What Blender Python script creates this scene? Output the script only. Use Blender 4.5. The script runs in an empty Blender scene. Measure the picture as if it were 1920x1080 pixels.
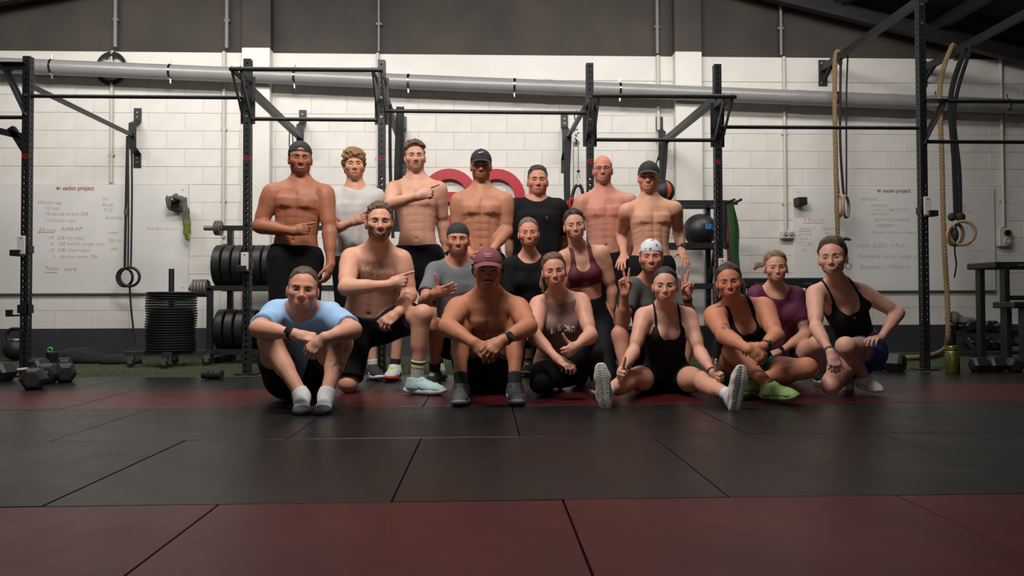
import bpy, bmesh, math, random
import numpy as np
from mathutils import Vector, Matrix

SC = bpy.context.scene
COL = SC.collection
random.seed(7)

# ------------------------------------------------------------------ camera
F_PX = 1387.0
CAM_H = 0.58
YAW, PITCH, ROLL = math.radians(2.1), math.radians(1.157), math.radians(0.2)
_fw = Vector((math.sin(YAW) * math.cos(PITCH), math.cos(YAW) * math.cos(PITCH), math.sin(PITCH)))
_rt = _fw.cross(Vector((0, 0, 1))).normalized()
_up = _rt.cross(_fw).normalized()
CRT = (_rt * math.cos(ROLL) - _up * math.sin(ROLL)).normalized()
CUP = (_up * math.cos(ROLL) + _rt * math.sin(ROLL)).normalized()
CFW = _fw
CAM = Vector((0, 0, CAM_H))
cd = bpy.data.cameras.new('camera')
cd.sensor_width = 36.0
cd.lens = F_PX / 1920.0 * 36.0
cd.clip_end = 100
cam = bpy.data.objects.new('camera', cd)
COL.objects.link(cam)
cam.matrix_world = Matrix(((CRT.x, CUP.x, -CFW.x, CAM.x), (CRT.y, CUP.y, -CFW.y, CAM.y), (CRT.z, CUP.z, -CFW.z, CAM.z), (0, 0, 0, 1)))
SC.camera = cam

def ray(u, v):
    return CFW * F_PX + CRT * (u - 960.0) + CUP * (540.0 - v)
def at(u, v, Y):
    "world point seen at photograph pixel (u, v) at world depth Y"
    d = ray(u, v)
    return CAM + d * (Y / d.y)
def ground(u, v, z=0.0):
    d = ray(u, v)
    return CAM + d * ((z - CAM.z) / d.z)

# ------------------------------------------------------------------ light
SC.view_settings.view_transform = 'Standard'
SC.view_settings.look = 'None'
SC.view_settings.exposure = 0.0
SC.view_settings.gamma = 1.0
SC.view_settings.use_curve_mapping = False
w = bpy.data.worlds.new('world')
SC.world = w
w.use_nodes = True
w.node_tree.nodes['Background'].inputs[0].default_value = (1.0, 0.97, 0.93, 1)
w.node_tree.nodes['Background'].inputs[1].default_value = 0.025

def area_light(name, loc, target, sx, sy, power, color=(1, 0.965, 0.925), spread=180):
    d = bpy.data.lights.new(name, 'AREA')
    d.shape = 'RECTANGLE'; d.size = sx; d.size_y = sy
    d.energy = power; d.color = color; d.spread = math.radians(spread)
    o = bpy.data.objects.new(name, d)
    COL.objects.link(o)
    o.location = loc
    o.rotation_euler = (Vector(target) - Vector(loc)).to_track_quat('-Z', 'Y').to_euler()
    return o
# ceiling light panels of the hall and the daylight of the roller door behind the camera
area_light('ceiling_panel_light', (-0.7, 2.9, 4.4), (-0.4, 4.9, 0.4), 2.2, 0.5, 225)
area_light('wall_bay_light', (-3.4, 6.1, 4.0), (-3.4, 8.3, 0.5), 4.5, 0.35, 120)
area_light('wall_bay_light', (2.4, 6.1, 4.0), (2.4, 8.3, 0.4), 5.0, 0.35, 104)
area_light('roller_door_daylight', (-2.4, -3.5, 1.9), (-0.3, 5.0, 1.0), 4.0, 3.0, 36, (0.97, 0.97, 1.0))

# ------------------------------------------------------------------ helpers
def rgb(r, g, b):
    f = lambda c: (c / 255 / 12.92) if c / 255 <= 0.04045 else ((c / 255 + 0.055) / 1.055) ** 2.4
    return (f(r), f(g), f(b), 1)

MATS = {}
def mat(name, col, rough=0.5, metal=0.0, var=0.0, vscale=8.0, bump=0.0, bscale=60.0, spec=0.5, stretch=(1, 1, 1), sss=0.0):
    if name in MATS: return MATS[name]
    m = bpy.data.materials.new(name); m.use_nodes = True
    nt = m.node_tree; b = nt.nodes['Principled BSDF']
    b.inputs['Base Color'].default_value = col
    b.inputs['Roughness'].default_value = rough
    b.inputs['Metallic'].default_value = metal
    b.inputs['Specular IOR Level'].default_value = spec
    if var or bump:
        tc = nt.nodes.new('ShaderNodeTexCoord'); mp = nt.nodes.new('ShaderNodeMapping')
        mp.inputs['Scale'].default_value = stretch
        nt.links.new(tc.outputs['Object'], mp.inputs['Vector'])
    if var:
        n = nt.nodes.new('ShaderNodeTexNoise'); n.inputs['Scale'].default_value = vscale; n.inputs['Detail'].default_value = 6
        nt.links.new(mp.outputs[0], n.inputs['Vector'])
        mr = nt.nodes.new('ShaderNodeMapRange')
        mr.inputs['From Min'].default_value = 0.3; mr.inputs['From Max'].default_value = 0.7
        mr.inputs['To Min'].default_value = 1 - var; mr.inputs['To Max'].default_value = 1 + var
        nt.links.new(n.outputs[0], mr.inputs[0])
        mx = nt.nodes.new('ShaderNodeVectorMath'); mx.operation = 'SCALE'
        mx.inputs[0].default_value = col[:3]
        nt.links.new(mr.outputs[0], mx.inputs['Scale'])
        nt.links.new(mx.outputs[0], b.inputs['Base Color'])
    if bump:
        n2 = nt.nodes.new('ShaderNodeTexNoise'); n2.inputs['Scale'].default_value = bscale; n2.inputs['Detail'].default_value = 4
        nt.links.new(mp.outputs[0], n2.inputs['Vector'])
        bp = nt.nodes.new('ShaderNodeBump'); bp.inputs['Strength'].default_value = bump; bp.inputs['Distance'].default_value = 0.01
        nt.links.new(n2.outputs[0], bp.inputs['Height'])
        nt.links.new(bp.outputs[0], b.inputs['Normal'])
    MATS[name] = m
    return m

def link(name, me, m=None, parent=None):
    o = bpy.data.objects.new(name, me)
    COL.objects.link(o)
    if m is not None and not me.materials: me.materials.append(m)
    if parent is not None: o.parent = parent
    return o
def tag(o, label, cat, group=None):
    o['label'] = label; o['category'] = cat
    if group: o['group'] = group
    return o
def struct(o):
    o['kind'] = 'structure'; return o
def empty(name, loc=(0, 0, 0), rz=0.0):
    o = bpy.data.objects.new(name, None); o.empty_display_size = 0.05
    COL.objects.link(o); o.location = loc; o.rotation_euler = (0, 0, rz); return o
def copy_tree(o, parent=None):
    c = o.copy(); COL.objects.link(c); c.parent = parent
    for ch in o.children: copy_tree(ch, c)
    return c

class MB:
    "collects shapes in one bmesh"
    def __init__(s): s.bm = bmesh.new()
    def box(s, lo, hi, rot=None, bev=0.0):
        r = bmesh.ops.create_cube(s.bm, size=1.0)
        lo, hi = Vector(lo), Vector(hi); c = (lo + hi) / 2; d = hi - lo
        M = Matrix.Translation(c) @ (rot.to_4x4() if rot else Matrix()) @ Matrix.Diagonal((d.x, d.y, d.z, 1))
        bmesh.ops.transform(s.bm, matrix=M, verts=r['verts'])
        if bev:
            es = list({e for v in r['verts'] for e in v.link_edges})
            bmesh.ops.bevel(s.bm, geom=es, offset=bev, segments=1, affect='EDGES', profile=0.5)
        return s
    def obox(s, c, x, y, z, dx, dy, dz, bev=0.0):
        "oriented box: centre, axis vectors, full sizes"
        r = bmesh.ops.create_cube(s.bm, size=1.0)
        x, y, z = Vector(x).normalized(), Vector(y).normalized(), Vector(z).normalized()
        M = Matrix(((x.x * dx, y.x * dy, z.x * dz, c[0]), (x.y * dx, y.y * dy, z.y * dz, c[1]), (x.z * dx, y.z * dy, z.z * dz, c[2]), (0, 0, 0, 1)))
        bmesh.ops.transform(s.bm, matrix=M, verts=r['verts'])
        if bev:
            es = list({e for v in r['verts'] for e in v.link_edges})
            bmesh.ops.bevel(s.bm, geom=es, offset=bev, segments=1, affect='EDGES', profile=0.5)
        return s
    def beam(s, a, b, w, h, up=(0, 0, 1), bev=0.0):
        a, b = Vector(a), Vector(b); z = (b - a); L = z.length; z = z / L
        x = Vector(up).cross(z)
        if x.length < 1e-4: x = Vector((1, 0, 0)).cross(z)
        x.normalize(); y = z.cross(x)
        return s.obox((a + b) / 2, x, y, z, w, h, L, bev)
    def cyl(s, a, b, r, r2=None, n=16, caps=True):
        a, b = Vector(a), Vector(b); z = b - a; L = z.length
        q = bmesh.ops.create_cone(s.bm, cap_ends=caps, segments=n, radius1=r, radius2=r if r2 is None else r2, depth=L)
        M = Matrix.Translation((a + b) / 2) @ z.to_track_quat('Z', 'Y').to_matrix().to_4x4()
        bmesh.ops.transform(s.bm, matrix=M, verts=q['verts']); return s
    def tube(s, pts, r, n=8, closed=False, flat=None):
        "sweep a circle (or a flat strap of half sizes flat=(a,b)) along points"
        pts = [Vector(p) for p in pts]; rings = []
        N = len(pts); px = None
        for i in range(N):
            t = (pts[(i + 1) % N] - pts[i - 1]) if closed else (pts[min(i + 1, N - 1)] - pts[max(i - 1, 0)])
            t.normalize()
            if px is None:
                px = t.orthogonal().normalized() if flat is None else Vector(flat[2])
            px = (px - t * px.dot(t)).normalized(); py = t.cross(px)
            rr = r[i] if hasattr(r, '__len__') else r
            ring = []
            for k in range(n):
                an = 2 * math.pi * k / n
                if flat:
                    c, sn = math.cos(an), math.sin(an)
                    ring.append(s.bm.verts.new(pts[i] + px * (flat[0] * c) + py * (flat[1] * sn)))
                else:
                    ring.append(s.bm.verts.new(pts[i] + px * (rr * math.cos(an)) + py * (rr * math.sin(an))))
            rings.append(ring)
        for i in range(N if closed else N - 1):
            A, B = rings[i], rings[(i + 1) % N]
            for k in range(n):
                s.bm.faces.new((A[k], A[(k + 1) % n], B[(k + 1) % n], B[k]))
        if not closed:
            s.bm.faces.new(rings[0][::-1]); s.bm.faces.new(rings[-1])
        return s
    def lathe(s, prof, n=32, M=None, start=None):
        rings = []
        new = []
        for (r, z) in prof:
            if r < 1e-6:
                v = s.bm.verts.new((0, 0, z)); rings.append([v]); new.append(v)
            else:
                ring = [s.bm.verts.new((r * math.cos(2 * math.pi * k / n), r * math.sin(2 * math.pi * k / n), z)) for k in range(n)]
                rings.append(ring); new += ring
        for A, B in zip(rings, rings[1:]):
            for k in range(n):
                if len(A) == 1 and len(B) == 1: continue
                if len(A) == 1: s.bm.faces.new((A[0], B[(k + 1) % n], B[k]))
                elif len(B) == 1: s.bm.faces.new((A[k], A[(k + 1) % n], B[0]))
                else: s.bm.faces.new((A[k], A[(k + 1) % n], B[(k + 1) % n], B[k]))
        if M is not None: bmesh.ops.transform(s.bm, matrix=M, verts=new)
        return s
    def torus(s, c, axis, R, r, n=28, m=10):
        axis = Vector(axis).normalized(); u = axis.orthogonal().normalized(); v = axis.cross(u); c = Vector(c)
        return s.tube([c + u * (R * math.cos(2 * math.pi * i / n)) + v * (R * math.sin(2 * math.pi * i / n)) for i in range(n)], r, m, True)
    def prism(s, outline, axis='y', lo=0, hi=1):
        "extrude closed 2-D outline (x, z) along y between lo and hi"
        A = [s.bm.verts.new((p[0], lo, p[1])) for p in outline]; B = [s.bm.verts.new((p[0], hi, p[1])) for p in outline]
        n = len(outline)
        s.bm.faces.new(A); s.bm.faces.new(B[::-1])
        for k in range(n): s.bm.faces.new((A[k], B[k], B[(k + 1) % n], A[(k + 1) % n]))
        return s
    def sphere(s, c, r, n=20, sc=(1, 1, 1), rot=None):
        q = bmesh.ops.create_uvsphere(s.bm, u_segments=n, v_segments=n // 2 + 2, radius=r)
        M = Matrix.Translation(c) @ (rot.to_4x4() if rot else Matrix()) @ Matrix.Diagonal((sc[0], sc[1], sc[2], 1))
        bmesh.ops.transform(s.bm, matrix=M, verts=q['verts']); return s
    def mesh(s, name, smooth=False):
        bmesh.ops.recalc_face_normals(s.bm, faces=s.bm.faces[:])
        me = bpy.data.meshes.new(name); s.bm.to_mesh(me); s.bm.free()
        if smooth:
            me.polygons.foreach_set('use_smooth', [True] * len(me.polygons))
            try: me.set_sharp_from_angle(angle=math.radians(40))
            except Exception: pass
        return me
    def build(s, name, m=None, parent=None, smooth=False):
        return link(name, s.mesh(name, smooth), m, parent)

def text_mesh(string, size, m, name, parent, M, shear=0.0, extrude=0.0006, bold=0.0, spacing=1.0):
    c = bpy.data.curves.new('t', 'FONT'); c.body = string; c.size = size; c.extrude = extrude; c.shear = shear; c.offset = bold
    c.space_character = spacing; c.resolution_u = 3
    t = bpy.data.objects.new('t', c); COL.objects.link(t)
    dg = bpy.context.evaluated_depsgraph_get()
    me = bpy.data.meshes.new_from_object(t.evaluated_get(dg))
    bpy.data.objects.remove(t); bpy.data.curves.remove(c)
    me.transform(M)
    me.materials.clear()
    return link(name, me, m, parent)
def wallM(x, y, z, rot=0.0, sx=1.0):
    "text frame facing the camera (-Y): text x to world x, text y to world z"
    return Matrix.Translation((x, y, z)) @ Matrix.Rotation(math.pi / 2, 4, 'X') @ Matrix.Rotation(rot, 4, 'Z') @ Matrix.Diagonal((sx, 1, 1, 1))
# ================================================================== SETTING
WY = 8.36                                   # block wall plane
m_white = mat('wall_paint', rgb(214, 210, 203), 0.6, var=0.05, vscale=5, bump=0.12, bscale=90)
m_beam = mat('wall_paint_smooth', rgb(214, 210, 203), 0.55, var=0.05, vscale=2.5, bump=0.06, bscale=40)
m_mortar = mat('mortar_paint', rgb(200, 196, 188), 0.7)
m_upper = mat('dark_render', rgb(60, 55, 49), 0.8, var=0.28, vscale=1.6, bump=0.1, bscale=25)
m_band = mat('charcoal_skirting_paint', rgb(50, 52, 56), 0.55, var=0.12, vscale=4, bump=0.15, bscale=70)
m_black = mat('black_powdercoat', rgb(29, 30, 33), 0.46, var=0.12, vscale=14, bump=0.04, bscale=300)
m_blackg = mat('black_rubber', rgb(19, 19, 20), 0.55, var=0.15, vscale=20, bump=0.05, bscale=200)
m_steel = mat('zinc_steel', rgb(150, 148, 145), 0.35, 0.85)
m_chrome = mat('chrome', rgb(200, 200, 200), 0.15, 1.0)
m_silver = mat('silver_pipe', rgb(142, 141, 139), 0.35, 0.1, var=0.06, vscale=3)
m_red = mat('red_logo', rgb(172, 20, 34), 0.45)
m_conduit = mat('conduit_paint', rgb(190, 184, 174), 0.5)
m_conduitd = mat('conduit_grey', rgb(120, 118, 114), 0.5)
m_wplate = mat('white_plate', rgb(215, 213, 210), 0.4)

# ---- back wall: mortar bed, dark skirting band, plain top beam, one object per block
wall = struct(MB().box((-7.6, WY, 0), (8.4, WY + 0.25, 3.11)).build('wall_back', m_mortar))
band = MB().box((-7.6, WY - 0.006, 0), (8.4, WY, 0.312)).build('skirting_band', m_band, wall)
beamo = MB().box((-7.6, WY - 0.004, 3.114), (8.4, WY + 0.25, 3.40), bev=0.004).build('top_beam', m_beam, wall)
bm_ = MB().box((0.0018, -0.005, 0.0018), (0.3982, 0.02, 0.1982), bev=0.003)
block_me = bm_.mesh('block'); block_me.materials.append(m_white)
ph = at(106.7, 260, WY).x % 0.4
blocks = []
for c in range(14):
    z = 0.312 + c * 0.2
    off = ph + (0.2 if c % 2 else 0.0)
    k0 = int(math.floor((-5.55 - off) / 0.4)); k1 = int(math.ceil((6.5 - off) / 0.4))
    for k in range(k0, k1):
        blocks.append((off + k * 0.4, z))
def board_hidden(x, z):
    if -5.9 < x and x + 0.4 < at(350, 400, WY).x and 0.72 < z and z + 0.2 < 1.9: return True
    if at(1490, 400, WY).x < x and x + 0.4 < at(1866, 400, WY).x and 0.75 < z and z + 0.2 < 1.85: return True
    return -2.4 < x < 1.7 and z < 1.1
vis = [b for b in blocks if not board_hidden(*b)]
vis.sort(key=lambda b: -b[1])
singles = set(vis[:298])
rest = [b for b in blocks if b not in singles]
for (x, z) in vis[:298]:
    o = link('block', block_me, None, wall); o.location = (x, WY + random.uniform(-0.0012, 0.0012), z)
rm = MB()
for (x, z) in rest: rm.box((x + 0.0018, WY - 0.005, z + 0.0018), (x + 0.3982, WY + 0.02, z + 0.1982))
o = rm.build('block_remainder', m_white, wall); o['kind'] = 'stuff'

# ---- upper dark wall and pilasters
up = struct(MB().box((-7.6, WY + 0.03, 3.40), (8.4, WY + 0.3, 6.2)).build('wall_upper', m_upper))
for i, (ua, ub) in enumerate(((453, 506), (1266, 1316))):
    xa, xb = at(ua, 95, WY - 0.12).x, at(ub, 95, WY - 0.12).x
    p = struct(MB().box((xa, WY - 0.12, 0.312), (xb, WY + 0.05, 3.42), bev=0.006).build('trim_%d' % (i * 2 + 1), m_beam))
    MB().box((xa, WY - 0.121, 0), (xb, WY + 0.05, 0.312)).build('skirting_band', m_band, p)
    struct(MB().box((xa, WY - 0.10, 3.42), (xb, WY + 0.05, 6.2)).build('trim_%d' % (i * 2 + 2), m_upper))
# panel joints of the upper wall
for i, u in enumerate((711, 1467, 1600)):
    x = at(u, 50, WY).x
# ---- vertical conduits
def conduit(u, z0, z1, m, name='conduit', w=0.02, lab=''):
    x = at(u, 300, WY).x
    e = empty(name, (x, WY - 0.03, z0))
    MB().cyl((0, 0, 0), (0, 0, z1 - z0), w, n=12).build('pipe', m, e, True)
    for k in range(max(1, int((z1 - z0) / 0.8))):
        MB().box((-0.03, -0.004, 0.3 + k * 0.8), (0.03, 0.03, 0.325 + k * 0.8)).build('saddle_clip', m, e)
    return tag(e, lab, 'conduit')
conduit(217, 3.44, 5.2, m_conduitd, lab='grey conduit on dark upper wall above the hanging black hose coil', w=0.022)
conduit(211, 1.93, 3.40, m_conduit, lab='painted conduit ending at the top edge of the left whiteboard', w=0.018)
conduit(426, 3.44, 5.2, m_conduitd, lab='grey conduit on dark upper wall left of the left pilaster', w=0.022)
conduit(421, 1.42, 3.40, m_conduit, lab='painted conduit running down to an outlet behind the plate rack', w=0.02)
conduit(711, 3.42, 5.2, m_conduitd, lab='thin grey conduit on dark upper wall above the second rig upright', w=0.013)
conduit(709, 1.9, 3.40, m_conduit, lab='painted conduit directly behind the second rig upright', w=0.018)
conduit(1233, 3.42, 5.2, m_conduitd, lab='grey conduit on dark upper wall beside the right pilaster', w=0.02)
conduit(1234, 1.3, 3.40, m_conduit, lab='painted conduit just left of the right white pilaster', w=0.02)
conduit(1465, 3.42, 5.2, m_conduitd, lab='grey conduit on dark upper wall above the right double outlet', w=0.016)
conduit(1470, 1.40, 3.40, m_conduit, lab='painted conduit running down to the double outlet beside right whiteboard', w=0.018)
conduit(1876, 1.44, 3.40, m_conduit, lab='painted conduit running down to the round isolator at far right', w=0.018)

# ---- roof: two dark slopes meeting the end wall, with purlins and rafters
m_roof = mat('roof_sheet', rgb(24, 24, 26), 0.7, var=0.15, vscale=3)
m_purlin = mat('roof_steel', rgb(30, 28, 27), 0.6)
rdg = Vector((-0.4, 0, 5.1)); el = Vector((-9.2, 0, 3.3)); er = Vector((9.2, 0, 2.85))
rf = MB()
for e_ in (el, er):
    d = (e_ - rdg); n = Vector((d.z, 0, -d.x)).normalized()
    if n.z < 0: n = -n
    c = (e_ + rdg) / 2
    rf.obox((c.x, 3.0, c.z + 0.06), d, (0, 1, 0), n, d.length, 12.0, 0.05)
roof = struct(rf.build('ceiling', m_roof))
for e_, name in ((el, 'left'), (er, 'right')):
    d = (e_ - rdg); L = d.length; dn = d / L
    n = Vector((dn.z, 0, -dn.x));
    if n.z < 0: n = -n
    for k in range(1, 9):
        c = rdg + dn * (L * k / 8.6) - n * 0.07
        MB().obox((c.x, 3.0, c.z), dn, (0, 1, 0), n, 0.06, 11.6, 0.15).build('purlin', m_purlin, roof)
    for y in (2.6, 5.6, 8.15):
        c = (rdg + e_) / 2 - n * 0.2
        MB().obox((c.x, y, c.z), dn, (0, 1, 0), n, L, 0.09, 0.14).build('rafter', m_purlin, roof)

# ---- side walls and rear wall with the open roller door (outside the frame)
m_side = mat('side_wall_paint', rgb(120, 114, 106), 0.7, var=0.05, vscale=2)
struct(MB().box((-7.8, -4.0, 0), (-7.6, WY + 0.2, 4.2)).build('wall_left', m_side))
struct(MB().box((8.4, -4.0, 0), (8.6, WY + 0.2, 4.2)).build('wall_right', m_side))

wf = struct(MB().box((-7.6, -4.2, 0), (-4.7, -4.0, 4.2)).build('wall_front', m_side))
MB().box((0.2, -4.2, 0), (8.4, -4.0, 4.2)).build('door_side', m_side, wf)
MB().box((-4.7, -4.2, 3.4), (0.2, -4.0, 4.2)).build('door_head', m_side, wf)
# ---- floor: slab, rubber mats (each its own), turf strip
m_slab = mat('concrete_slab', rgb(60, 58, 56), 0.8)
floor = struct(MB().box((-7.8, -4.0, -0.12), (8.6, WY + 0.2, -0.022)).build('floor', m_slab))
def mat_rubber(name, col, rough):
    m = mat(name, col, rough, var=0.18, vscale=3.0, bump=0.10, bscale=220, spec=0.2)
    nt = m.node_tree; b = nt.nodes['Principled BSDF']
    tc = nt.nodes.new('ShaderNodeTexCoord')
    vo = nt.nodes.new('ShaderNodeTexNoise'); vo.inputs['Scale'].default_value = 2.2; vo.inputs['Detail'].default_value = 8; vo.inputs['Roughness'].default_value = 0.7
    nt.links.new(tc.outputs['Object'], vo.inputs['Vector'])
    mr = nt.nodes.new('ShaderNodeMapRange'); mr.inputs['From Min'].default_value = 0.3; mr.inputs['From Max'].default_value = 0.75
    mr.inputs['To Min'].default_value = rough - 0.08; mr.inputs['To Max'].default_value = rough + 0.1
    nt.links.new(vo.outputs[0], mr.inputs[0]); nt.links.new(mr.outputs[0], b.inputs['Roughness'])
    return m
m_matb = mat_rubber('black_rubber_mat', rgb(26, 25, 25), 0.33)
m_matr = mat_rubber('red_rubber_mat', rgb(66, 22, 24), 0.33)
rows = ((-2.8, -1.8, 0.3, m_matb), (-1.8, -0.8, 0.7, m_matb), (-0.8, 0.2, 0.2, m_matb), (0.2, 1.19, 0.72, m_matr), (1.19, 2.185, 0.228, m_matr), (2.185, 3.215, 0.725, m_matb), (3.215, 4.19, 0.15, m_matb),
        (4.19, 5.085, 0.65, m_matr), (5.085, 6.0, 0.2, m_matb))
for (y0, y1, ph_, mm) in rows:
    g = MB().box((0.0025, 0.0025, -0.02), (0.9975, y1 - y0 - 0.0025, 0.0), bev=0.0015)
    me = g.mesh('floor_mat'); me.materials.append(mm)
    for k in range(-7, 8):
        if y0 < 1.0 and abs(k) > 4: continue
        o = link('floor_mat', me, None, floor); o.location = (ph_ + k, y0, random.uniform(-0.0008, 0.0008))
# mark on the front red mats
m_turf = mat('turf_green', rgb(52, 62, 36), 0.9, var=0.3, vscale=18, bump=0.6, bscale=500)
turf = MB().box((-7.6, 6.002, -0.022), (8.4, WY, -0.006)).build('turf_strip', m_turf, floor)
# short turf blades: uncountable, one object
nb = 26000
rng = np.random.default_rng(3)
bx = rng.uniform(-6, 6.6, nb); by = rng.uniform(6.01, 7.6, nb) ; hh = rng.uniform(0.008, 0.016, nb); an = rng.uniform(0, 6.28, nb)
ln = rng.uniform(-0.006, 0.006, (nb, 2))
V = np.zeros((nb, 3, 3)); cw = 0.0022
V[:, 0] = np.stack([bx - cw * np.cos(an), by - cw * np.sin(an), np.full(nb, -0.006)], 1)
V[:, 1] = np.stack([bx + cw * np.cos(an), by + cw * np.sin(an), np.full(nb, -0.006)], 1)
V[:, 2] = np.stack([bx + ln[:, 0], by + ln[:, 1], hh - 0.006], 1)
me = bpy.data.meshes.new('turf_blades'); me.from_pydata(V.reshape(-1, 3).tolist(), [], np.arange(nb * 3).reshape(-1, 3).tolist())
o = link('turf_blades', me, mat('turf_blade', rgb(70, 86, 46), 0.85), floor); o['kind'] = 'stuff'

# ---- silver drain pipe sloping along the wall, with clamps
PY = WY - 0.19
pa, pb = at(-60, 120, PY), at(1990, 203, PY)
pe = empty('drain_pipe', pa)
dv = pb - pa; PR = 0.082
MB().cyl((0, 0, 0), dv, PR, n=24).build('pipe', m_silver, pe, True)
for u in (440, 690, 1000, 1480, 1660, 1740):
    t = (u + 60) / 2050; c = dv * t; MB().cyl(c - dv.normalized() * 0.05, c + dv.normalized() * 0.05, PR + 0.004, n=24).build('pipe_coupling', m_silver, pe, True)
for u in (92, 305, 531, 740, 937, 1135, 1548, 1740, 1880):
    t = (u + 60) / 2050; c = dv * t
    cl = MB().cyl(c - dv.normalized() * 0.012, c + dv.normalized() * 0.012, PR + 0.009, n=24).build('pipe_clamp', m_chrome, pe, True)
    MB().cyl(c + Vector((0, -0.02, PR)), c + Vector((0, -0.02, PR + 0.045)), 0.01, n=8).cyl(c + Vector((0, -0.02, -PR)), c + Vector((0, -0.02, -PR - 0.045)), 0.01, n=8) \
        .box(c + Vector((-0.012, 0.0, -0.02)), c + Vector((0.012, 0.175, 0.02))).build('clamp_bolt', m_chrome, cl, True)
tag(pe, 'long silver drain pipe clamped along the block wall, sloping down rightwards', 'pipe')

# ---- red wall logo: ring of the e joined with the p
def logo_parts(cx, cz, R, w, y0, y1, m, parent):
    "flat letters e and p in the x-z plane; R outer radius, w stroke"
    def arc(x0, z0, a0, a1, n=28, ro=R, ri=R - w, sx=1.0):
        o_ = []; 
        for i in range(n + 1):
            a = a0 + (a1 - a0) * i / n; o_.append((x0 + sx * ro * math.cos(a), z0 + ro * math.sin(a)))
        for i in range(n, -1, -1):
            a = a0 + (a1 - a0) * i / n; o_.append((x0 + sx * ri * math.cos(a), z0 + ri * math.sin(a)))
        return o_
    def strip(outl, name):
        b = MB(); n = len(outl) // 2
        P = outl[:n]; Q = outl[n:][::-1]
        va = [b.bm.verts.new((p[0], y0, p[1])) for p in P]; vb = [b.bm.verts.new((p[0], y0, p[1])) for p in Q]
        vc = [b.bm.verts.new((p[0], y1, p[1])) for p in P]; vd = [b.bm.verts.new((p[0], y1, p[1])) for p in Q]
        for i in range(n - 1):
            b.bm.faces.new((va[i], va[i + 1], vb[i + 1], vb[i])); b.bm.faces.new((vc[i], vd[i], vd[i + 1], vc[i + 1]))
            b.bm.faces.new((va[i], vc[i], vc[i + 1], va[i + 1])); b.bm.faces.new((vb[i], vb[i + 1], vd[i + 1], vd[i]))
        b.bm.faces.new((va[0], vb[0], vd[0], vc[0])); b.bm.faces.new((va[-1], vc[-1], vd[-1], vb[-1]))
        return b
    pi = math.pi
    e = strip(arc(cx, cz, 0.0, 1.78 * pi), 'e')
    e.box((cx - R + w * 0.5, y0, cz - w / 2), (cx + R - w * 0.3, y1, cz + w / 2))
    e.build('letter_e', m, parent)
    px = cx + 2 * R - w * 0.95
    p = strip(arc(px, cz, -pi, pi * 0.999), 'p')
    p.box((px - R, y0, cz - R * 1.75), (px - R + w, y1, cz))
    p.build('letter_p', m, parent)
le = at(843, 371, WY)
lg = empty('wall_logo', (0, 0, 0))
logo_parts(le.x, le.z, 0.32, 0.115, WY - 0.07, WY - 0.012, m_red, lg)
tag(lg, 'large red raised ep logo letters on the white block wall', 'wall sign')

# ---- whiteboards
m_board = mat('whiteboard', rgb(216, 214, 210), 0.28, var=0.03, vscale=3)
m_boardedge = mat('board_edge', rgb(90, 86, 82), 0.4)
m_inkr = mat('ink_red', rgb(188, 112, 108), 0.6); m_inkd = mat('ink_dark', rgb(150, 132, 128), 0.6); m_inkg = mat('ink_grey', rgb(162, 155, 150), 0.6)
m_logo_d = mat('logo_ink', rgb(140, 40, 44), 0.5)
BY = WY - 0.03
def board(x0, x1, z0, z1, label, seams=()):
    e = empty('whiteboard', (0, 0, 0))
    xs = [x0] + list(seams) + [x1]
    for a, b in zip(xs, xs[1:]):
        MB().box((a + 0.002, BY, z0), (b - 0.002, WY - 0.008, z1), bev=0.003).build('panel', m_board, e)
    MB().box((x0, BY - 0.006, z0 - 0.014), (x1, WY - 0.008, z0)).build('lower_rail', m_boardedge, e)
    for a in (x0 + 0.06, x1 - 0.06):
        for z in (z0 + 0.06, z1 - 0.06): MB().cyl((a, BY - 0.003, z), (a, BY, z), 0.006, n=8).build('screw', m_boardedge, e)
    return tag(e, label, 'whiteboard')
bl0, bl1 = at(-60, 450, BY).x, at(353, 450, BY).x
zt, zb = at(150, 346, BY).z, at(150, 550, BY).z
boardL = board(bl0, bl1, zb, zt, 'wide whiteboard on the left with a handwritten workout and red logo')
br0, br1 = at(1488, 450, BY).x, at(1866, 450, BY).x
zt2, zb2 = at(1680, 351, BY).z, at(1680, 545, BY).z
boardR = board(br0, br1, zb2, zt2, 'whiteboard on the right with workout notes, behind climbing ropes', (at(1720, 450, BY).x,))
def note(s, u, v, px, m, par, sh=0.22, rot=0.0, sx=1.12, bold=-0.0011):
    p = at(u, v, BY)
    text_mesh(s, px / 166.0 * 1.12, m, 'handwriting', par, wallM(p.x, BY - 0.0012, p.z, rot, sx), sh, 0.0005, bold)
logo_parts(at(107.5, 354, BY).x, at(107.5, 353, BY).z, 0.0135, 0.0045, BY - 0.002, BY - 0.0002, m_logo_d, boardL)
text_mesh('eaden project', 0.068, m_logo_d, 'logo_text', boardL, wallM(at(117.5, 356.5, BY).x, BY - 0.0012, at(117.5, 356.5, BY).z, 0, 0.90), 0, 0.0006, 0.0004)
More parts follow.
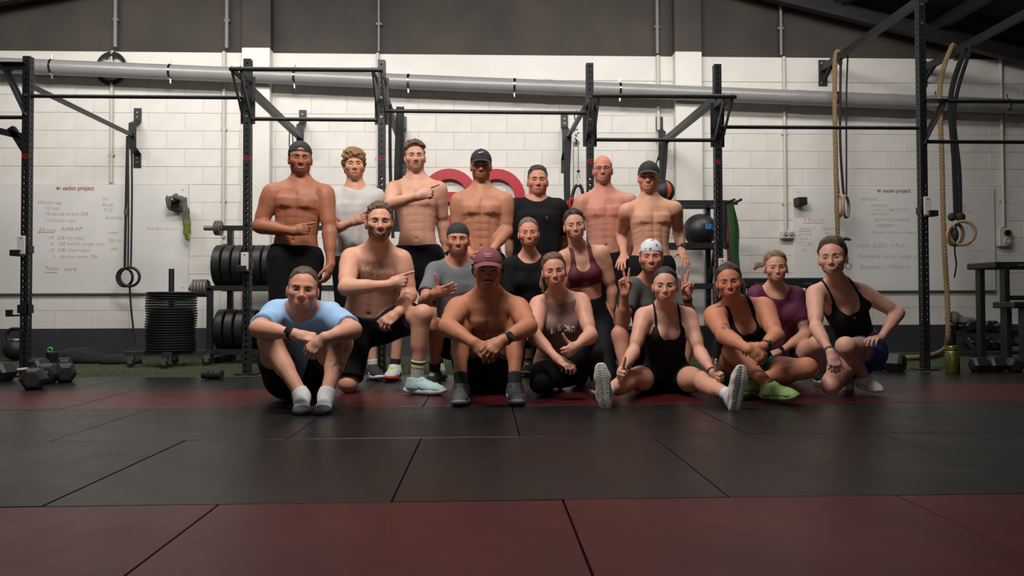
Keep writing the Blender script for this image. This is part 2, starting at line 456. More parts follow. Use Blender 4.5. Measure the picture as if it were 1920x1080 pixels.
for s, u, v, px, m in (('Warm up', 69, 383, 9, m_inkr), ('10 cal', 83, 393.5, 9, m_inkg), ('10 strict press DB', 83, 404, 8.5, m_inkd), ('10 press ups', 84, 416, 8.5, m_inkg),
                       ('20 min', 71, 435, 9.5, m_inkr), ('AMRAP', 113, 433, 9.5, m_inkd), ('10  DB cln (es)', 89, 449, 8.5, m_inkd), ('6   DB bench lunge (es)', 95, 460, 8, m_inkr),
                       ('10  DB clean (es)', 90, 472, 8.5, m_inkd), ('5   Burpee over DB', 98, 484, 8, m_inkr), ('7min', 83, 507, 10, m_inkr), ('core', 119, 508, 10, m_inkd),
                       ('Ski', 190, 376, 8, m_inkg), ('Push', 191, 387, 8.5, m_inkr), ('Pull', 194, 397, 8.5, m_inkg), ('burpee', 197, 411, 9, m_inkg),
                       ('row', 201, 439, 9, m_inkr), ('farm', 203, 454, 10, m_inkg), ('wb', 207, 469, 8.5, m_inkr), ('Ben Row Ski Run', 275, 431, 6.5, m_inkr)):
    note(s, u, v, px, m, boardL)
for (ua, ub, v) in ((71, 102, 436), (84, 108, 511)):
    a, b = at(ua, v, BY), at(ub, v, BY); MB().box((a.x, BY - 0.0012, a.z - 0.003), (b.x, BY, a.z + 0.003)).build('underline', m_inkd, boardL)
logo_parts(at(1646.5, 358, BY).x, at(1646.5, 357.5, BY).z, 0.0135, 0.0045, BY - 0.002, BY - 0.0002, m_logo_d, boardR)
text_mesh('eaden project', 0.064, m_logo_d, 'logo_text', boardR, wallM(at(1656, 361, BY).x, BY - 0.0012, at(1656, 361, BY).z, 0, 0.9), 0, 0.0006, 0.0004)
for s, u, v, px, m in (('45 MIN', 1613, 377, 8, m_inkd), ('400 RUN', 1631, 388, 7, m_inkd), ('2 MIN WORK STATION', 1635, 395.5, 5.5, m_inkd), ('400 RUN', 1632, 404, 7, m_inkd),
                       ('REST TO CHANGE', 1639, 415, 6.5, m_inkr), ('REPEAT', 1643, 426, 8, m_inkd), ('FINISH 100 WALL BALLS', 1635, 438.5, 6.5, m_inkr),
                       ('Row, SLED, + Pull', 1606, 464, 10, m_inkg), ('Farmers carry, lunge out', 1609, 484, 10, m_inkg), ('Burpees (10/burn)', 1612, 504, 10.5, m_inkg),
                       ('4 Rounds', 1506, 415, 8.5, m_inkr), ('Station 1', 1498, 431, 7, m_inkr), ('Station 2', 1541, 431, 7, m_inkr), ('20 WB', 1497, 442, 7, m_inkr), ('Row', 1500, 450, 6.5, m_inkr),
                       ('20 lunges', 1497, 457, 6, m_inkr), ('w/ plate', 1503, 462, 5.5, m_inkr), ('Ski', 1503, 472, 7, m_inkg), ('Row', 1546, 440, 7, m_inkr), ('20 WB', 1543, 449, 6.5, m_inkr),
                       ('rounds', 1785, 389, 8, m_inkr), ('Press', 1805, 398, 7.5, m_inkr), ('lunges', 1807, 420, 6.5, m_inkr), ('sit ups', 1808, 429, 6.5, m_inkr),
                       ('Row', 1812, 463, 6.5, m_inkg), ('15 DB snatches', 1812, 472, 5.5, m_inkr), ('50 cal', 1812, 480, 6, m_inkg), ('4 TTB', 1814, 487, 6, m_inkg), ('DB rows', 1814, 495, 6, m_inkr)):
    note(s, u, v, px, m, boardR)
for (ua, ub, v) in ((1504, 1543, 418), (1498, 1520, 433.5)):
    a, b = at(ua, v, BY), at(ub, v, BY); MB().box((a.x, BY - 0.0012, a.z - 0.003), (b.x, BY, a.z + 0.003)).build('underline', m_inkr, boardR)

# ---- outlets
def outlet(u, v, w_, h_, label, round_=False):
    c = at(u, v, WY - 0.06)
    e = empty('power_outlet', (c.x, WY - 0.008, c.z))
    mo = mat('outlet_plastic', rgb(196, 192, 184), 0.45)
    MB().box((-w_ / 2, -0.06, -h_ / 2), (w_ / 2, 0, h_ / 2), bev=0.008).build('housing', mo, e)
    if round_:
        MB().cyl((0.02, -0.06, 0.05), (0.02, -0.085, 0.05), 0.034, n=20).build('rotary_switch', m_blackg, e, True)
        MB().cyl((0.02, -0.06, -0.045), (0.02, -0.08, -0.045), 0.04, n=20).build('socket_face', mo, e, True)
        MB().torus((0.02, -0.08, -0.045), (0, 1, 0), 0.03, 0.004).build('socket_rim', m_steel, e, True)
    else:
        for dx in (-0.03, 0.035): 
            s_ = MB().cyl((dx, -0.06, 0.01), (dx, -0.075, 0.01), 0.022, n=16).build('rocker_switch', mo, e, True)
            MB().torus((dx, -0.076, 0.01), (0, 1, 0), 0.016, 0.003, 14, 6).build('switch_rim', m_steel, s_, True)
    return tag(e, label, 'outlet')
outlet(1477, 440, 0.15, 0.09, 'pale double power outlet box left of the right whiteboard')
outlet(1884, 445, 0.145, 0.21, 'tall pale isolator box with black rotary switch at far right', True)
outlet(425, 445, 0.10, 0.16, 'small painted outlet box on the wall behind the plate rack')
# ================================================================== EQUIPMENT
class Thing:
    "an Empty at the thing's base; parts are built in world coordinates and moved under it"
    def __init__(s, name, loc, label, cat, group=None):
        s.loc = Vector(loc); s.e = empty(name, s.loc); tag(s.e, label, cat, group)
    def add(s, mb, name, m, smooth=False, parent=None):
        me = mb.mesh(name, smooth) if isinstance(mb, MB) else mb
        me.transform(Matrix.Translation(-s.loc))
        return link(name, me, m, parent or s.e)

RY = 6.2
UPX = [at(50, 450, RY).x, at(464, 450, RY).x, at(716, 450, RY).x, at(1107, 450, RY).x, at(1347, 450, RY).x, at(1731, 450, RY).x]
UPZ = [at(50, 107, RY).z, at(464, 112, RY).z, at(716, 114, RY).z, at(1107, 120, RY).z, at(1347, 122, RY).z, 3.45]
S = 0.06

def tube_upright(x, y, z1, zlogo):
    "square tube with rows of real holes in all four walls"
    b = bmesh.new(); h = S / 2
    pitch = 0.05; n = int(z1 / pitch)
    for (ax, ay, nx, ny) in ((1, 0, 0, -1), (1, 0, 0, 1), (0, 1, 1, 0), (0, 1, -1, 0)):
        for k in range(n):
            z0 = k * pitch; zc = z0 + pitch / 2
            zt = z0 + pitch if k < n - 1 else z1
            r = 0.0125 if zc < zlogo - 0.12 else 0.008
            o_ = []; i_ = []
            for j in range(8):
                a = math.pi / 4 * j; c, s_ = math.cos(a), math.sin(a)
                mx = max(abs(c), abs(s_))
                ou = h * c / mx; ov = (pitch / 2) * s_ / mx
                if ov > 0 and k == n - 1: ov = (zt - zc) * s_ / mx
                o_.append(b.verts.new((x + ax * ou + nx * h, y + ay * ou + ny * h, zc + ov)))
                i_.append(b.verts.new((x + ax * r * c + nx * h, y + ay * r * c + ny * h, zc + r * s_)))
            for j in range(8):
                j2 = (j + 1) % 8
                b.faces.new((o_[j], o_[j2], i_[j2], i_[j]))
    bmesh.ops.remove_doubles(b, verts=b.verts, dist=1e-5)
    bmesh.ops.recalc_face_normals(b, faces=b.faces)
    bmesh.ops.solidify(b, geom=b.faces[:], thickness=0.004)
    m_ = MB(); m_.bm.free(); m_.bm = b
    m_.box((x - h, y - h, z1 - 0.003), (x + h, y + h, z1))
    m_.box((x - 0.09, y - 0.07, 0.0), (x + 0.09, y + 0.07, 0.008))
    return m_

rig = Thing('pull_up_rig', (UPX[0], RY, 0), 'black steel wall-mounted pull-up rig with drilled uprights, behind the group', 'gym rig')
m_rlogo = mat('red_sticker', rgb(170, 40, 46), 0.5)
for i, (x, z) in enumerate(zip(UPX, UPZ)):
    zl = at([50, 464, 716, 1107, 1347, 1731][i], [294, 297, 298, 303, 304, 320][i], RY).z
    uo = rig.add(tube_upright(x, RY, z, zl), 'upright', m_black)
    if i < 5:
        g = empty('tmp'); logo_parts(x - 0.012, zl, 0.016, 0.005, RY - S / 2 - 0.0025, RY - S / 2 - 0.0004, m_rlogo, g)
        for ch in list(g.children):
            ch.parent = uo; ch.data.transform(Matrix.Translation(-rig.loc))
        bpy.data.objects.remove(g)
    # bolts
    for dz in (0.12, 0.28):
        rig.add(MB().cyl((x, RY - S / 2 - 0.006, z - dz - 0.2), (x, RY - S / 2, z - dz - 0.2), 0.012, n=6), 'bolt', m_steel, parent=uo)
# horizontal bars in the upright plane
def bar(i, j, ua, ub, r=0.0165):
    za, zb_ = at(*ua, RY).z, at(*ub, RY).z
    rig.add(MB().cyl((UPX[i] + S / 2, RY, za), (UPX[j] - S / 2, RY, zb_), r, n=14), 'pull_up_bar', m_black, True)
bar(0, 1, (65, 180), (455, 183)); bar(1, 2, (475, 223), (708, 225)); bar(2, 3, (727, 208), (1100, 212))
bar(3, 4, (1118, 262), (1338, 263)); bar(4, 5, (1357, 238), (1718, 240))
zr = at(1800, 266, RY).z; rig.add(MB().cyl((UPX[5] + S / 2, RY, zr), (UPX[5] + 2.2, RY, zr), 0.0165, n=14), 'pull_up_bar', m_black, True)
zr = at(20, 220, RY).z; rig.add(MB().cyl((UPX[0] - 2.0, RY, zr), (UPX[0] - S / 2, RY, zr), 0.0165, n=14), 'pull_up_bar', m_black, True)
# flying triangle brackets with an outer bar
def flyer(i, j, vt, vb, d=0.30, left=None):
    xs = [UPX[i]] if j is None else [UPX[i], UPX[j]]
    zt_ = at(909, vt, RY - d).z; zb_ = at(909, vb, RY).z
    for x in xs:
        for sx in (-1, 1):
            xx = x + sx * (S / 2 + 0.004)
            g = MB().beam((xx, RY + 0.02, zt_), (xx, RY - d, zt_), 0.007, 0.05)
            g.beam((xx, RY - 0.0, zb_ - 0.02), (xx, RY - d, zt_), 0.007, 0.045)
            g.beam((xx, RY, zb_ - 0.05), (xx, RY, zt_ + 0.03), 0.007, 0.05)
            rig.add(g, 'triangle_bracket', m_black)
    return zt_
z_ = flyer(1, 2, 133, 224); rig.add(MB().cyl((UPX[1] - 0.05, RY - 0.3, z_), (UPX[2] + 0.05, RY - 0.3, z_), 0.018, n=14), 'outer_bar', m_black, True)
z_ = flyer(3, 4, 178, 263); rig.add(MB().cyl((UPX[3] - 0.02, RY - 0.3, z_), (UPX[4] + 0.06, RY - 0.3, z_), 0.018, n=14), 'outer_bar', m_black, True)
# end units reaching past both frame edges
def side_triangle(x, sx, vt, vb):
    zt_ = at(909, vt, RY).z; zb_ = at(909, vb, RY).z
    for yy in (-S / 2 - 0.004, S / 2 + 0.004):
        g = MB().beam((x, RY + yy, zt_), (x + sx * 0.20, RY + yy, zt_), 0.007, 0.055, up=(0, 1, 0))
        g.beam((x, RY + yy, zb_), (x + sx * 0.20, RY + yy, zt_), 0.007, 0.05, up=(0, 1, 0))
        rig.add(g, 'triangle_bracket', m_black)
    return zt_
z_ = side_triangle(UPX[5], 1, 184, 268); rig.add(MB().cyl((UPX[5] + 0.18, RY, z_), (UPX[5] + 2.2, RY, z_), 0.0165, n=14), 'pull_up_bar', m_black, True)
z_ = side_triangle(UPX[0], -1, 128, 222); rig.add(MB().beam((UPX[0] - 2.0, RY, z_ - 0.02), (UPX[0], RY, z_ - 0.02), 0.05, 0.06), 'top_beam', m_black)
rig.add(MB().beam((UPX[0] - 1.2, RY, at(0, 222, RY).z + 0.12), (UPX[0], RY, at(50, 258, RY).z), 0.05, 0.05).beam((UPX[0] - 0.13, RY, at(50, 240, RY).z), (UPX[0], RY, at(50, 288, RY).z), 0.05, 0.05), 'brace', m_black)
# struts back to the wall and hat-shaped wall brackets
for i, (ub, vb, vs) in enumerate(((251, 255, 165), (564, 258, 168), (754, 270, 172), (1060, 266, 185), (1240, 270, 180))):
    w0 = at(ub, vb, WY - 0.1); x = w0.x
    zs = at(909, vs, RY).z
    a = Vector((UPX[i] + (0.0), RY + S / 2, zs)); b = Vector((x, WY - 0.14, w0.z))
    wd = 0.035 if i in (0, 3) else 0.06
    rig.add(MB().beam(a, b, wd, wd), 'wall_strut', m_black)
    zc = w0.z; hh_ = 0.33
    g = MB().box((x - 0.04, WY - 0.02, zc + hh_ - 0.14), (x + 0.04, WY - 0.008, zc + hh_)).box((x - 0.04, WY - 0.02, zc - hh_), (x + 0.04, WY - 0.008, zc - hh_ + 0.14))
    g.box((x - 0.04, WY - 0.14, zc - hh_ + 0.2), (x + 0.04, WY - 0.128, zc + hh_ - 0.2))
    g.beam((x, WY - 0.012, zc + hh_ - 0.145), (x, WY - 0.135, zc + hh_ - 0.2), 0.08, 0.012, up=(0, 0, 1)).beam((x, WY - 0.012, zc - hh_ + 0.145), (x, WY - 0.135, zc - hh_ + 0.2), 0.08, 0.012, up=(0, 0, 1))
    wb = rig.add(g, 'wall_bracket', m_black)
    for dz in (hh_ - 0.05, hh_ - 0.1, -hh_ + 0.05, -hh_ + 0.1):
        rig.add(MB().cyl((x, WY - 0.03, zc + dz), (x, WY - 0.02, zc + dz), 0.011, n=6), 'bolt', m_steel, parent=wb)

# rope beams: two cantilever rails reaching from the wall over the hall
BZ = 3.27
def rope_beam(x, label):
    t = Thing('rope_rail', (x, WY - 0.02, BZ), label, 'ceiling rail')
    t.add(MB().beam((x, WY - 0.03, BZ), (x, 3.6, BZ + 0.02), 0.05, 0.075), 'rail', m_black)
    t.add(MB().box((x - 0.05, WY - 0.024, BZ - 0.2), (x + 0.05, WY - 0.008, BZ + 0.1), bev=0.003), 'wall_plate', m_black)
    t.add(MB().beam((x, WY - 0.03, BZ - 0.16), (x, WY - 0.25, BZ - 0.03), 0.04, 0.012), 'gusset', m_black)
    for dz in (-0.17, 0.06): t.add(MB().cyl((x - 0.02, WY - 0.035, BZ + dz), (x - 0.02, WY - 0.024, BZ + dz), 0.012, n=6), 'bolt', m_steel)
    return t
xb1 = at(1549, 120, WY - 0.1).x; xb2 = at(1738, 125, WY - 0.1).x
rope_beam(xb1, 'black steel rail running from the wall overhead, left of the tall upright')
rope_beam(xb2, 'black steel rail running from the wall overhead, right of the tall upright')

# climbing ropes: three twisted strands
m_rope = mat('manila_rope', rgb(136, 112, 80), 0.85, var=0.2, vscale=60, bump=0.4, bscale=300)
def smooth_path(pts, n=16):
    P = [Vector(p) for p in pts]; out = []
    P = [P[0] * 2 - P[1]] + P + [P[-1] * 2 - P[-2]]
    for i in range(1, len(P) - 2):
        for k in range(n):
            t = k / n; a, b, c, d = P[i - 1:i + 3]
            out.append(0.5 * ((2 * b) + (c - a) * t + (2 * a - 5 * b + 4 * c - d) * t * t + (3 * b - a - 3 * c + d) * t ** 3))
    out.append(P[-2]); return out
def resample(pts, step):
    out = [pts[0]]; acc = 0
    for a, b in zip(pts, pts[1:]):
        L = (b - a).length; pos = step - acc
        while pos <= L:
            out.append(a + (b - a) * (pos / L)); pos += step
        acc = (acc + L) % step
    return out
def rope(name, pts, R, label):
    P = resample(smooth_path(pts), 0.018)
    t = Thing(name, P[0], label, 'rope')
    for s_ in range(3):
        Q = []; px = None
        for i in range(len(P)):
            tg = (P[min(i + 1, len(P) - 1)] - P[max(i - 1, 0)]).normalized()
            if px is None: px = tg.orthogonal().normalized()
            px = (px - tg * px.dot(tg)).normalized(); py = tg.cross(px)
            a = i * 0.018 / 0.11 * 2 * math.pi + s_ * 2.0944
            Q.append(P[i] + px * (R * 0.5 * math.cos(a)) + py * (R * 0.5 * math.sin(a)))
        t.add(MB().tube(Q, R * 0.56, 7), 'strand', m_rope, True)
    return t
yr = WY - 0.35
p0 = at(1566, 108, yr)
rope('climbing_rope', [(xb1 + 0.05, yr + 0.02, BZ - 0.05), (xb1 + 0.03, yr - 0.01, BZ + 0.06), (xb1 - 0.02, yr - 0.03, BZ + 0.05), at(1565, 150, yr - 0.03), at(1567, 300, yr - 0.03), at(1571, 450, yr), at(1576, 600, yr), (at(1578, 650, yr).x, yr - 0.05, 0.04)], 0.026,
     'thick tan climbing rope hanging behind the woman in blue shorts')
yr2 = WY - 0.55
gp = lambda u, v: ground(u, v, 0.025)
g1 = gp(1768, 660); g2 = gp(1740, 668); g3 = gp(1690, 671); g4 = gp(1640, 668)
rope('climbing_rope', [(xb2 + 0.06, yr2 + 0.02, BZ - 0.06), (xb2 + 0.03, yr2, BZ + 0.06), (xb2 - 0.03, yr2 - 0.04, BZ + 0.05), at(1763, 160, yr2 - 0.05), at(1766, 300, yr2), at(1770, 450, yr2), at(1776, 560, yr2), at(1777, 630, yr2),
     (g1.x + 0.02, g1.y, 0.06), g2, g3, g4], 0.027, 'thick tan climbing rope reaching the turf behind the olive bottle')

# webbing strap helper
def strap(t, pts, wdt, name='strap', m=None, face=(1, 0, 0), thick=0.0022):
    P = resample(smooth_path(pts, 8), 0.03)
    t.add(MB().tube(P, 0, 8, flat=(wdt / 2, thick, face)), name, m or m_strap, True)
m_strap = mat('black_webbing', rgb(24, 24, 26), 0.7, bump=0.3, bscale=400)
m_wood = mat('ring_wood', rgb(150, 122, 96), 0.55, var=0.1, vscale=12)
# black rings on the left strut
yl = WY - 0.3
lr = Thing('gym_rings', at(239, 520, yl), 'pair of black gym rings on long straps before the left whiteboard', 'gym rings')
lr.add(MB().torus(at(234, 520, yl), (0.25, 1, 0.0), 0.095, 0.015), 'ring', m_blackg, True)
lr.add(MB().torus(at(243, 519, yl - 0.06), (-0.1, 1, 0.05), 0.1, 0.015), 'ring', m_blackg, True)
strap(lr, [at(239, 255, yl), at(237, 350, yl), at(235, 450, yl), at(234, 503, yl)], 0.03)
strap(lr, [at(247, 262, yl + 0.05), at(247.5, 360, yl), at(246, 470, yl - 0.03), at(245, 503, yl - 0.05)], 0.022)
strap(lr, [at(240, 256, yl), at(241, 400, yl), at(240, 502, yl)], 0.02)
strap(lr, [at(243, 535, yl), at(246, 580, yl), at(252, 630, yl), at(256, 652, yl)], 0.022, 'loose_tail')
lr.add(MB().box(at(236, 398, yl) - Vector((0.018, 0.012, 0.035)), at(236, 398, yl) + Vector((0.018, 0.012, 0.035)), bev=0.004), 'buckle', m_steel)
# wooden rings on right rails
ya = WY - 0.45
r1 = Thing('gym_rings', at(1582, 388, ya), 'pair of pale wooden gym rings hanging right of the first climbing rope', 'gym rings')
r1.add(MB().torus(at(1586, 388, ya), (-0.75, 0.65, 0), 0.115, 0.016), 'ring', m_wood, True)
r1.add(MB().torus(at(1573, 388, ya + 0.15), (-0.98, 0.15, 0), 0.115, 0.016), 'ring', m_wood, True)
strap(r1, [(xb1, ya, BZ + 0.04), at(1575, 250, ya), at(1580, 345, ya), at(1583, 368, ya)], 0.03)
strap(r1, [(xb1 + 0.03, ya - 0.1, BZ + 0.04), at(1587, 180, ya), at(1587, 300, ya), at(1587, 368, ya)], 0.02)
strap(r1, [(xb1, ya + 0.1, BZ + 0.03), at(1566, 200, ya + 0.1), at(1569, 300, ya + 0.15), at(1573, 367, ya + 0.15)], 0.02)
yb = WY - 0.8
r2 = Thing('gym_rings', at(1800, 437, yb), 'pair of wooden gym rings bound with black straps at the far right', 'gym rings')
r2.add(MB().torus(at(1791, 440, yb), (-0.3, 0.9, 0.1), 0.112, 0.017), 'ring', m_wood, True)
r2.add(MB().torus(at(1804, 437, yb - 0.05), (0.25, 1, 0.1), 0.122, 0.017), 'ring', m_wood, True)
strap(r2, [(xb2, yb, BZ + 0.02), at(1783, 180, yb), at(1789, 300, yb), at(1793, 410, yb)], 0.06)
strap(r2, [(xb2, yb - 0.1, BZ + 0.02), at(1790, 200, yb), at(1799, 320, yb), at(1801, 412, yb)], 0.045)
strap(r2, [at(1793, 415, yb - 0.03), at(1792, 440, yb - 0.04), at(1790, 470, yb - 0.03), at(1793, 495, yb), at(1789, 523, yb)], 0.018, 'loose_tail')
r2.add(MB().sphere(at(1785, 407, yb - 0.03), 0.045, 12, (1, 0.7, 1)).sphere(at(1801, 407, yb - 0.03), 0.05, 12, (1, 0.7, 1)).sphere(at(1790, 440, yb - 0.02), 0.055, 12, (0.7, 0.7, 1.4)), 'strap_bundle', m_strap, True)

# J-cups and spotter cups
def jcup(u, v0, v1, i, side, label):
    c = at(u, (v0 + v1) / 2, RY - S / 2 - 0.01); x = UPX[i] + (u - [50, 464, 716, 1107, 1347, 1731][i]) / 223.0
    z0, z1 = at(u, v1, RY).z, at(u, v0, RY).z
    t = Thing('j_cup', (x, RY - S / 2, z0), label, 'j-cup', 'j-cups on the rig')
    pl = t.add(MB().box((x - 0.031, RY - S / 2 - 0.016, z0), (x + 0.031, RY - S / 2 - 0.003, z1), bev=0.003), 'face_plate', m_wplate)
    for dz in (0.025, z1 - z0 - 0.02): t.add(MB().cyl((x, RY - S / 2 - 0.018, z0 + dz), (x, RY - S / 2 - 0.015, z0 + dz), 0.006, n=8), 'rivet', m_black, parent=pl)
    t.add(MB().box((x - 0.04, RY - S / 2 - 0.09, z0 - 0.02), (x + 0.04, RY - S / 2 - 0.003, z0), bev=0.004).box((x - 0.04, RY - S / 2 - 0.10, z0 - 0.02), (x + 0.04, RY - S / 2 - 0.088, z0 + 0.03), bev=0.003), 'hook', m_black)
    t.add(MB().box((UPX[i] + S / 2 + 0.002, RY - S / 2 - 0.012, z0 + 0.01), (UPX[i] + S / 2 + 0.012, RY + S / 2, z0 + 0.07)), 'side_cheek', m_black)
    t.add(MB().box((UPX[i] - S / 2 - 0.012, RY - S / 2 - 0.012, z0 + 0.01), (UPX[i] - S / 2 - 0.002, RY + S / 2, z0 + 0.07)), 'side_cheek', m_black)
jcup(46, 443, 477, 0, -1, 'white-faced j-cup on the far left upright')
jcup(462, 474, 506, 1, -1, 'white-faced j-cup on the upright beside the plate rack')
jcup(1351, 485, 515, 4, 1, 'white-faced j-cup on the upright right of the medicine ball')
jcup(1735, 370, 404, 5, 1, 'white-faced j-cup on the tall right upright')
t = Thing('spotter_cup', (UPX[0], RY, at(45, 585, RY).z), 'black spotter cup low on the far left upright', 'j-cup')
zc = t.loc.z
t.add(MB().box((UPX[0] - 0.045, RY - S / 2 - 0.012, zc - 0.01), (UPX[0] + 0.045, RY - S / 2 - 0.002, zc + 0.06)).box((UPX[0] + S / 2 + 0.002, RY - S / 2 - 0.012, zc - 0.01), (UPX[0] + S / 2 + 0.014, RY + S / 2, zc + 0.06)), 'collar', m_black)
t.add(MB().box((UPX[0] - 0.06, RY - 0.16, zc - 0.035), (UPX[0] - 0.01, RY - S / 2 - 0.012, zc - 0.02)).box((UPX[0] - 0.06, RY - 0.165, zc - 0.035), (UPX[0] - 0.01, RY - 0.15, zc + 0.02)), 'hook', m_black)

# ---- plate storage rack with bumper plates
m_plate = mat('bumper_rubber', rgb(19, 19, 20), 0.48, var=0.2, vscale=9)
m_iron = mat('worn_iron', rgb(118, 112, 106), 0.5, 0.5, var=0.2, vscale=15)
KY = 7.55
kx0, kx1 = at(404, 540, KY).x, at(640, 540, KY).x
zA, zB, zC = at(420, 424, KY).z, at(420, 541, KY).z, 0.11
rk = Thing('plate_rack', (kx0, KY, 0), 'black steel plate storage rack behind the left of the group', 'storage rack')
for x in (kx0 + 0.02, kx0 + 0.75, kx1):
    rk.add(MB().beam((x, KY - 0.2, 0.03), (x, KY - 0.2, zB), 0.05, 0.05), 'front_post', m_black)
    rk.add(MB().beam((x + 0.06, KY + 0.2, 0.03), (x + 0.06, KY + 0.2, zA), 0.06, 0.05), 'rear_post', m_black)
    rk.add(MB().beam((x + 0.03, KY - 0.2, zB), (x + 0.06, KY + 0.2, zB), 0.04, 0.04), 'side_rail', m_black)
    rk.add(MB().beam((x, KY - 0.32, 0.03), (x + 0.06, KY + 0.3, 0.03), 0.06, 0.06), 'foot', m_black)
for y, z in ((KY - 0.2, zB), (KY + 0.2, zB), (KY - 0.2, zC), (KY + 0.2, zC), (KY + 0.2, zA)):
    rk.add(MB().beam((kx0, y, z), (kx1, y, z), 0.05, 0.05), 'cross_rail', m_black)
for z, n in ((zA, 0), (zB, 1)):
    y = KY + (0.2 if n == 0 else -0.18)
    rk.add(MB().cyl((kx0 - 0.19, y, z), (kx0, y, z), 0.025, n=12), 'storage_peg', m_iron, True)
def vplate(c, R, w_, m, name, label, grp, tilt=0.0):
    "a weight plate standing on edge, axis along x"
    t = Thing(name, (c[0], c[1], c[2] - R), label, 'weight plate', grp)
    M = Matrix.Translation(c) @ Matrix.Rotation(tilt, 4, 'Z') @ Matrix.Rotation(math.pi / 2, 4, 'Y')
    prof = [(0.03, -w_ / 2 * 0.8), (R * 0.45, -w_ / 2 * 0.8), (R * 0.5, -w_ / 2 * 0.55), (R * 0.84, -w_ / 2 * 0.55), (R * 0.9, -w_ / 2), (R - 0.008, -w_ / 2), (R, -w_ / 2 + 0.008),
            (R, w_ / 2 - 0.008), (R - 0.008, w_ / 2), (R * 0.9, w_ / 2), (R * 0.84, w_ / 2 * 0.55), (R * 0.5, w_ / 2 * 0.55), (R * 0.45, w_ / 2 * 0.8), (0.03, w_ / 2 * 0.8)]
    t.add(MB().lathe(prof, 40, M), 'disc', m, True)
    t.add(MB().lathe([(0.026, -w_ / 2 * 0.85), (0.034, -w_ / 2 * 0.85), (0.034, w_ / 2 * 0.85), (0.026, w_ / 2 * 0.85), (0.026, -w_ / 2 * 0.85)], 20, M), 'hub_ring', m_iron, True)
ordn = ['first', 'second', 'third', 'fourth', 'fifth', 'sixth', 'seventh', 'eighth', 'ninth', 'tenth', 'eleventh', 'twelfth', 'thirteenth', 'fourteenth', 'fifteenth', 'sixteenth', 'seventeenth', 'eighteenth', 'nineteenth', 'twentieth', 'twenty-first', 'twenty-second', 'twenty-third', 'twenty-fourth']
for k in range(10):
    vplate((kx0 + 0.07 + k * 0.098 , KY - 0.02, zB + 0.222), 0.215, 0.082, m_plate, 'bumper_plate', 'black bumper plate on the upper rack row, %s from the left' % ordn[k], 'bumper plates on the rack')
for k in range(8):
    vplate((kx0 + 0.09 + k * 0.1, KY - 0.02, zC + 0.212), 0.205, 0.08, m_plate, 'bumper_plate', 'black bumper plate on the bottom rack row, %s from the left' % ordn[k], 'bumper plates on the rack')
for k in range(3):
    vplate((kx0 - 0.022 - k * 0.024, KY + 0.2, zA), 0.078, 0.02, m_iron, 'change_plate', 'small grey iron plate on the upper rack peg, %s from the post' % ordn[k], 'small plates on the rack pegs')
for k in range(5):
    vplate((kx0 - 0.02 - k * 0.03, KY - 0.18, zB), 0.088, 0.026, m_iron, 'change_plate', 'small grey iron plate on the lower rack peg, %s from the post' % ordn[k], 'small plates on the rack pegs')

# ---- stack of flat plates on a dolly
SY = 7.1; sx_ = at(318, 600, SY).x
dl = Thing('plate_dolly', (sx_, SY, 0), 'black four-wheeled plate dolly with an upright post, below the left whiteboard', 'dolly')
dl.add(MB().beam((sx_ - 0.36, SY - 0.12, 0.125), (sx_ + 0.36, SY + 0.1, 0.125), 0.08, 0.035).beam((sx_ + 0.1, SY - 0.3, 0.125), (sx_ - 0.1, SY + 0.3, 0.125), 0.08, 0.034), 'base_frame', m_black)
dl.add(MB().cyl((sx_ + 0.015, SY, 0.14), (sx_ + 0.015, SY, at(318, 504, SY).z), 0.025, n=14), 'post', m_black, True)
for (dx, dy) in ((-0.3, -0.12), (0.07, -0.27), (0.32, 0.08), (-0.06, 0.27)):
    cx_, cy_ = sx_ + dx, SY + dy
    cs = dl.add(MB().box((cx_ - 0.03, cy_ - 0.022, 0.06), (cx_ + 0.03, cy_ + 0.022, 0.107)).box((cx_ - 0.02, cy_ - 0.024, 0.03), (cx_ + 0.02, cy_ - 0.02, 0.07)).box((cx_ - 0.02, cy_ + 0.02, 0.03), (cx_ + 0.02, cy_ + 0.024, 0.07)), 'caster_fork', m_steel)
    dl.add(MB().cyl((cx_, cy_ - 0.016, 0.034), (cx_, cy_ + 0.016, 0.034), 0.033, n=16), 'caster_wheel', m_blackg, True, cs)
zt_ = at(318, 547, SY).z; npl = 23; hp = (zt_ - 0.144) / npl
pr = [(0.028, 0), (0.2, 0), (0.219, 0.003), (0.225, 0.007), (0.225, hp - 0.008), (0.219, hp - 0.004), (0.2, hp - 0.002), (0.028, hp - 0.002), (0.028, 0)]
sp_me = MB().lathe(pr, 36).mesh('bumper_plate', True); sp_me.materials.append(m_plate)
for k in range(npl):
    ox = 0.012 * math.sin(k * 0.55 + 0.5) + (0.014 if k > 17 else 0) - (0.012 if k < 7 else 0)
    o = link('bumper_plate', sp_me); o.location = (sx_ + 0.015 + ox * 0.5, SY, 0.144 + k * hp)
    lab = 'topmost black plate on the dolly stack' if k == npl - 1 else ('lowest black plate on the dolly stack' if k == 0 else 'black flat plate, %s from the bottom of the dolly stack' % ordn[k])
    tag(o, lab, 'weight plate', 'plates stacked on the dolly')

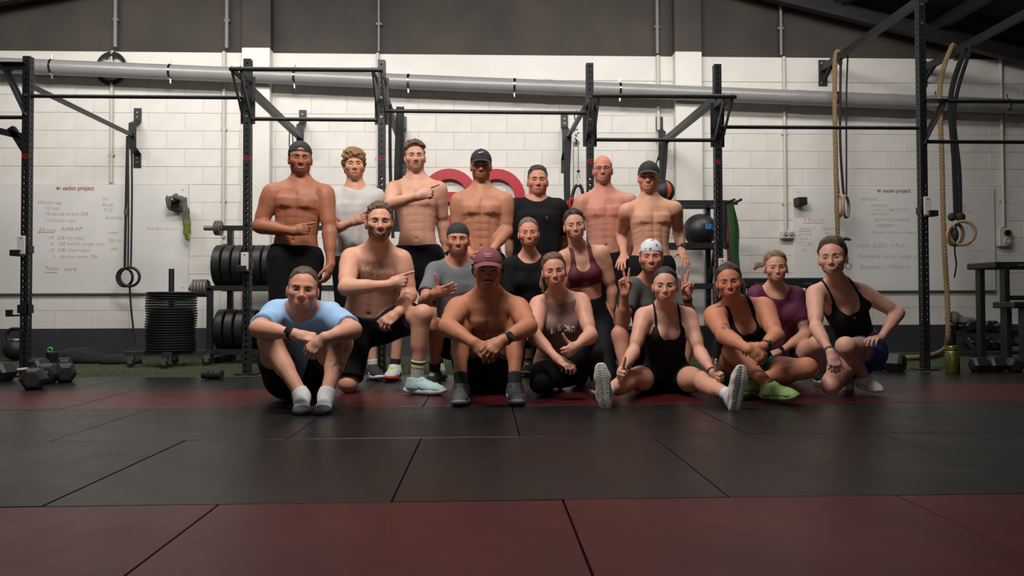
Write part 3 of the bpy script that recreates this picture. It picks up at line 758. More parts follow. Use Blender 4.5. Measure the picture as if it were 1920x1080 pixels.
# ---- hex dumbbells
m_hex = mat('hex_rubber', rgb(25, 25, 27), 0.5, var=0.15, vscale=20, bump=0.08, bscale=250)
def dumbbell(c1, c2, R, label, roll=0.0, grp='hex dumbbells on the floor'):
    a, b = Vector(c1), Vector(c2); ax = (b - a).normalized()
    t = Thing('hex_dumbbell', ((a.x + b.x) / 2, (a.y + b.y) / 2, min(a.z, b.z) - R * 0.87), label, 'dumbbell', grp)
    hl = R * 0.9
    for p, s_ in ((a, -1), (b, 1)):
        q = ax.to_track_quat('Z', 'Y').to_matrix().to_4x4()
        # roll so that a flat side is down
        dn = q.to_3x3().inverted() @ Vector((0, 0, -1)); an = math.atan2(dn.y, dn.x)
        M = Matrix.Translation(p) @ q @ Matrix.Rotation(an + math.pi / 6 + roll, 4, 'Z')
        pf = [(0, -hl), (R * 0.6, -hl), (R * 0.8, -hl * 0.93), (R, -hl * 0.6), (R, hl * 0.6), (R * 0.8, hl * 0.93), (R * 0.6, hl), (0, hl)]
        t.add(MB().lathe(pf, 6, M), 'hex_head', m_hex)
    t.add(MB().cyl(a, b, 0.017, n=12), 'handle', m_chrome, True)
    t.add(MB().cyl(a + ax * hl, a + ax * (hl + 0.012), 0.024, n=12).cyl(b - ax * hl, b - ax * (hl + 0.012), 0.024, n=12), 'handle_collar', m_chrome, True)
def onfloor(u, v, R): return ground(u, v, R * 0.87)
dumbbell(onfloor(5, 697, .083), onfloor(72, 690, .083), 0.083, 'hex dumbbell cut by the left edge of the photo')
dumbbell(onfloor(64, 710, .082), onfloor(90, 700, .082), 0.082, 'nearest hex dumbbell of the left floor group, pointing at the camera')
dumbbell(onfloor(122, 699, .08), onfloor(112, 688, .08) + Vector((0, 0.06, 0)), 0.08, 'hex dumbbell at the right end of the left floor group')
dumbbell(onfloor(1835, 684, .068), onfloor(1867, 684, .068) , 0.068, 'hex dumbbell just right of the olive bottle', grp='hex dumbbells on the right turf')
dumbbell(onfloor(1873, 681, .066) + Vector((0.06, 0.12, 0)), onfloor(1902, 684, .066), 0.066, 'hex dumbbell at the far right edge of the turf', grp='hex dumbbells on the right turf')
dumbbell(onfloor(1678, 680, .085), onfloor(1640, 678, .085) , 0.085, 'hex dumbbell behind the hip of the woman in blue shorts', grp='hex dumbbells on the right turf')

# ---- kettlebell far left
kb = ground(29, 676, 0)
k_ = Thing('kettlebell', kb, 'black kettlebell with grey band behind the far left upright', 'kettlebell')
k_.add(MB().sphere(kb + Vector((0, 0, 0.115)), 0.115, 24, (1, 1, 0.98)), 'body', m_blackg, True)
k_.add(MB().lathe([(0.062, 0.205), (0.069, 0.212), (0.066, 0.226), (0.055, 0.232)], 24, Matrix.Translation(kb)), 'band', m_steel, True)
k_.add(MB().tube(smooth_path([kb + Vector(p) for p in ((-0.075, 0, 0.2), (-0.088, 0, 0.27), (-0.055, 0, 0.32), (0, 0, 0.328), (0.055, 0, 0.32), (0.088, 0, 0.27), (0.075, 0, 0.2))], 6), 0.018, 10), 'handle', m_blackg, True)

# ---- olive bottle
bp = ground(1786, 699)
bt = Thing('water_bottle', bp, 'olive green metal water bottle standing on the mat edge at right', 'bottle')
m_olive = mat('olive_metal', rgb(98, 96, 40), 0.3, 0.55)
bt.add(MB().lathe([(0, 0.0), (0.05, 0.0), (0.054, 0.006), (0.054, 0.165), (0.05, 0.172), (0.044, 0.176)], 28, Matrix.Translation(bp)), 'body', m_olive, True)
bt.add(MB().lathe([(0.043, 0.174), (0.044, 0.18), (0.044, 0.213), (0.04, 0.219), (0, 0.219)], 28, Matrix.Translation(bp)), 'lid', m_olive, True)
bt.add(MB().lathe([(0.0545, 0.166), (0.056, 0.17), (0.0515, 0.175)], 28, Matrix.Translation(bp)), 'rim', m_steel, True)

# ---- ball rack with medicine balls and bands
GY = 7.75
gx0, gx1 = at(1190, 460, GY).x, at(1362, 460, GY).x
z1_, z2_, z3_ = at(1300, 384, GY).z, at(1300, 462, GY).z, at(1300, 537, GY).z
br = Thing('ball_rack', (gx0, GY, 0), 'black steel rack holding medicine balls behind the group', 'storage rack')
for z in (z1_, z2_, z3_):
    br.add(MB().beam((gx0, GY - 0.13, z), (gx1, GY - 0.13, z), 0.055, 0.055), 'shelf_rail', m_black)
    br.add(MB().beam((gx0, GY + 0.13, z), (gx1, GY + 0.13, z), 0.055, 0.055), 'shelf_rail', m_black)
for x in (gx0 + 0.03, gx1 - 0.16):
    br.add(MB().beam((x, GY + 0.13, 0), (x, GY + 0.13, z1_ + 0.02), 0.05, 0.05), 'post', m_black)
    br.add(MB().beam((x, GY - 0.13, 0), (x, GY - 0.13, z3_), 0.05, 0.05), 'front_leg', m_black)
    for z in (z1_, z2_, z3_): br.add(MB().beam((x, GY - 0.13, z), (x, GY + 0.13, z), 0.045, 0.045), 'shelf_arm', m_black)
    br.add(MB().beam((x, GY - 0.12, z2_ - 0.03), (x + 0.02, GY + 0.13, z2_ - 0.42), 0.035, 0.035), 'brace', m_black)
bc = at(1313, 432, GY); R = 0.18; bc.z = z2_ + 0.0275 + 0.105 + 0.04
mb6 = Thing('medicine_ball', (bc.x, bc.y, z2_), 'black wall ball printed 6KG in blue on the rack', 'medicine ball')
m_ball = mat('ball_leather', rgb(30, 30, 33), 0.42, bump=0.15, bscale=120)
mb6.add(MB().sphere(bc, R, 32, (1, 1, 0.96)), 'ball', m_ball, True)
m_blue = mat('blue_print', rgb(40, 120, 178), 0.5)
tm = text_mesh('6KG', 0.075, m_blue, 'print', mb6.e, wallM(0, 0, 0), 0, 0.001, 0.003)
for v in tm.data.vertices:      # wrap the print on the ball
    p = Vector((v.co.x + 0.0, 0, v.co.z - 0.005)); yy = -math.sqrt(max(R * R * 1.012 - p.x ** 2 - (p.z / 0.96) ** 2, 1e-5)) + v.co.y
    w3 = bc + Vector((p.x, yy, p.z)); v.co = w3 - mb6.loc
mb6.add(MB().torus(bc + Vector((0.03, -0.105, 0.125)), Vector((0.03, -0.105, 0.125)), 0.017, 0.004, 18, 6), 'logo_ring', m_blue, True)
pts = [bc + Vector((R * 1.003 * math.sin(a) * 0.86, -R * 1.003 * math.cos(a) * 0.86, 0.078 + (0.006 if k % 2 else -0.004))) for k, a in enumerate(np.linspace(-0.9, 0.9, 17))]
mb6.add(MB().tube(pts, 0.003, 6), 'stitching', m_strap, True)
rc = at(1243, 354, GY); rr = 0.125; rc.z = z1_ + 0.0275 + rr - 0.012
rb = Thing('medicine_ball', (rc.x, rc.y, z1_), 'black and orange-red rubber medicine ball behind the capped man at right', 'medicine ball')
rb.add(MB().sphere(rc, rr, 28), 'ball', m_blackg, True)
wd_ = MB()
for k in range(15):
    a0 = -1.25 + 2.5 * k / 15; a1 = -1.25 + 2.5 * (k + 1) / 15
    def bp_(a, s_): 
        q = Vector((0.02 + s_ * 0.048 * math.cos(a) , -1, math.sin(a) * 1.25)); q.x += 0.35 * math.cos(a) 
        return rc + q.normalized() * (rr + 0.002)
    wd_.bm.faces.new([wd_.bm.verts.new(p) for p in (bp_(a0, -4.5), bp_(a0, 4.5), bp_(a1, 4.5), bp_(a1, -4.5))])
bmesh.ops.remove_doubles(wd_.bm, verts=wd_.bm.verts, dist=1e-4)
rb.add(wd_, 'orange_panel', mat('orange_rubber', rgb(186, 72, 46), 0.5), True)
# resistance bands hanging on the rack end
def band_loop(u0, v0, u1, v1, w_, col, label, dy=0.0):
    y = GY - 0.18 + dy
    t = Thing('resistance_band', at(u0, v0, y), label, 'resistance band', 'bands on the rack end')
    m = mat('band_' + label.split()[0], col, 0.55)
    strap(t, [at(u0, v0, y), at(u0 + (u1 - u0) * 0.3, v0 + (v1 - v0) * 0.35, y - 0.01), at(u0 + (u1 - u0) * 0.4, v0 + (v1 - v0) * 0.7, y), at(u1, v1, y)], w_, 'front_run', m, (1, 0.1, 0), 0.003)
    strap(t, [at(u0, v0, y), at(u0 + 4 + (u1 - u0) * 0.5, v0 + (v1 - v0) * 0.35, y + 0.04), at(u0 + 4 + (u1 - u0) * 0.5, v0 + (v1 - v0) * 0.7, y + 0.04), at(u1, v1, y)], w_, 'rear_run', m, (1, 0.1, 0), 0.003)
br.add(MB().cyl((gx1 - 0.05, GY - 0.13, z1_), (gx1 - 0.02, GY - 0.32, z1_ + 0.01), 0.014, n=10).cyl((gx1 + 0.04, GY - 0.1, z1_), (gx1 + 0.05, GY - 0.32, z1_ + 0.01), 0.014, n=10).beam((gx1 - 0.03, GY - 0.13, z1_), (gx1 + 0.08, GY - 0.12, z1_), 0.03, 0.03), 'band_peg', m_black)
band_loop(1369, 382, 1382, 512, 0.07, rgb(40, 76, 38), 'green resistance band loop hanging at the ball rack end')
band_loop(1364, 386, 1368, 508, 0.035, rgb(128, 42, 56), 'red resistance band loop hanging beside the green band', 0.03)
band_loop(1358, 384, 1361, 470, 0.05, rgb(30, 30, 32), 'black resistance band loop hanging beside the red band', 0.02)

# ---- pulley with rope handle hanging from the fourth strut
qy = 7.25
c0 = at(1080, 232, qy)
pu = Thing('cable_pulley', c0, 'steel cable pulley hanging from the rig strut left of the bald man', 'cable pulley')
pu.add(MB().tube([at(1081, 212, qy) + Vector((0.02 * math.cos(a), 0, 0.05 * math.sin(a) - 0.03)) for a in np.linspace(0, 6.1, 14)], 0.006, 6), 'hanger_strap', m_strap, True)
pu.add(MB().torus(at(1080, 248, qy), (0.7, 0.7, 0), 0.028, 0.006, 16, 6), 'carabiner', m_chrome, True)
pu.add(MB().torus(at(1080, 258, qy), (0, 1, 0), 0.014, 0.005, 12, 6).box(at(1080, 266, qy) - Vector((0.012, 0.014, 0.035)), at(1080, 266, qy) + Vector((0.012, 0.014, 0.03)), bev=0.004), 'pulley_block', m_chrome, True)
pu.add(MB().cyl(at(1080, 269, qy) - Vector((0, 0.012, 0)), at(1080, 269, qy) + Vector((0, 0.012, 0)), 0.034, n=20), 'pulley_wheel', m_steel, True)
m_cable = mat('steel_cable', rgb(92, 90, 88), 0.5, 0.4)
pu.add(MB().cyl(at(1075.3, 270, qy), at(1075.5, 430, qy), 0.0035, n=6), 'cable', m_cable, True)
pu.add(MB().cyl(at(1084.5, 270, qy), at(1084.5, 322, qy), 0.0035, n=6), 'cable', m_cable, True)
pu.add(MB().sphere(at(1084.5, 321, qy), 0.016, 12), 'stop_ball', m_blackg, True)
pu.add(MB().tube([at(1084.5, 333, qy) + Vector((0.013 * math.cos(a), 0, 0.034 * math.sin(a))) for a in np.linspace(0, 2 * math.pi, 15)[:-1]], 0.004, 6, True), 'snap_hook', m_chrome, True)
hp_ = Thing('triceps_rope', at(1084, 350, qy), 'black braided rope handle hanging from the pulley', 'cable handle')
hp_.add(MB().tube(smooth_path([at(1069, 395, qy), at(1073, 368, qy), at(1078, 352, qy), at(1084.5, 347, qy), at(1090, 352, qy), at(1093, 368, qy), at(1092, 395, qy)], 6), 0.017, 8), 'rope', m_strap, True)
hp_.add(MB().sphere(at(1084.5, 347, qy), 0.02, 10), 'ferrule', m_chrome, True)
# straps and bands hanging from struts
def hanging(u0, v0, u1, v1, y, w_, label, loops=2):
    t = Thing('hanging_strap', at(u0, v0, y), label, 'strap', 'straps hanging on the rig')
    for k in range(loops):
        strap(t, [at(u0 + k * 5, v0, y), at((u0 + u1) / 2 + k * 7 - 2, (v0 + v1) / 2, y + 0.02 * k), at(u1 + k * 3, v1, y)], w_, 'strap')
hanging(731, 195, 737, 450, 6.6, 0.03, 'black band hanging beside the second upright', 1)
hanging(748, 200, 744, 440, 6.9, 0.05, 'wide black strap hanging from the second strut')
hanging(1066, 255, 1064, 395, WY - 0.45, 0.07, 'wide black band hanging at the wall bracket left of the pulley', 1)
hanging(1244, 262, 1240, 345, WY - 0.4, 0.045, 'black bands hanging at the wall bracket above the orange ball', 2)
hanging(543, 245, 546, 300, WY - 0.35, 0.012, 'thin black cord hanging behind the man in the backward cap', 2)

# ---- black hose coil behind the pipe
t = Thing('hose_coil', at(208, 130, WY - 0.04), 'black cable coil hung on the wall behind the drain pipe at left', 'cable coil')
for k in range(4):
    t.add(MB().torus(at(208, 128, WY - 0.05 + 0.008 * k), (0.05 * k, 1, 0), 0.145 + 0.012 * k, 0.008, 26, 6), 'coil', m_strap, True)
t.add(MB().tube([at(200, 112, WY - 0.07), at(208, 93, WY - 0.04), at(213, 112, WY - 0.06)], 0.008, 6), 'hanging_loop', m_strap, True)

# ---- black box on the right board, hook on the left one
c = at(1501, 378, BY - 0.07)
t = Thing('wall_box', (c.x, BY, c.z), 'small black box fixed to the upper left of the right whiteboard', 'sensor box')
t.add(MB().box((c.x - 0.055, BY - 0.13, c.z - 0.045), (c.x + 0.055, BY - 0.001, c.z + 0.045), bev=0.006), 'casing', m_black)
t.add(MB().box((c.x - 0.045, BY - 0.134, c.z - 0.035), (c.x + 0.045, BY - 0.13, c.z + 0.035), bev=0.002), 'front_panel', m_blackg)
c = at(331, 384, BY - 0.05)
hk = Thing('wall_hook', (c.x, BY, c.z), 'black wall hook block on the left whiteboard carrying a towel', 'hook')
hk.add(MB().box((c.x - 0.05, BY - 0.1, c.z - 0.07), (c.x + 0.05, BY - 0.001, c.z + 0.06), bev=0.006), 'block', m_black)
hk.add(MB().cyl((c.x, BY - 0.1, c.z + 0.02), (c.x, BY - 0.16, c.z + 0.035), 0.01, n=8).sphere((c.x, BY - 0.16, c.z + 0.04), 0.016, 10), 'peg', m_chrome, True)

# ---- frames, dumbbell rack and plates at the far right
FY = 6.9
def trestle(u0, vt, y, wd, dp, label):
    p = at(u0, vt, y); x0 = p.x; z = p.z
    t = Thing('step_frame', (x0, y, 0), label, 'equipment frame')
    x1 = x0 + wd
    for yy in (y, y + dp):
        t.add(MB().beam((x0, yy, z), (x1, yy, z), 0.06, 0.06, bev=0.01), 'top_rail', m_black)
        for xx in (x0 + 0.09, x1 - 0.09): t.add(MB().beam((xx, yy, 0), (xx, yy, z - 0.03), 0.07, 0.05), 'leg', m_black)
    for xx in (x0, x1): t.add(MB().beam((xx, y - 0.03, z), (xx, y + dp + 0.03, z), 0.06, 0.06, bev=0.01), 'end_rail', m_black)
    t.add(MB().beam((x0 + 0.09, y, z * 0.66), (x1 - 0.09, y, z * 0.66), 0.045, 0.045), 'stretcher', m_black)
    t.add(MB().box((x0 + 0.2, y - 0.033, z - 0.012), (x0 + 0.27, y - 0.03, z + 0.006)), 'maker_plate', m_steel)
trestle(1866, 497, FY, 0.9, 0.35, 'tall black steel step frame cut by the right edge')
trestle(1901, 572, FY - 0.3, 0.7, 0.22, 'shorter black steel step frame in front of the tall one')
DY = 7.75
dx0, dx1 = at(1806, 640, DY).x, at(1925, 640, DY).x
dr = Thing('dumbbell_rack', (dx0, DY, 0), 'low two-tier dark rack of dumbbells against the right wall', 'storage rack')
for (y, z) in ((DY - 0.08, 0.08), (DY + 0.12, 0.25)):
    dr.add(MB().beam((dx0, y - 0.06, z), (dx1, y - 0.06, z), 0.03, 0.03).beam((dx0, y + 0.06, z), (dx1, y + 0.06, z), 0.03, 0.03), 'tier', m_black)
for x in (dx0 + 0.02, dx1 - 0.02): dr.add(MB().beam((x, DY - 0.2, 0.02), (x, DY + 0.25, 0.02), 0.04, 0.04).beam((x, DY + 0.2, 0.02), (x, DY + 0.2, 0.3), 0.04, 0.04).beam((x, DY - 0.2, 0.05), (x, DY + 0.2, 0.28), 0.03, 0.03), 'side_frame', m_black)
for k in range(3):
    x = dx0 + 0.10 + k * 0.2
    dumbbell((x, DY - 0.17, 0.145), (x, DY + 0.05, 0.145), 0.06, 'dumbbell on the lower tier of the right rack, %s from the left' % ordn[k], grp='racked dumbbells')
    dumbbell((x, DY + 0.05, 0.315), (x, DY + 0.25, 0.315), 0.058, 'dumbbell on the upper tier of the right rack, %s from the left' % ordn[k], grp='racked dumbbells')
gpos = ground(1926, 676)
for k in range(2):
    o = link('green_plate', sp_me.copy()); o.data.materials.clear(); o.data.materials.append(mat('green_rubber', rgb(34, 74, 52), 0.5)); o.scale = (0.42, 0.42, 2.2)
    o.location = (gpos.x + 0.05, gpos.y + 0.15, 0.0 + k * 0.075)
    tag(o, ['lower', 'upper'][k] + ' dark green rubber disc at the right edge on the turf', 'weight plate', 'green discs')
# black beam-like bench behind the maroon shirt woman
hy = 7.55
a, b = at(1385, 531, hy), at(1540, 531, hy)
t = Thing('flat_bench', (a.x, hy, 0), 'black steel bench frame standing behind the woman in maroon', 'bench')
t.add(MB().box((a.x, hy - 0.15, a.z - 0.05), (b.x, hy + 0.15, a.z + 0.05), bev=0.01), 'top', m_black)
for x in (a.x + 0.08, b.x - 0.08):
    for y in (hy - 0.11, hy + 0.11): t.add(MB().beam((x, y, 0), (x, y, a.z - 0.05), 0.05, 0.05), 'leg', m_black)
for x in (a.x + 0.12, a.x + 0.62): t.add(MB().box((x, hy - 0.153, a.z - 0.02), (x + 0.08, hy - 0.15, a.z)), 'maker_plate', m_steel)
# roll of wrist wraps on the turf edge
c = ground(398, 702, 0.035)
t = Thing('wrist_wrap_roll', (c.x, c.y, 0), 'rolled black wraps lying at the turf edge on the left', 'wrist wraps')
t.add(MB().tube(smooth_path([c + Vector((-0.075, 0, 0.004)), c + Vector((-0.03, 0, 0)), c + Vector((0.03, -0.01, 0)), c + Vector((0.08, -0.02, -0.002))], 5), 0.035, 12), 'roll', m_strap, True)
for dx in (-0.02, 0.02, 0.055): t.add(MB().torus(c + Vector((dx, -0.012, 0)), (1, -0.1, 0), 0.034, 0.004, 18, 6), 'band_edge', m_strap, True)
t.add(MB().box(c + Vector((0.035, -0.05, 0.012)), c + Vector((0.05, -0.035, 0.03))), 'pull_tab', m_steel)
# ================================================================== BODY ENGINE
# Bodies, clothes, hair and shoes are implicit surfaces (smoothly joined tapered limbs) meshed with surface nets.
f32 = np.float32
A = lambda v: np.array((v[0], v[1], v[2]), dtype=np.float64)
def nrm(v):
    v = np.asarray(v, float); return v / max(np.linalg.norm(v), 1e-9)
def smin(a, b, k):
    h = np.maximum(k - np.abs(a - b), 0) / k
    return np.minimum(a, b) - h * h * (k * 0.25)
def smax(a, b, k): return -smin(-a, -b, k)
def sstep(a, b, x):
    t = np.clip((x - a) / (b - a), 0, 1); return t * t * (3 - 2 * t)

class Prim:
    __slots__ = ('lo', 'hi', 'fn', 'k', 'op', 'tag')
    def __init__(s, lo, hi, fn, k=0.02, op='+', tag=''):
        s.lo, s.hi, s.fn, s.k, s.op, s.tag = np.asarray(lo), np.asarray(hi), fn, k, op, tag
def rcone(a, b, r1, r2, k=0.02, op='+', tag='', cap=False):
    a, b = A(a), A(b); ba = b - a; L2 = max(ba @ ba, 1e-9); ax = ba / math.sqrt(L2); rm = max(r1, r2)
    def fn(P):
        q = P - a.astype(f32)
        t = np.clip(q @ (ba / L2).astype(f32), 0, 1)
        d = np.linalg.norm(q - t[..., None] * ba.astype(f32), axis=-1) - (r1 + (r2 - r1) * t)
        if cap: d = np.maximum(d, (P - b.astype(f32)) @ ax.astype(f32))
        return d
    return Prim(np.minimum(a, b) - rm, np.maximum(a, b) + rm, fn, k, op, tag)
def ell(c, axes, r, k=0.02, op='+', tag=''):
    c = A(c); R = np.array(axes, float).astype(f32); r = np.array(r, float); rm = np.sqrt((np.abs(R.T) ** 2) @ (r ** 2))
    ir = (1 / r).astype(f32); ir2 = (1 / r ** 2).astype(f32)
    def fn(P):
        q = (P - c.astype(f32)) @ R.T
        k0 = np.linalg.norm(q * ir, axis=-1); k1 = np.linalg.norm(q * ir2, axis=-1)
        return k0 * (k0 - 1) / np.maximum(k1, 1e-4)
    return Prim(c - rm, c + rm, fn, k, op, tag)

class Grid:
    def __init__(s, lo, hi, h):
        s.h = h; s.lo = np.asarray(lo, float); n = np.ceil((np.asarray(hi) - s.lo) / h).astype(int) + 1
        s.n = n; s.f = np.full(n, 5.0, f32)
        s.ax = [(s.lo[i] + h * np.arange(n[i])).astype(f32) for i in range(3)]
    def pts(s, sl=None):
        ax = s.ax if sl is None else [s.ax[i][sl[i]] for i in range(3)]
        return np.stack(np.meshgrid(*ax, indexing='ij'), -1)
    def put(s, p, grow=0.0):
        m = p.k + 2.5 * s.h + grow
        i0 = np.maximum(np.floor((p.lo - m - s.lo) / s.h).astype(int), 0); i1 = np.minimum(np.ceil((p.hi + m - s.lo) / s.h).astype(int) + 1, s.n)
        if np.any(i1 <= i0): return
        sl = tuple(slice(a, b) for a, b in zip(i0, i1))
        d = p.fn(s.pts(sl))
        if p.op == '+': s.f[sl] = smin(s.f[sl], d, p.k)
        else: s.f[sl] = smax(s.f[sl], -d, p.k)

EDG = [(0, 1), (2, 3), (4, 5), (6, 7), (0, 2), (1, 3), (4, 6), (5, 7), (0, 4), (1, 5), (2, 6), (3, 7)]
def surfnet(g):
    f = g.f; s = f < 0
    n = np.array(f.shape)
    c = [s[i:n[0] - 1 + i, j:n[1] - 1 + j, k:n[2] - 1 + k] for i in (0, 1) for j in (0, 1) for k in (0, 1)]
    tot = sum(x.astype(np.uint8) for x in c)
    act = (tot > 0) & (tot < 8)
    idx = np.argwhere(act)
    if len(idx) == 0: return np.zeros((0, 3)), np.zeros((0, 4), int)
    offs = np.array([(i, j, k) for i in (0, 1) for j in (0, 1) for k in (0, 1)])
    val = np.stack([f[idx[:, 0] + o[0], idx[:, 1] + o[1], idx[:, 2] + o[2]] for o in offs], 1)
    pos = np.zeros((len(idx), 3)); cnt = np.zeros(len(idx))
    for a, b in EDG:
        va, vb = val[:, a], val[:, b]; m = (va < 0) != (vb < 0)
        t = np.where(m, va / np.where(m, va - vb, 1), 0)
        p = offs[a] + t[:, None] * (offs[b] - offs[a])
        pos += p * m[:, None]; cnt += m
    V = g.lo + (idx + pos / cnt[:, None]) * g.h
    cid = np.full(act.shape, -1, np.int32); cid[act] = np.arange(len(idx))
    F = []
    for ax in range(3):
        u, v = (ax + 1) % 3, (ax + 2) % 3
        s0 = [slice(None)] * 3; s1 = [slice(None)] * 3
        s0[ax] = slice(0, -1); s1[ax] = slice(1, None)
        a, b = s[tuple(s0)], s[tuple(s1)]
        e = np.argwhere(a != b)
        e = e[(e[:, u] > 0) & (e[:, v] > 0) & (e[:, u] < n[u] - 1) & (e[:, v] < n[v] - 1)]
        if len(e) == 0: continue
        flip = a[tuple(e.T)]
        q = []
        for du, dv in ((1, 1), (0, 1), (0, 0), (1, 0)):
            x = e.copy(); x[:, u] -= du; x[:, v] -= dv; q.append(cid[tuple(x.T)])
        q = np.stack(q, 1)
        q[~flip] = q[~flip][:, ::-1]
        F.append(q)
    return V, np.concatenate(F)

def np_mesh(name, V, F, mats, col=None, matidx=None):
    me = bpy.data.meshes.new(name)
    me.vertices.add(len(V)); me.vertices.foreach_set('co', np.ascontiguousarray(V, f32).ravel())
    me.loops.add(F.size); me.loops.foreach_set('vertex_index', np.ascontiguousarray(F, np.int32).ravel())
    me.polygons.add(len(F)); me.polygons.foreach_set('loop_start', np.arange(0, F.size, F.shape[1], dtype=np.int32))
    me.polygons.foreach_set('loop_total', np.full(len(F), F.shape[1], np.int32))
    me.polygons.foreach_set('use_smooth', np.ones(len(F), bool))
    if matidx is not None: me.polygons.foreach_set('material_index', matidx.astype(np.int32))
    if col is not None:
        at_ = me.color_attributes.new('Col', 'FLOAT_COLOR', 'POINT')
        c4 = np.ones((len(V), 4), f32); c4[:, :3] = col; at_.data.foreach_set('color', c4.ravel())
    for m in mats: me.materials.append(m)
    me.update(calc_edges=True); me.validate()
    return me
def compact(V, F):
    used = np.zeros(len(V), bool); used[F.ravel()] = True
    mp = np.cumsum(used) - 1
    return V[used], mp[F]
def prims_box(pr):
    return np.min([p.lo for p in pr], 0), np.max([p.hi for p in pr], 0)

def col_mat(name, rough=0.5, sss=0.0, bump=0.0, bscale=200, spec=0.4):
    if name in MATS: return MATS[name]
    m = bpy.data.materials.new(name); m.use_nodes = True; nt = m.node_tree; b = nt.nodes['Principled BSDF']
    a = nt.nodes.new('ShaderNodeAttribute'); a.attribute_name = 'Col'
    nt.links.new(a.outputs['Color'], b.inputs['Base Color'])
    b.inputs['Roughness'].default_value = rough; b.inputs['Specular IOR Level'].default_value = spec
    if sss:
        b.inputs['Subsurface Weight'].default_value = sss; b.inputs['Subsurface Radius'].default_value = (0.012, 0.005, 0.003); b.inputs['Subsurface Scale'].default_value = 0.6
    if bump:
        n2 = nt.nodes.new('ShaderNodeTexNoise'); n2.inputs['Scale'].default_value = bscale; n2.inputs['Detail'].default_value = 3
        tc = nt.nodes.new('ShaderNodeTexCoord'); nt.links.new(tc.outputs['Object'], n2.inputs['Vector'])
        bp = nt.nodes.new('ShaderNodeBump'); bp.inputs['Strength'].default_value = bump; bp.inputs['Distance'].default_value = 0.004
        nt.links.new(n2.outputs[0], bp.inputs['Height']); nt.links.new(bp.outputs[0], b.inputs['Normal'])
    MATS[name] = m; return m

class Wave:
    "cheap smooth noise: a sum of plane waves"
    def __init__(s, seed, freq, n=10, aniso=(1, 1, 1)):
        r = np.random.default_rng(seed); d = r.normal(size=(n, 3)); d /= np.linalg.norm(d, axis=1)[:, None]
        s.k = (d * freq * r.uniform(0.5, 1.5, (n, 1)) * np.array(aniso)).astype(f32); s.p = r.uniform(0, 6.28, n).astype(f32); s.n = n
    def __call__(s, P):
        out = np.zeros(P.shape[:-1], f32)
        for i in range(s.n): out += np.sin(P @ s.k[i] + s.p[i])
        return out / math.sqrt(s.n)

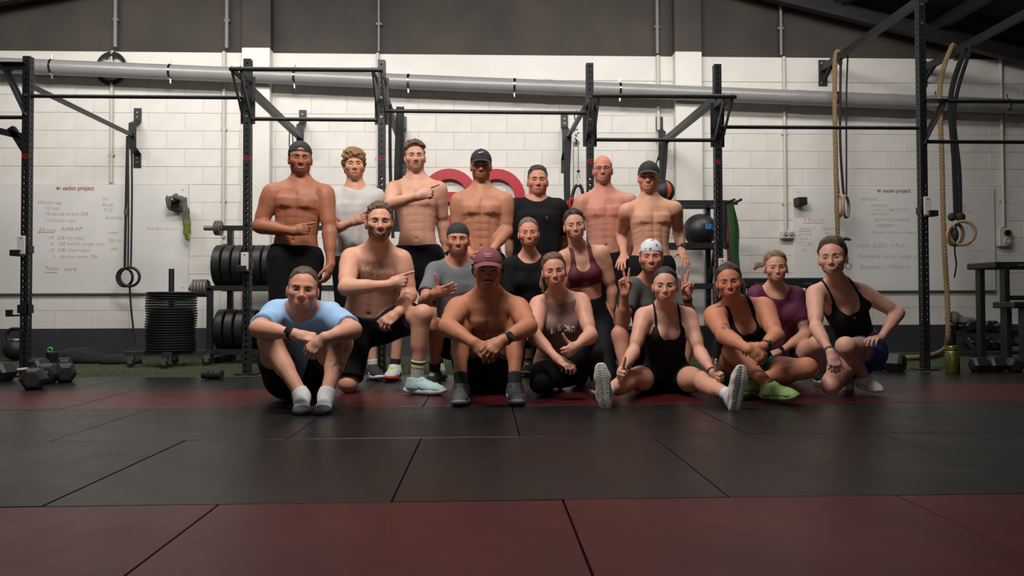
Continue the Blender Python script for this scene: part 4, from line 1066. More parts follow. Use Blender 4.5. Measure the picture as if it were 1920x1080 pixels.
# ------------------------------------------------------------------ torso loft
SEC_M = np.array([  # s, half width, front depth, back depth (metres at 1.80 m)
    (-0.20, .075, .060, .075), (-0.12, .130, .082, .105), (0.0, .162, .092, .118), (0.15, .153, .094, .092), (0.32, .138, .094, .082), (0.50, .148, .102, .092),
    (0.66, .163, .110, .104), (0.78, .164, .106, .108), (0.87, .132, .078, .096), (0.94, .082, .056, .076), (1.02, .052, .048, .058)])
SEC_F = np.array([
    (-0.20, .075, .060, .085), (-0.12, .140, .082, .118), (0.0, .172, .092, .125), (0.15, .155, .092, .095), (0.34, .122, .086, .076), (0.50, .128, .090, .082),
    (0.66, .140, .096, .090), (0.78, .140, .090, .094), (0.87, .114, .064, .084), (0.94, .070, .048, .066), (1.02, .044, .040, .050)])
class Torso:
    def __init__(s, hip, neck, Lh, Ls, bend, sc, sec, bw=1.0, bd=1.0, belly=0.0, disp=None, fwd=None):
        hip, neck = A(hip), A(neck)
        up = nrm(neck - hip); Lh = nrm(Lh); Ls = nrm(Ls)
        Fm = nrm(np.cross(nrm(Lh + Ls), up))
        mid = (hip + neck) / 2 - Fm * bend * 2
        M = 21; S0, S1 = -0.20, 1.02; s.S0, s.S1, s.M = S0, S1, M
        t = np.linspace(S0, S1, M); tc = np.clip(t, 0, 1)
        C = np.outer((1 - tc) ** 2, hip) + np.outer(2 * tc * (1 - tc), mid) + np.outer(tc ** 2, neck)
        T = np.outer(2 * (1 - tc), mid - hip) + np.outer(2 * tc, neck - mid)
        s.L = np.linalg.norm(neck - hip)
        C = C + np.outer(t - tc, np.ones(3)) * T
        T /= np.linalg.norm(T, axis=1)[:, None]
        X = np.array([nrm(Lh * (1 - a) + Ls * a) for a in tc]); X -= (X * T).sum(1)[:, None] * T; X /= np.linalg.norm(X, axis=1)[:, None]
        Fv = np.cross(X, T)
        s.C, s.T, s.X, s.F = [q.astype(f32) for q in (C, T, X, Fv)]
        s.seg = np.linalg.norm(np.diff(C, axis=0), axis=1).mean()
        s.len01 = s.seg * (M - 1) / (S1 - S0)
        s.sec = sec.copy(); s.sec[:, 1] *= sc * bw; s.sec[:, 2] *= sc * bd; s.sec[:, 3] *= sc * bd
        if belly:
            g = np.exp(-((s.sec[:, 0] - 0.26) / 0.22) ** 2) * belly
            s.sec[:, 2] += g; s.sec[:, 1] += g * 0.55
        s.disp = disp; s.sc = sc
    def local(s, P):
        sh = P.shape[:-1]; Q = P.reshape(-1, 3)
        Q0 = Q - s.C[10]; C0 = s.C - s.C[10]
        i = ((C0 * C0).sum(1)[None, :] - 2 * (Q0 @ C0.T)).argmin(1)
        r = Q - s.C[i]; along = (r * s.T[i]).sum(1) / s.seg
        t = i + along
        tcl = np.clip(t, 0, s.M - 1.001); j = np.floor(tcl).astype(int); w_ = (tcl - j)[:, None].astype(f32)
        c = s.C[j] * (1 - w_) + s.C[j + 1] * w_; X = s.X[j] * (1 - w_) + s.X[j + 1] * w_; Fv = s.F[j] * (1 - w_) + s.F[j + 1] * w_
        r = Q - c
        x = (r * X).sum(1); y = (r * Fv).sum(1)
        sv = s.S0 + t * (s.S1 - s.S0) / (s.M - 1)
        return x.reshape(sh), y.reshape(sh), sv.reshape(sh)
    def dist(s, P):
        sh = P.shape[:-1]; Q = P.reshape(-1, 3); Q0 = Q - s.C[10]; C0 = s.C - s.C[10]
        dm = np.sqrt(np.maximum(((C0 * C0).sum(1)[None, :] - 2 * (Q0 @ C0.T)).min(1) + (Q0 * Q0).sum(1), 0))
        rm = s.sec[:, 1:].max() + .035
        out = np.where(dm < .04, f32(-.03), (dm - rm + .03).astype(f32))
        band = (dm >= .04) & (dm < rm + .03)
        out[band] = s.dist_full(Q[band])
        return out.reshape(sh)
    def dist_full(s, P):
        x, y, t = s.local(P)
        tt = np.clip(t, s.S0, s.S1)
        a = np.interp(tt, s.sec[:, 0], s.sec[:, 1]).astype(f32)
        b = np.where(y > 0, np.interp(tt, s.sec[:, 0], s.sec[:, 2]), np.interp(tt, s.sec[:, 0], s.sec[:, 3])).astype(f32)
        p = 2.35
        q = ((np.abs(x) / a) ** p + (np.abs(y) / b) ** p) ** (1 / p)
        r = np.sqrt(x * x + y * y)
        d = np.where(q > 0.2, r * (1 - 1 / np.maximum(q, 0.05)), -np.minimum(a, b) * 0.8)
        if s.disp is not None:
            n_ = (np.abs(d) < .045) & (y > -.005)
            d[n_] -= s.disp(x[n_] / s.sc, y[n_] / s.sc, tt[n_], a[n_], b[n_]) * s.sc
        ext = np.maximum(np.abs(t - tt), 0) * s.len01
        return np.where(ext > 0, np.sqrt(np.maximum(d, 0) ** 2 + ext ** 2) + np.minimum(d, 0) * 0, d)
    def prim(s, k=0.03, grow=0.0):
        m = s.sec[:, 1:].max() + 0.03
        return Prim(s.C.min(0) - m, s.C.max(0) + m, s.dist, k, '+', 'torso')
    def point(s, x, y, t):
        "world point at torso coordinates"
        i = np.clip((t - s.S0) / (s.S1 - s.S0) * (s.M - 1), 0, s.M - 1.001); j = int(i); w_ = i - j
        L_ = lambda Q: Q[j] * (1 - w_) + Q[j + 1] * w_
        return L_(s.C) + L_(s.X) * x + L_(s.F) * y
    def front(s, x, t):
        a = np.interp(t, s.sec[:, 0], s.sec[:, 1]); b = np.interp(t, s.sec[:, 0], s.sec[:, 2])
        return b * max(0, 1 - (abs(x) / a) ** 2.35) ** (1 / 2.35)

def muscle(amt, pec=1.0, absm=1.0):
    def disp(x, y, t, a, b):
        fr = sstep(0.0, 0.05, y)
        ax = np.abs(x)
        pecb = np.exp(-((ax - 0.075) / 0.070) ** 2) * sstep(0.625, 0.685, t) * (1 - sstep(0.72, 0.92, t)) * 0.024 * pec
        st = -np.exp(-(x / 0.013) ** 2) * sstep(0.6, 0.66, t) * (1 - sstep(0.82, 0.9, t)) * 0.007 * pec
        zone = sstep(0.14, 0.2, t) * (1 - sstep(0.60, 0.64, t))
        alba = -np.exp(-(x / 0.009) ** 2) * 0.006
        lat = -np.exp(-((ax - 0.072) / 0.013) ** 2) * 0.007
        hor = sum(-np.exp(-((t - c) / 0.014) ** 2) for c in (0.335, 0.43, 0.525)) * 0.0055 * np.exp(-(ax / 0.065) ** 4)
        blk = np.exp(-((ax - 0.035) / 0.03) ** 2) * 0.005
        obl = sum(-np.exp(-((t - c + (ax - 0.1) * 0.9) / 0.013) ** 2) for c in (0.44, 0.52, 0.60)) * 0.004 * sstep(0.085, 0.1, ax)
        vl = -np.exp(-((t - 0.02 - (ax - 0.05) * 1.6) / 0.025) ** 2) * 0.006 * sstep(0.04, 0.07, ax)
        nav = -np.exp(-(x / 0.009) ** 2 - ((t - 0.235) / 0.016) ** 2) * 0.014
        clav = np.exp(-((t - 0.905 - (ax - 0.03) * 0.15) / 0.014) ** 2) * 0.004 * sstep(0.02, 0.04, ax) * (1 - sstep(0.10, 0.15, ax))
        rib = -np.exp(-((t - 0.60 - ax * 0.15 + (ax * 4) ** 2 * 0.12) / 0.03) ** 2) * 0.005
        return fr * (amt * (pecb + st + clav + rib * 0.6) + absm * amt * zone * (alba + lat + hor + blk + obl) + amt * vl * absm + nav)
    return disp

# ------------------------------------------------------------------ hands
POSES = {  # per finger (mcp, pip, dip), spread; thumb type
    'relaxed': ([(25, 30, 20), (28, 35, 22), (32, 38, 24), (36, 40, 25)], 4, 'relax'),
    'fist': ([(80, 95, 55)] * 4, 0, 'fold'),
    'point': ([(2, 6, 4), (82, 95, 55), (82, 95, 55), (82, 95, 55)], 1, 'foldmid'),
    'thumb': ([(78, 98, 55)] * 4, 0, 'up'),
    'peace': ([(0, 4, 3), (0, 4, 3), (85, 95, 55), (85, 95, 55)], 9, 'fold'),
    'flat': ([(12, 12, 6), (12, 12, 6), (14, 14, 8), (16, 14, 8)], 7, 'out'),
    'drape': ([(38, 40, 22), (42, 42, 24), (45, 45, 24), (48, 48, 26)], 3, 'relax'),
    'clasp': ([(50, 60, 30), (52, 62, 30), (54, 64, 30), (55, 65, 30)], 2, 'fold'),
    'open': ([(8, 15, 10), (18, 25, 12), (26, 32, 18), (35, 36, 20)], 6, 'upout'),
}
def rot_about(v, ax, ang):
    ax = nrm(ax); c, s_ = math.cos(ang), math.sin(ang)
    return v * c + np.cross(ax, v) * s_ + ax * (ax @ v) * (1 - c)
def hand_prims(w, D, N, side, pose, sc):
    D = nrm(D); N = nrm(N - D * (N @ D)); S_ = np.cross(D, N) * (1 if side == 'R' else -1)
    fs, spread, th = POSES[pose]; pr = []
    P = lambda d, s_, n: w + (D * d + S_ * s_ + N * n) * sc
    k = 0.008 * sc
    ax = (D, S_, N)
    pr.append(ell(P(.052, .002, .0), ax, (.054 * sc, .041 * sc, .0165 * sc), 0.012 * sc, tag='hand'))
    pr.append(rcone(P(.0, .0, 0), P(.04, .0, 0), .026 * sc, .026 * sc, 0.02 * sc, tag='hand'))
    base = [(.092, .031), (.097, .0105), (.093, -.0105), (.084, -.0305)]
    ln = [.073, .081, .075, .059]; rr = [.0088, .0092, .0088, .0078]
    for i, (d0, s0) in enumerate(base):
        sp = math.radians(spread * (1.5 - i)) if pose != 'peace' else math.radians((11, -9, -4, -8)[i])
        d = rot_about(D, N, sp if side == 'L' else -sp)
        if (d @ S_) * (1.5 - i) < 0 and pose != 'peace': d = rot_about(D, N, -sp if side == 'L' else sp)
        axis = np.cross(d, N); p = P(d0 - .012, s0, 0.0)
        q = P(d0, s0, 0.0); pr.append(rcone(p, q, rr[i] * sc * 1.25, rr[i] * sc * 1.15, k, tag='hand')); p = q
        for j, fr in enumerate((.46, .30, .24)):
            d = rot_about(d, axis, math.radians(fs[i][j]))
            q = p + d * ln[i] * fr * sc
            pr.append(rcone(p, q, rr[i] * sc * (1.12 - .1 * j), rr[i] * sc * (1.02 - .12 * j), 0.004 * sc, tag='hand')); p = q
    tb = P(.028, .028, .006)
    dirs = {'relax': (D * .75 + S_ * .55 + N * .35, D * .95 + S_ * .15 + N * .3), 'fold': (D * .7 + S_ * .35 + N * .75, D * .45 - S_ * .55 + N * .55),
            'foldmid': (D * .75 + S_ * .35 + N * .7, D * .6 - S_ * .5 + N * .5), 'up': (S_ * .95 + D * .35 + N * .2, S_ * 1.0 + D * .0 - N * .05), 'out': (D * .55 + S_ * .85 + N * .1, D * .7 + S_ * .7), 'upout': (D * .35 + S_ * 1.0 + N * .1, S_ * 1.0 + D * .1)}[th]
    d1, d2 = nrm(dirs[0]), nrm(dirs[1])
    t1 = tb + d1 * .036 * sc; t2 = t1 + nrm(d1 + d2) * .034 * sc; t3 = t2 + d2 * .028 * sc
    pr.append(rcone(P(.012, .014, .004), tb, .017 * sc, .0145 * sc, 0.012 * sc, tag='hand'))
    pr.append(rcone(tb, t1, .0145 * sc, .0115 * sc, 0.008 * sc, tag='hand')); pr.append(rcone(t1, t2, .0115 * sc, .0105 * sc, .004 * sc, tag='hand')); pr.append(rcone(t2, t3, .0105 * sc, .0088 * sc, .004 * sc, tag='hand'))
    return pr

# ------------------------------------------------------------------ person
BODYMAT = None
def lin(c): return np.array(rgb(*c)[:3])
class Person:
    def __init__(s, label, Y, J, H=1.8, sex='m', skin=(196, 140, 112), hair=(70, 50, 36), bw=1.0, bd=1.0, belly=0.0, mus=0.6, absm=0.6, bend=0.0, head=(0, 0, 0),
                 headsc=1.0, limb=1.0, arm=1.0, bust=0.0, smile=1, beard=0.0, stash=0.0, chesthair=0.0, hands=None, feet=None, voxel=0.0095, redface=0.12, brow=1.0, nip=True, hipw=1.0, torso_red=0.0, iris=(46, 34, 26), browtilt=0.0):
        s.label, s.sex, s.H, s.sc = label, sex, H, H / 1.8
        s.skin = lin(skin) * np.array((.86, .77, .71)); s.haircol = lin(hair); s.opt = dict(smile=smile, beard=beard, stash=stash, chesthair=chesthair, redface=redface, brow=brow, nip=nip, torso_red=torso_red, iris=iris, browtilt=browtilt)
        sc = s.sc; s.voxel = voxel; s.hands_spec = hands or {}; s.feet_spec = feet or {}
        s.j = {}
        up_len = .295 * sc; fo_len = .262 * sc; th_len = .43 * sc; sh_len = .425 * sc
        def get(name, parent=None, L=None):
            v = J.get(name, 'auto')
            if isinstance(v, str):      # knee between hip and ankle of a standing leg
                return None
            if v[0] == 'g':
                p = A(at(v[1], 568, v[2])); p[2] = v[3]; s.j[name] = p; return p
            if len(v) == 2: v = (v[0], v[1], Y)
            u, vv, z = v
            if isinstance(z, str):
                d = A(ray(u, vv)); d /= np.linalg.norm(d); q = s.j[parent] - A(CAM)
                b = d @ q; disc = b * b - (q @ q - L * L)
                if disc < 0: s.j[name] = A(CAM) + d * b; print('   reach', s.label[:24], name, round(math.sqrt(q @ q - b * b), 3), 'L', round(L, 3))
                else: s.j[name] = A(CAM) + d * (b - math.sqrt(disc) if z == 'f' else b + math.sqrt(disc))
            else: s.j[name] = A(at(u, vv, z))
            return s.j[name]
        for n in ('neck', 'pelvis', 'shR', 'shL'): get(n)
        s.head = get('head')
        pel = s.j['pelvis']; neck = s.j['neck']
        Ls = s.j['shL'] - s.j['shR']
        Lh = np.array(J.get('hipdir', (Ls[0], Ls[1], 0)), float); Lh = nrm(Lh)
        hw = (.088 if sex == 'm' else .092) * sc * hipw
        s.j['hipL'] = pel + Lh * hw; s.j['hipR'] = pel - Lh * hw
        for sd in 'RL':
            get('el' + sd, 'sh' + sd, up_len); get('wr' + sd, 'el' + sd, fo_len)
            get('kn' + sd, 'hip' + sd, th_len); get('an' + sd, 'kn' + sd, sh_len)
            if 'kn' + sd not in s.j: s.j['kn' + sd] = s.j['hip' + sd] * .5 + s.j['an' + sd] * .5 + np.array((0, -.02, .01))
        sec = SEC_M if sex == 'm' else SEC_F
        s.torso = Torso(pel, neck, Lh, Ls, bend, sc, sec, bw, bd, belly, muscle(mus, 1.0 if sex == 'm' else 0.0, absm if sex == 'm' else 0.15 * absm))
        s.up = nrm(neck - pel); s.left = nrm(Ls); s.fwd = nrm(np.cross(s.left, s.up)); s.Lh = Lh
        # ---- head frame
        yaw, pitch, roll = [math.radians(a) for a in head]
        tocam = A(CAM) - s.head; tocam[2] = 0; f = nrm(tocam)
        f = rot_about(f, np.array((0, 0, 1.0)), yaw)
        r = nrm(np.cross(f, (0, 0, 1.0)))      # person's right
        f = rot_about(f, r, pitch); u = np.cross(r, f)
        u = rot_about(u, f, roll); r = np.cross(f, u)
        s.hx, s.hf, s.hu = -r, f, u             # x = person's left
        s.hs = headsc * (1.0 if sex == 'm' else 0.95)
        s.limb = limb; s.arm = arm; s.bust = bust
        s.make_prims()
    def hp(s, x, f, u): return s.head + (s.hx * x + s.hf * f + s.hu * u) * s.hs
    def hloc(s, V):
        q = (V - s.head) / s.hs; return q @ s.hx, q @ s.hf, q @ s.hu
    def make_prims(s):
        sc, lm, j, m = s.sc, s.limb, s.j, s.sex == 'm'
        am = s.arm * (1.0 if m else 0.86)
        pr = [s.torso.prim()]
        # neck, traps
        nk = .058 * sc * (1 if m else .82) * (0.5 + 0.5 * lm)
        skb = s.hp(0, -.022, -.06)
        nb = s.torso.point(0, -0.012 * sc, 0.93)
        pr.append(rcone(nb, skb, nk * 1.08, nk * .98, 0.03, tag='neck'))
        nm = nb * 0.55 + skb * 0.45
        for sd in 'RL':
            sh = j['sh' + sd]
            pr.append(rcone(nm - s.fwd * .02, sh + s.up * .012 - s.fwd * .01, .042 * sc * (1.1 if m else .75), .036 * sc * am, 0.05, tag='trap'))
            pr.append(rcone(s.torso.point(0, .02 * sc, .86), sh, .05 * sc, .045 * sc * am, 0.05, tag='trap'))
        # arms
        for sd in 'RL':
            sh, el, wr = j['sh' + sd], j['el' + sd], j['wr' + sd]
            d = nrm(el - sh); fd = nrm(wr - el)
            pr.append(ell(sh + d * .045 * sc, (d, nrm(np.cross(d, s.fwd)), nrm(np.cross(d, np.cross(d, s.fwd)))), (.085 * sc, .060 * sc * am, .062 * sc * am), 0.035, tag='delt'))
            pr.append(rcone(sh, el, .051 * sc * am, .040 * sc * am, 0.03, tag='armU'))
            bd = fd - d * (fd @ d)
            bd = nrm(bd) if np.linalg.norm(bd) > 0.15 else s.fwd
            bl = .030 if m else .02
            pr.append(rcone(sh + (el - sh) * .38 + bd * .014 * sc, sh + (el - sh) * .72 + bd * .012 * sc, .042 * sc * am, .038 * sc * am, 0.03, tag='armU'))
            pr.append(rcone(sh + (el - sh) * .30 - bd * .016 * sc, sh + (el - sh) * .68 - bd * .012 * sc, .042 * sc * am, .036 * sc * am, 0.03, tag='armU'))
            pr.append(rcone(el, wr, .039 * sc * am, .0265 * sc * am, 0.025, tag='armF'))
            pr.append(rcone(el + (wr - el) * .12, el + (wr - el) * .48, .044 * sc * am, .035 * sc * am, 0.03, tag='armF'))
        # legs
        lg = lm * (1.0 if m else 1.02)
        for sd in 'RL':
            hp_, kn, an = j['hip' + sd], j['kn' + sd], j['an' + sd]
            d = nrm(kn - hp_); e = nrm(an - kn)
            kf = d - e; kf = nrm(kf) if np.linalg.norm(kf) > .12 else s.fwd
            kb = kf - e * (kf @ e); kb = -nrm(kb) if np.linalg.norm(kb) > .05 else -s.fwd
            tb = kf - d * (kf @ d); tb = nrm(tb) if np.linalg.norm(tb) > .05 else s.fwd
            pr.append(rcone(hp_ - d * .01, hp_ + (kn - hp_) * .55, .090 * sc * lg, .074 * sc * lg, 0.04, tag='thigh'))
            pr.append(rcone(hp_ + (kn - hp_) * .5 + tb * .008 * sc, kn, .075 * sc * lg, .053 * sc * lg, 0.03, tag='thigh'))
            kp = kf - e * (kf @ e); kp = nrm(kp) if np.linalg.norm(kp) > .05 else nrm(np.cross(e, (1., 0, 0)))
            pr.append(ell(kn + kf * .008 * sc, (e, np.cross(e, kp), kp), (.055 * sc, .050 * sc * lg, .050 * sc * lg), 0.025, tag='knee'))
            pr.append(rcone(kn, an, .049 * sc * lg, .034 * sc * (0.6 + 0.4 * lg), 0.03, tag='shin'))
            pr.append(rcone(kn + (an - kn) * .14 + kb * .016 * sc, kn + (an - kn) * .45 + kb * .016 * sc, .050 * sc * lg, .044 * sc * lg, 0.035, tag='shin'))
            pr.append(ell(hp_ - s.fwd * .045 * sc - s.up * .01, (s.left, s.fwd, s.up), (.085 * sc, .085 * sc, .10 * sc), 0.05, tag='glute'))
        if s.bust:
            for q in (-1, 1):
                t0 = 0.685; x0 = .066 * sc
                c = s.torso.point(q * x0, s.torso.front(x0, t0) - .012, t0)
                pr.append(ell(c, (s.left, s.fwd, s.up), (.066 * sc * s.bust ** .5, .06 * sc * s.bust, .066 * sc * s.bust ** .5), 0.03, tag='bust'))
        s.body_prims = pr
        # hands
        s.hand_pr = {}
        for sd in 'RL':
            if sd not in s.hands_spec: continue
            h = s.hands_spec[sd]; wr, el = j['wr' + sd], j['el' + sd]
            D = nrm(wr - el)
            if h.get('d') is not None: D = nrm(np.array(h['d'], float))
            if h.get('tip') is not None: 
                u_, v_, dz = h['tip']; D = nrm(A(at(u_, v_, wr[1] + dz)) - wr)
            s.hand_pr[sd] = hand_prims(wr + D * .004, D, np.array(h['n'], float), sd, h['pose'], sc * (1.0 if m else .92) * h.get('sc', 1.0))
            h['D'] = D
        # head
        a3 = (s.hx, s.hf, s.hu); q = s.hs; hd = []
        E = lambda c, r, k=0.02, op='+': hd.append(ell(s.hp(*c), a3, np.array(r) * q, k * q, op, 'head'))
        Rr = lambda a, b, r1, r2, k=0.012, op='+': hd.append(rcone(s.hp(*a), s.hp(*b), r1 * q, r2 * q, k * q, op, 'head'))
        jw = 1.0 if m else 0.86; nz = 1.0 if m else .84; lp = 1.0 if m else 1.2
        E((0, -.014, .030), (.0735, .096, .086), .03)
        E((0, .026, .002), (.064, .066, .076), .03)
        if m: E((0, .024, -.050), (.056 * jw, .060, .058), .03); E((0, .066, -.096), (.027 * jw, .022, .020), .03)
        else: E((0, .026, -.044), (.0505, .058, .056), .03); E((0, .070, -.090), (.019, .018, .018), .03)
        for x in (-1, 1):
            E((x * .043 * jw, .012, -.066), (.018, .03, .026), .03)
            E((x * .042, .060, -.030), (.024, .024, .022), .025)
            E((x * .076, -.010, -.018), (.0095, .018, .030), .008)
            Rr((x * .014, .086, .0125), (x * .042, .075, .0110), .0095 if m else .0055, .008 if m else .005, .016)
            E((x * .031, .1035, -.0090), (.021, .017, .0125), .014, '-')
            E((x * .0315, .0735, -.0095), (.0155, .0130, .0110), .006)
            E((x * .0130 * nz, .094, -.0450), (.0080 * nz, .010 * nz, .0072 * nz), .008)
        Rr((0, .084, .006), (0, .104, -.035), .0078 * nz, .0098 * nz, .012)
        E((0, .106 - (1 - nz) * .02, -.041), (.0122 * nz, .0120 * nz, .0100 * nz), .010)
        E((0, .070, -.072), (.033, .025, .024), .022)
        s.my0 = -.0745 if m else -.0725
        s.head_prims = hd

    def colour(s, V):
        o = s.opt; c = np.tile(s.skin, (len(V), 1)); sc = s.sc
        n = Wave(5, 25)(V.astype(f32)); n2 = Wave(6, 90)(V.astype(f32))
        c *= (1 + 0.035 * n + 0.02 * n2)[:, None]
        def mix(col, w_):
            nonlocal c
            w_ = np.clip(w_, 0, 1)[:, None]; c = c * (1 - w_) + np.asarray(col) * w_
        x, f, u = s.hloc(V); ax = np.abs(x)
        near = (np.abs(u) < .14) & (ax < .1) & (np.abs(f) < .14)
        nz = near * 1.0
        red = s.skin * np.array((1.02, .70, .66))
        mix(red, nz * o['redface'] * 2.2 * np.exp(-((ax - .042) / .02) ** 2 - ((u + .038) / .022) ** 2) * (f > .03))
        mix(red, nz * o['redface'] * 1.6 * np.exp(-(x / .014) ** 2 - ((u + .040) / .02) ** 2) * (f > .08))
        mix(red, nz * o['redface'] * 1.0 * (f > -.03) * (u > -.11))
        # under-ear / ears
        mix(red, nz * .35 * (ax > .073))
        # beard / stubble
        if o['beard']:
            up_ = -.036 - .05 * sstep(.0, .055, f) * sstep(.03, .0, ax * .8) + .018 * sstep(.04, .065, ax)
            m_ = sstep(0, .012, up_ - u) * sstep(-.012, .006, f) * (1 - sstep(.0, 1.0, (u < -.125) * 1.0))
            m_ = np.maximum(m_, sstep(.012, .006, np.abs(u + .061)) * (ax < .032) * (f > .06))
            mix(s.haircol, nz * m_ * o['beard'] * (.9 + .15 * n2))
        if s.sex == 'm':
            tx, ty, tt = s.torso.local(V.astype(f32))
            sa = np.interp(tt, s.torso.sec[:, 0], s.torso.sec[:, 1]); sb = np.interp(tt, s.torso.sec[:, 0], s.torso.sec[:, 2])
            yf = sb * np.clip(1 - (np.abs(tx) / sa) ** 2.35, 0, 1) ** (1 / 2.35)
            fr = (ty > .02 * sc) * (np.abs(ty - yf - .012) < .045 * sc)
            arm_ok = np.abs(tx) < .15 * sc
            atx = np.abs(tx) / sc
            if o['nip']:
                dn = np.sqrt((atx - .092) ** 2 + ((tt - .675) * s.torso.len01 / sc) ** 2)
                mix(s.skin * np.array((.62, .42, .40)), fr * arm_ok * .85 * sstep(.0125, .008, dn))
            if o['chesthair']:
                w_ = np.exp(-(atx / .105) ** 2) * sstep(.52, .64, tt) * (1 - sstep(.85, .94, tt)) + np.exp(-(atx / .02) ** 2) * sstep(.0, .1, tt) * (1 - sstep(.5, .6, tt)) * .35
                mix(s.haircol * .8, fr * arm_ok * np.clip(w_ * 1.1, 0, .85) * o['chesthair'] * np.clip(.82 + .22 * Wave(17, 420)(V.astype(f32)), 0, 1))
            if o['torso_red']:
                mix(s.skin * np.array((1.0, .62, .58)), fr * arm_ok * o['torso_red'] * sstep(.35, .7, tt))
        for fn in getattr(s, 'paint', []): fn(V, mix)
        return np.clip(c, 0, 1)

    def build(s):
        sc = s.sc; j = s.j
        feet_z = 0.0
        base = s.j['pelvis'].copy(); base[2] = 0
        s.base = base
        s.root = empty('person', base); tag(s.root, s.label, 'person')
        allp = s.body_prims + s.head_prims + [p for q in s.hand_pr.values() for p in q]
        for sd in 'RL':
            fs = s.feet_spec.get(sd)
            if fs and fs.get('bare'): allp += s.foot_prims(sd, True)
        parts = []; boxes = []
        hb = (s.head - .158 * s.hs, s.head + .158 * s.hs); boxes.append((hb, .0044))
        for sd, q in s.hand_pr.items():
            lo, hi = prims_box(q); boxes.append(((lo - .008, hi + .008), .0042))
        lo, hi = prims_box(allp)
        g = Grid(lo - .03, hi + .03, s.voxel)
        for p in allp: g.put(p)
        V, F = surfnet(g)
        cen = V[F].mean(1)
        keep = np.ones(len(F), bool)
        for (b, h) in boxes:
            sh = s.voxel * 1.3 + h
            keep &= ~np.all((cen > b[0] + sh) & (cen < b[1] - sh), axis=1)
        V, F = compact(V, F[keep]); parts.append((V, F))
        for (b, h) in boxes:
            gg = Grid(b[0], b[1], h)
            for p in allp:
                if np.all(p.lo - .05 < b[1]) and np.all(p.hi + .05 > b[0]): gg.put(p)
            V, F = surfnet(gg)
            if len(F): parts.append((V, F))
        n = 0; VV = []; FF = []
        for V, F in parts: VV.append(V); FF.append(F + n); n += len(V)
        V = np.concatenate(VV); F = np.concatenate(FF)
        col = s.colour(V)
        me = np_mesh('body', V - base, F, [col_mat('skin', 0.5, 0.10, 0.10, 160, .32)], col)
        link('body', me, None, s.root)
        s.face()
        return s
    def add(s, name, V, F, m, parent=None, col=None):
        return link(name, np_mesh(name, V - s.base, F, [m], col), None, parent or s.root)
    def add_mb(s, mb, name, m, smooth=True, parent=None):
        me = mb.mesh(name, smooth); me.transform(Matrix.Translation(Vector(-s.base))); return link(name, me, m, parent or s.root)
    def face_f(s, x, u):
        "forward position of the face surface at head coordinates (x, u)"
        x, u = np.asarray(x, float), np.asarray(u, float)
        lo = np.full(x.shape, .02); hi = np.full(x.shape, .135)
        for _ in range(13):
            f = (lo + hi) / 2
            P = (s.head + (x[:, None] * s.hx + f[:, None] * s.hf + u[:, None] * s.hu) * s.hs).astype(f32)
            d = np.full(len(x), 5.0)
            for p in s.head_prims: d = smin(d, p.fn(P), p.k) if p.op == '+' else smax(d, -p.fn(P), p.k)
            ins = d < 0; lo = np.where(ins, f, lo); hi = np.where(ins, hi, f)
        return (lo + hi) / 2
    def patch(s, name, x0, x1, low, high, off, colf, N=15, M=6, parent=None, rough=.45):
        "small relief patch lying on the face between two curves"
        a = np.linspace(-1, 1, N); b = np.linspace(0, 1, M); a_, b_ = [q.ravel() for q in np.meshgrid(a, b, indexing='ij')]
        x = (x0 + x1) / 2 + (x1 - x0) / 2 * a_; u = low(a_) + (high(a_) - low(a_)) * b_
        f = s.face_f(x, u) + off(a_, b_)
        V = s.head + (x[:, None] * s.hx + f[:, None] * s.hf + u[:, None] * s.hu) * s.hs
        F = np.array([(i * M + k, i * M + k + 1, (i + 1) * M + k + 1, (i + 1) * M + k) for i in range(N - 1) for k in range(M - 1)])
        return s.add(name, V, F, col_mat('face_detail_%d' % int(rough * 100), rough), parent, np.clip(colf(a_, b_, x, u), 0, 1))
    def face(s):
        m = s.sex == 'm'; o = s.opt; sm = o['smile']
        one = lambda c: (lambda a, b, x, u: np.tile(np.asarray(c, float), (len(a), 1)))
        # eyes
        ew = .0150 if m else .0158; et, eb = ((.0058, .0048) if m else (.0066, .0054))
        if sm >= 1: eb *= .82
        iris = lin(o['iris'])
        for q in (-1, 1):
            cx = q * .0315; u0 = -.0090
            low = lambda a: u0 - eb * np.clip(1 - a * a, 0, 1) ** .8 + q * a * .0010; high = lambda a: u0 + et * np.clip(1 - a * a, 0, 1) ** .65 + q * a * .0010
            def colf(a, b, x, u):
                r = np.sqrt((x - cx) ** 2 + (u - u0 - .0004) ** 2)
                c = np.tile(lin((132, 112, 102)), (len(a), 1)); c *= (1 - .35 * np.abs(a) ** 4)[:, None]
                w_ = sstep(.0092, .0074, r)[:, None]; c = c * (1 - w_) + iris * w_
                w_ = sstep(.0042, .0030, r)[:, None]; c = c * (1 - w_) + .004 * w_
                w_ = sstep(.86 if m else .78, .95 if m else .88, b)[:, None]; c = c * (1 - w_) + np.array((.012, .009, .008)) * w_
                w_ = sstep(.10, .02, b)[:, None] * .5; return c * (1 - w_) + s.skin * .35 * w_
            s.patch('eye', cx - ew, cx + ew, low, high, lambda a, b: .0006 + .0012 * (1 - a * a) * np.sin(np.pi * b), colf, 21, 15, rough=.42)
            # brow
            bt = (.0043 if m else .0028) * (0.6 + 0.4 * o['brow']); x0, x1 = (.012, .048)
            def mid(a): 
                t = (a * q + 1) / 2
                return .0085 + .0050 * np.sin(np.clip(t, 0, 1) * 2.3) + (0 if m else .002) + o['browtilt'] * (1 - t)
            th = lambda a: bt * np.clip(1.0 - ((a * q + 1) / 2) ** 3 * .75, .2, 1) * np.clip((1 - np.abs(a)) * 6 + .35, 0, 1)
            xa, xb = (q * x0, q * x1) if q > 0 else (q * x1, q * x0)
            bc = s.haircol * .5 * o['brow'] + s.skin * (.10 + .5 * (1 - o['brow']))
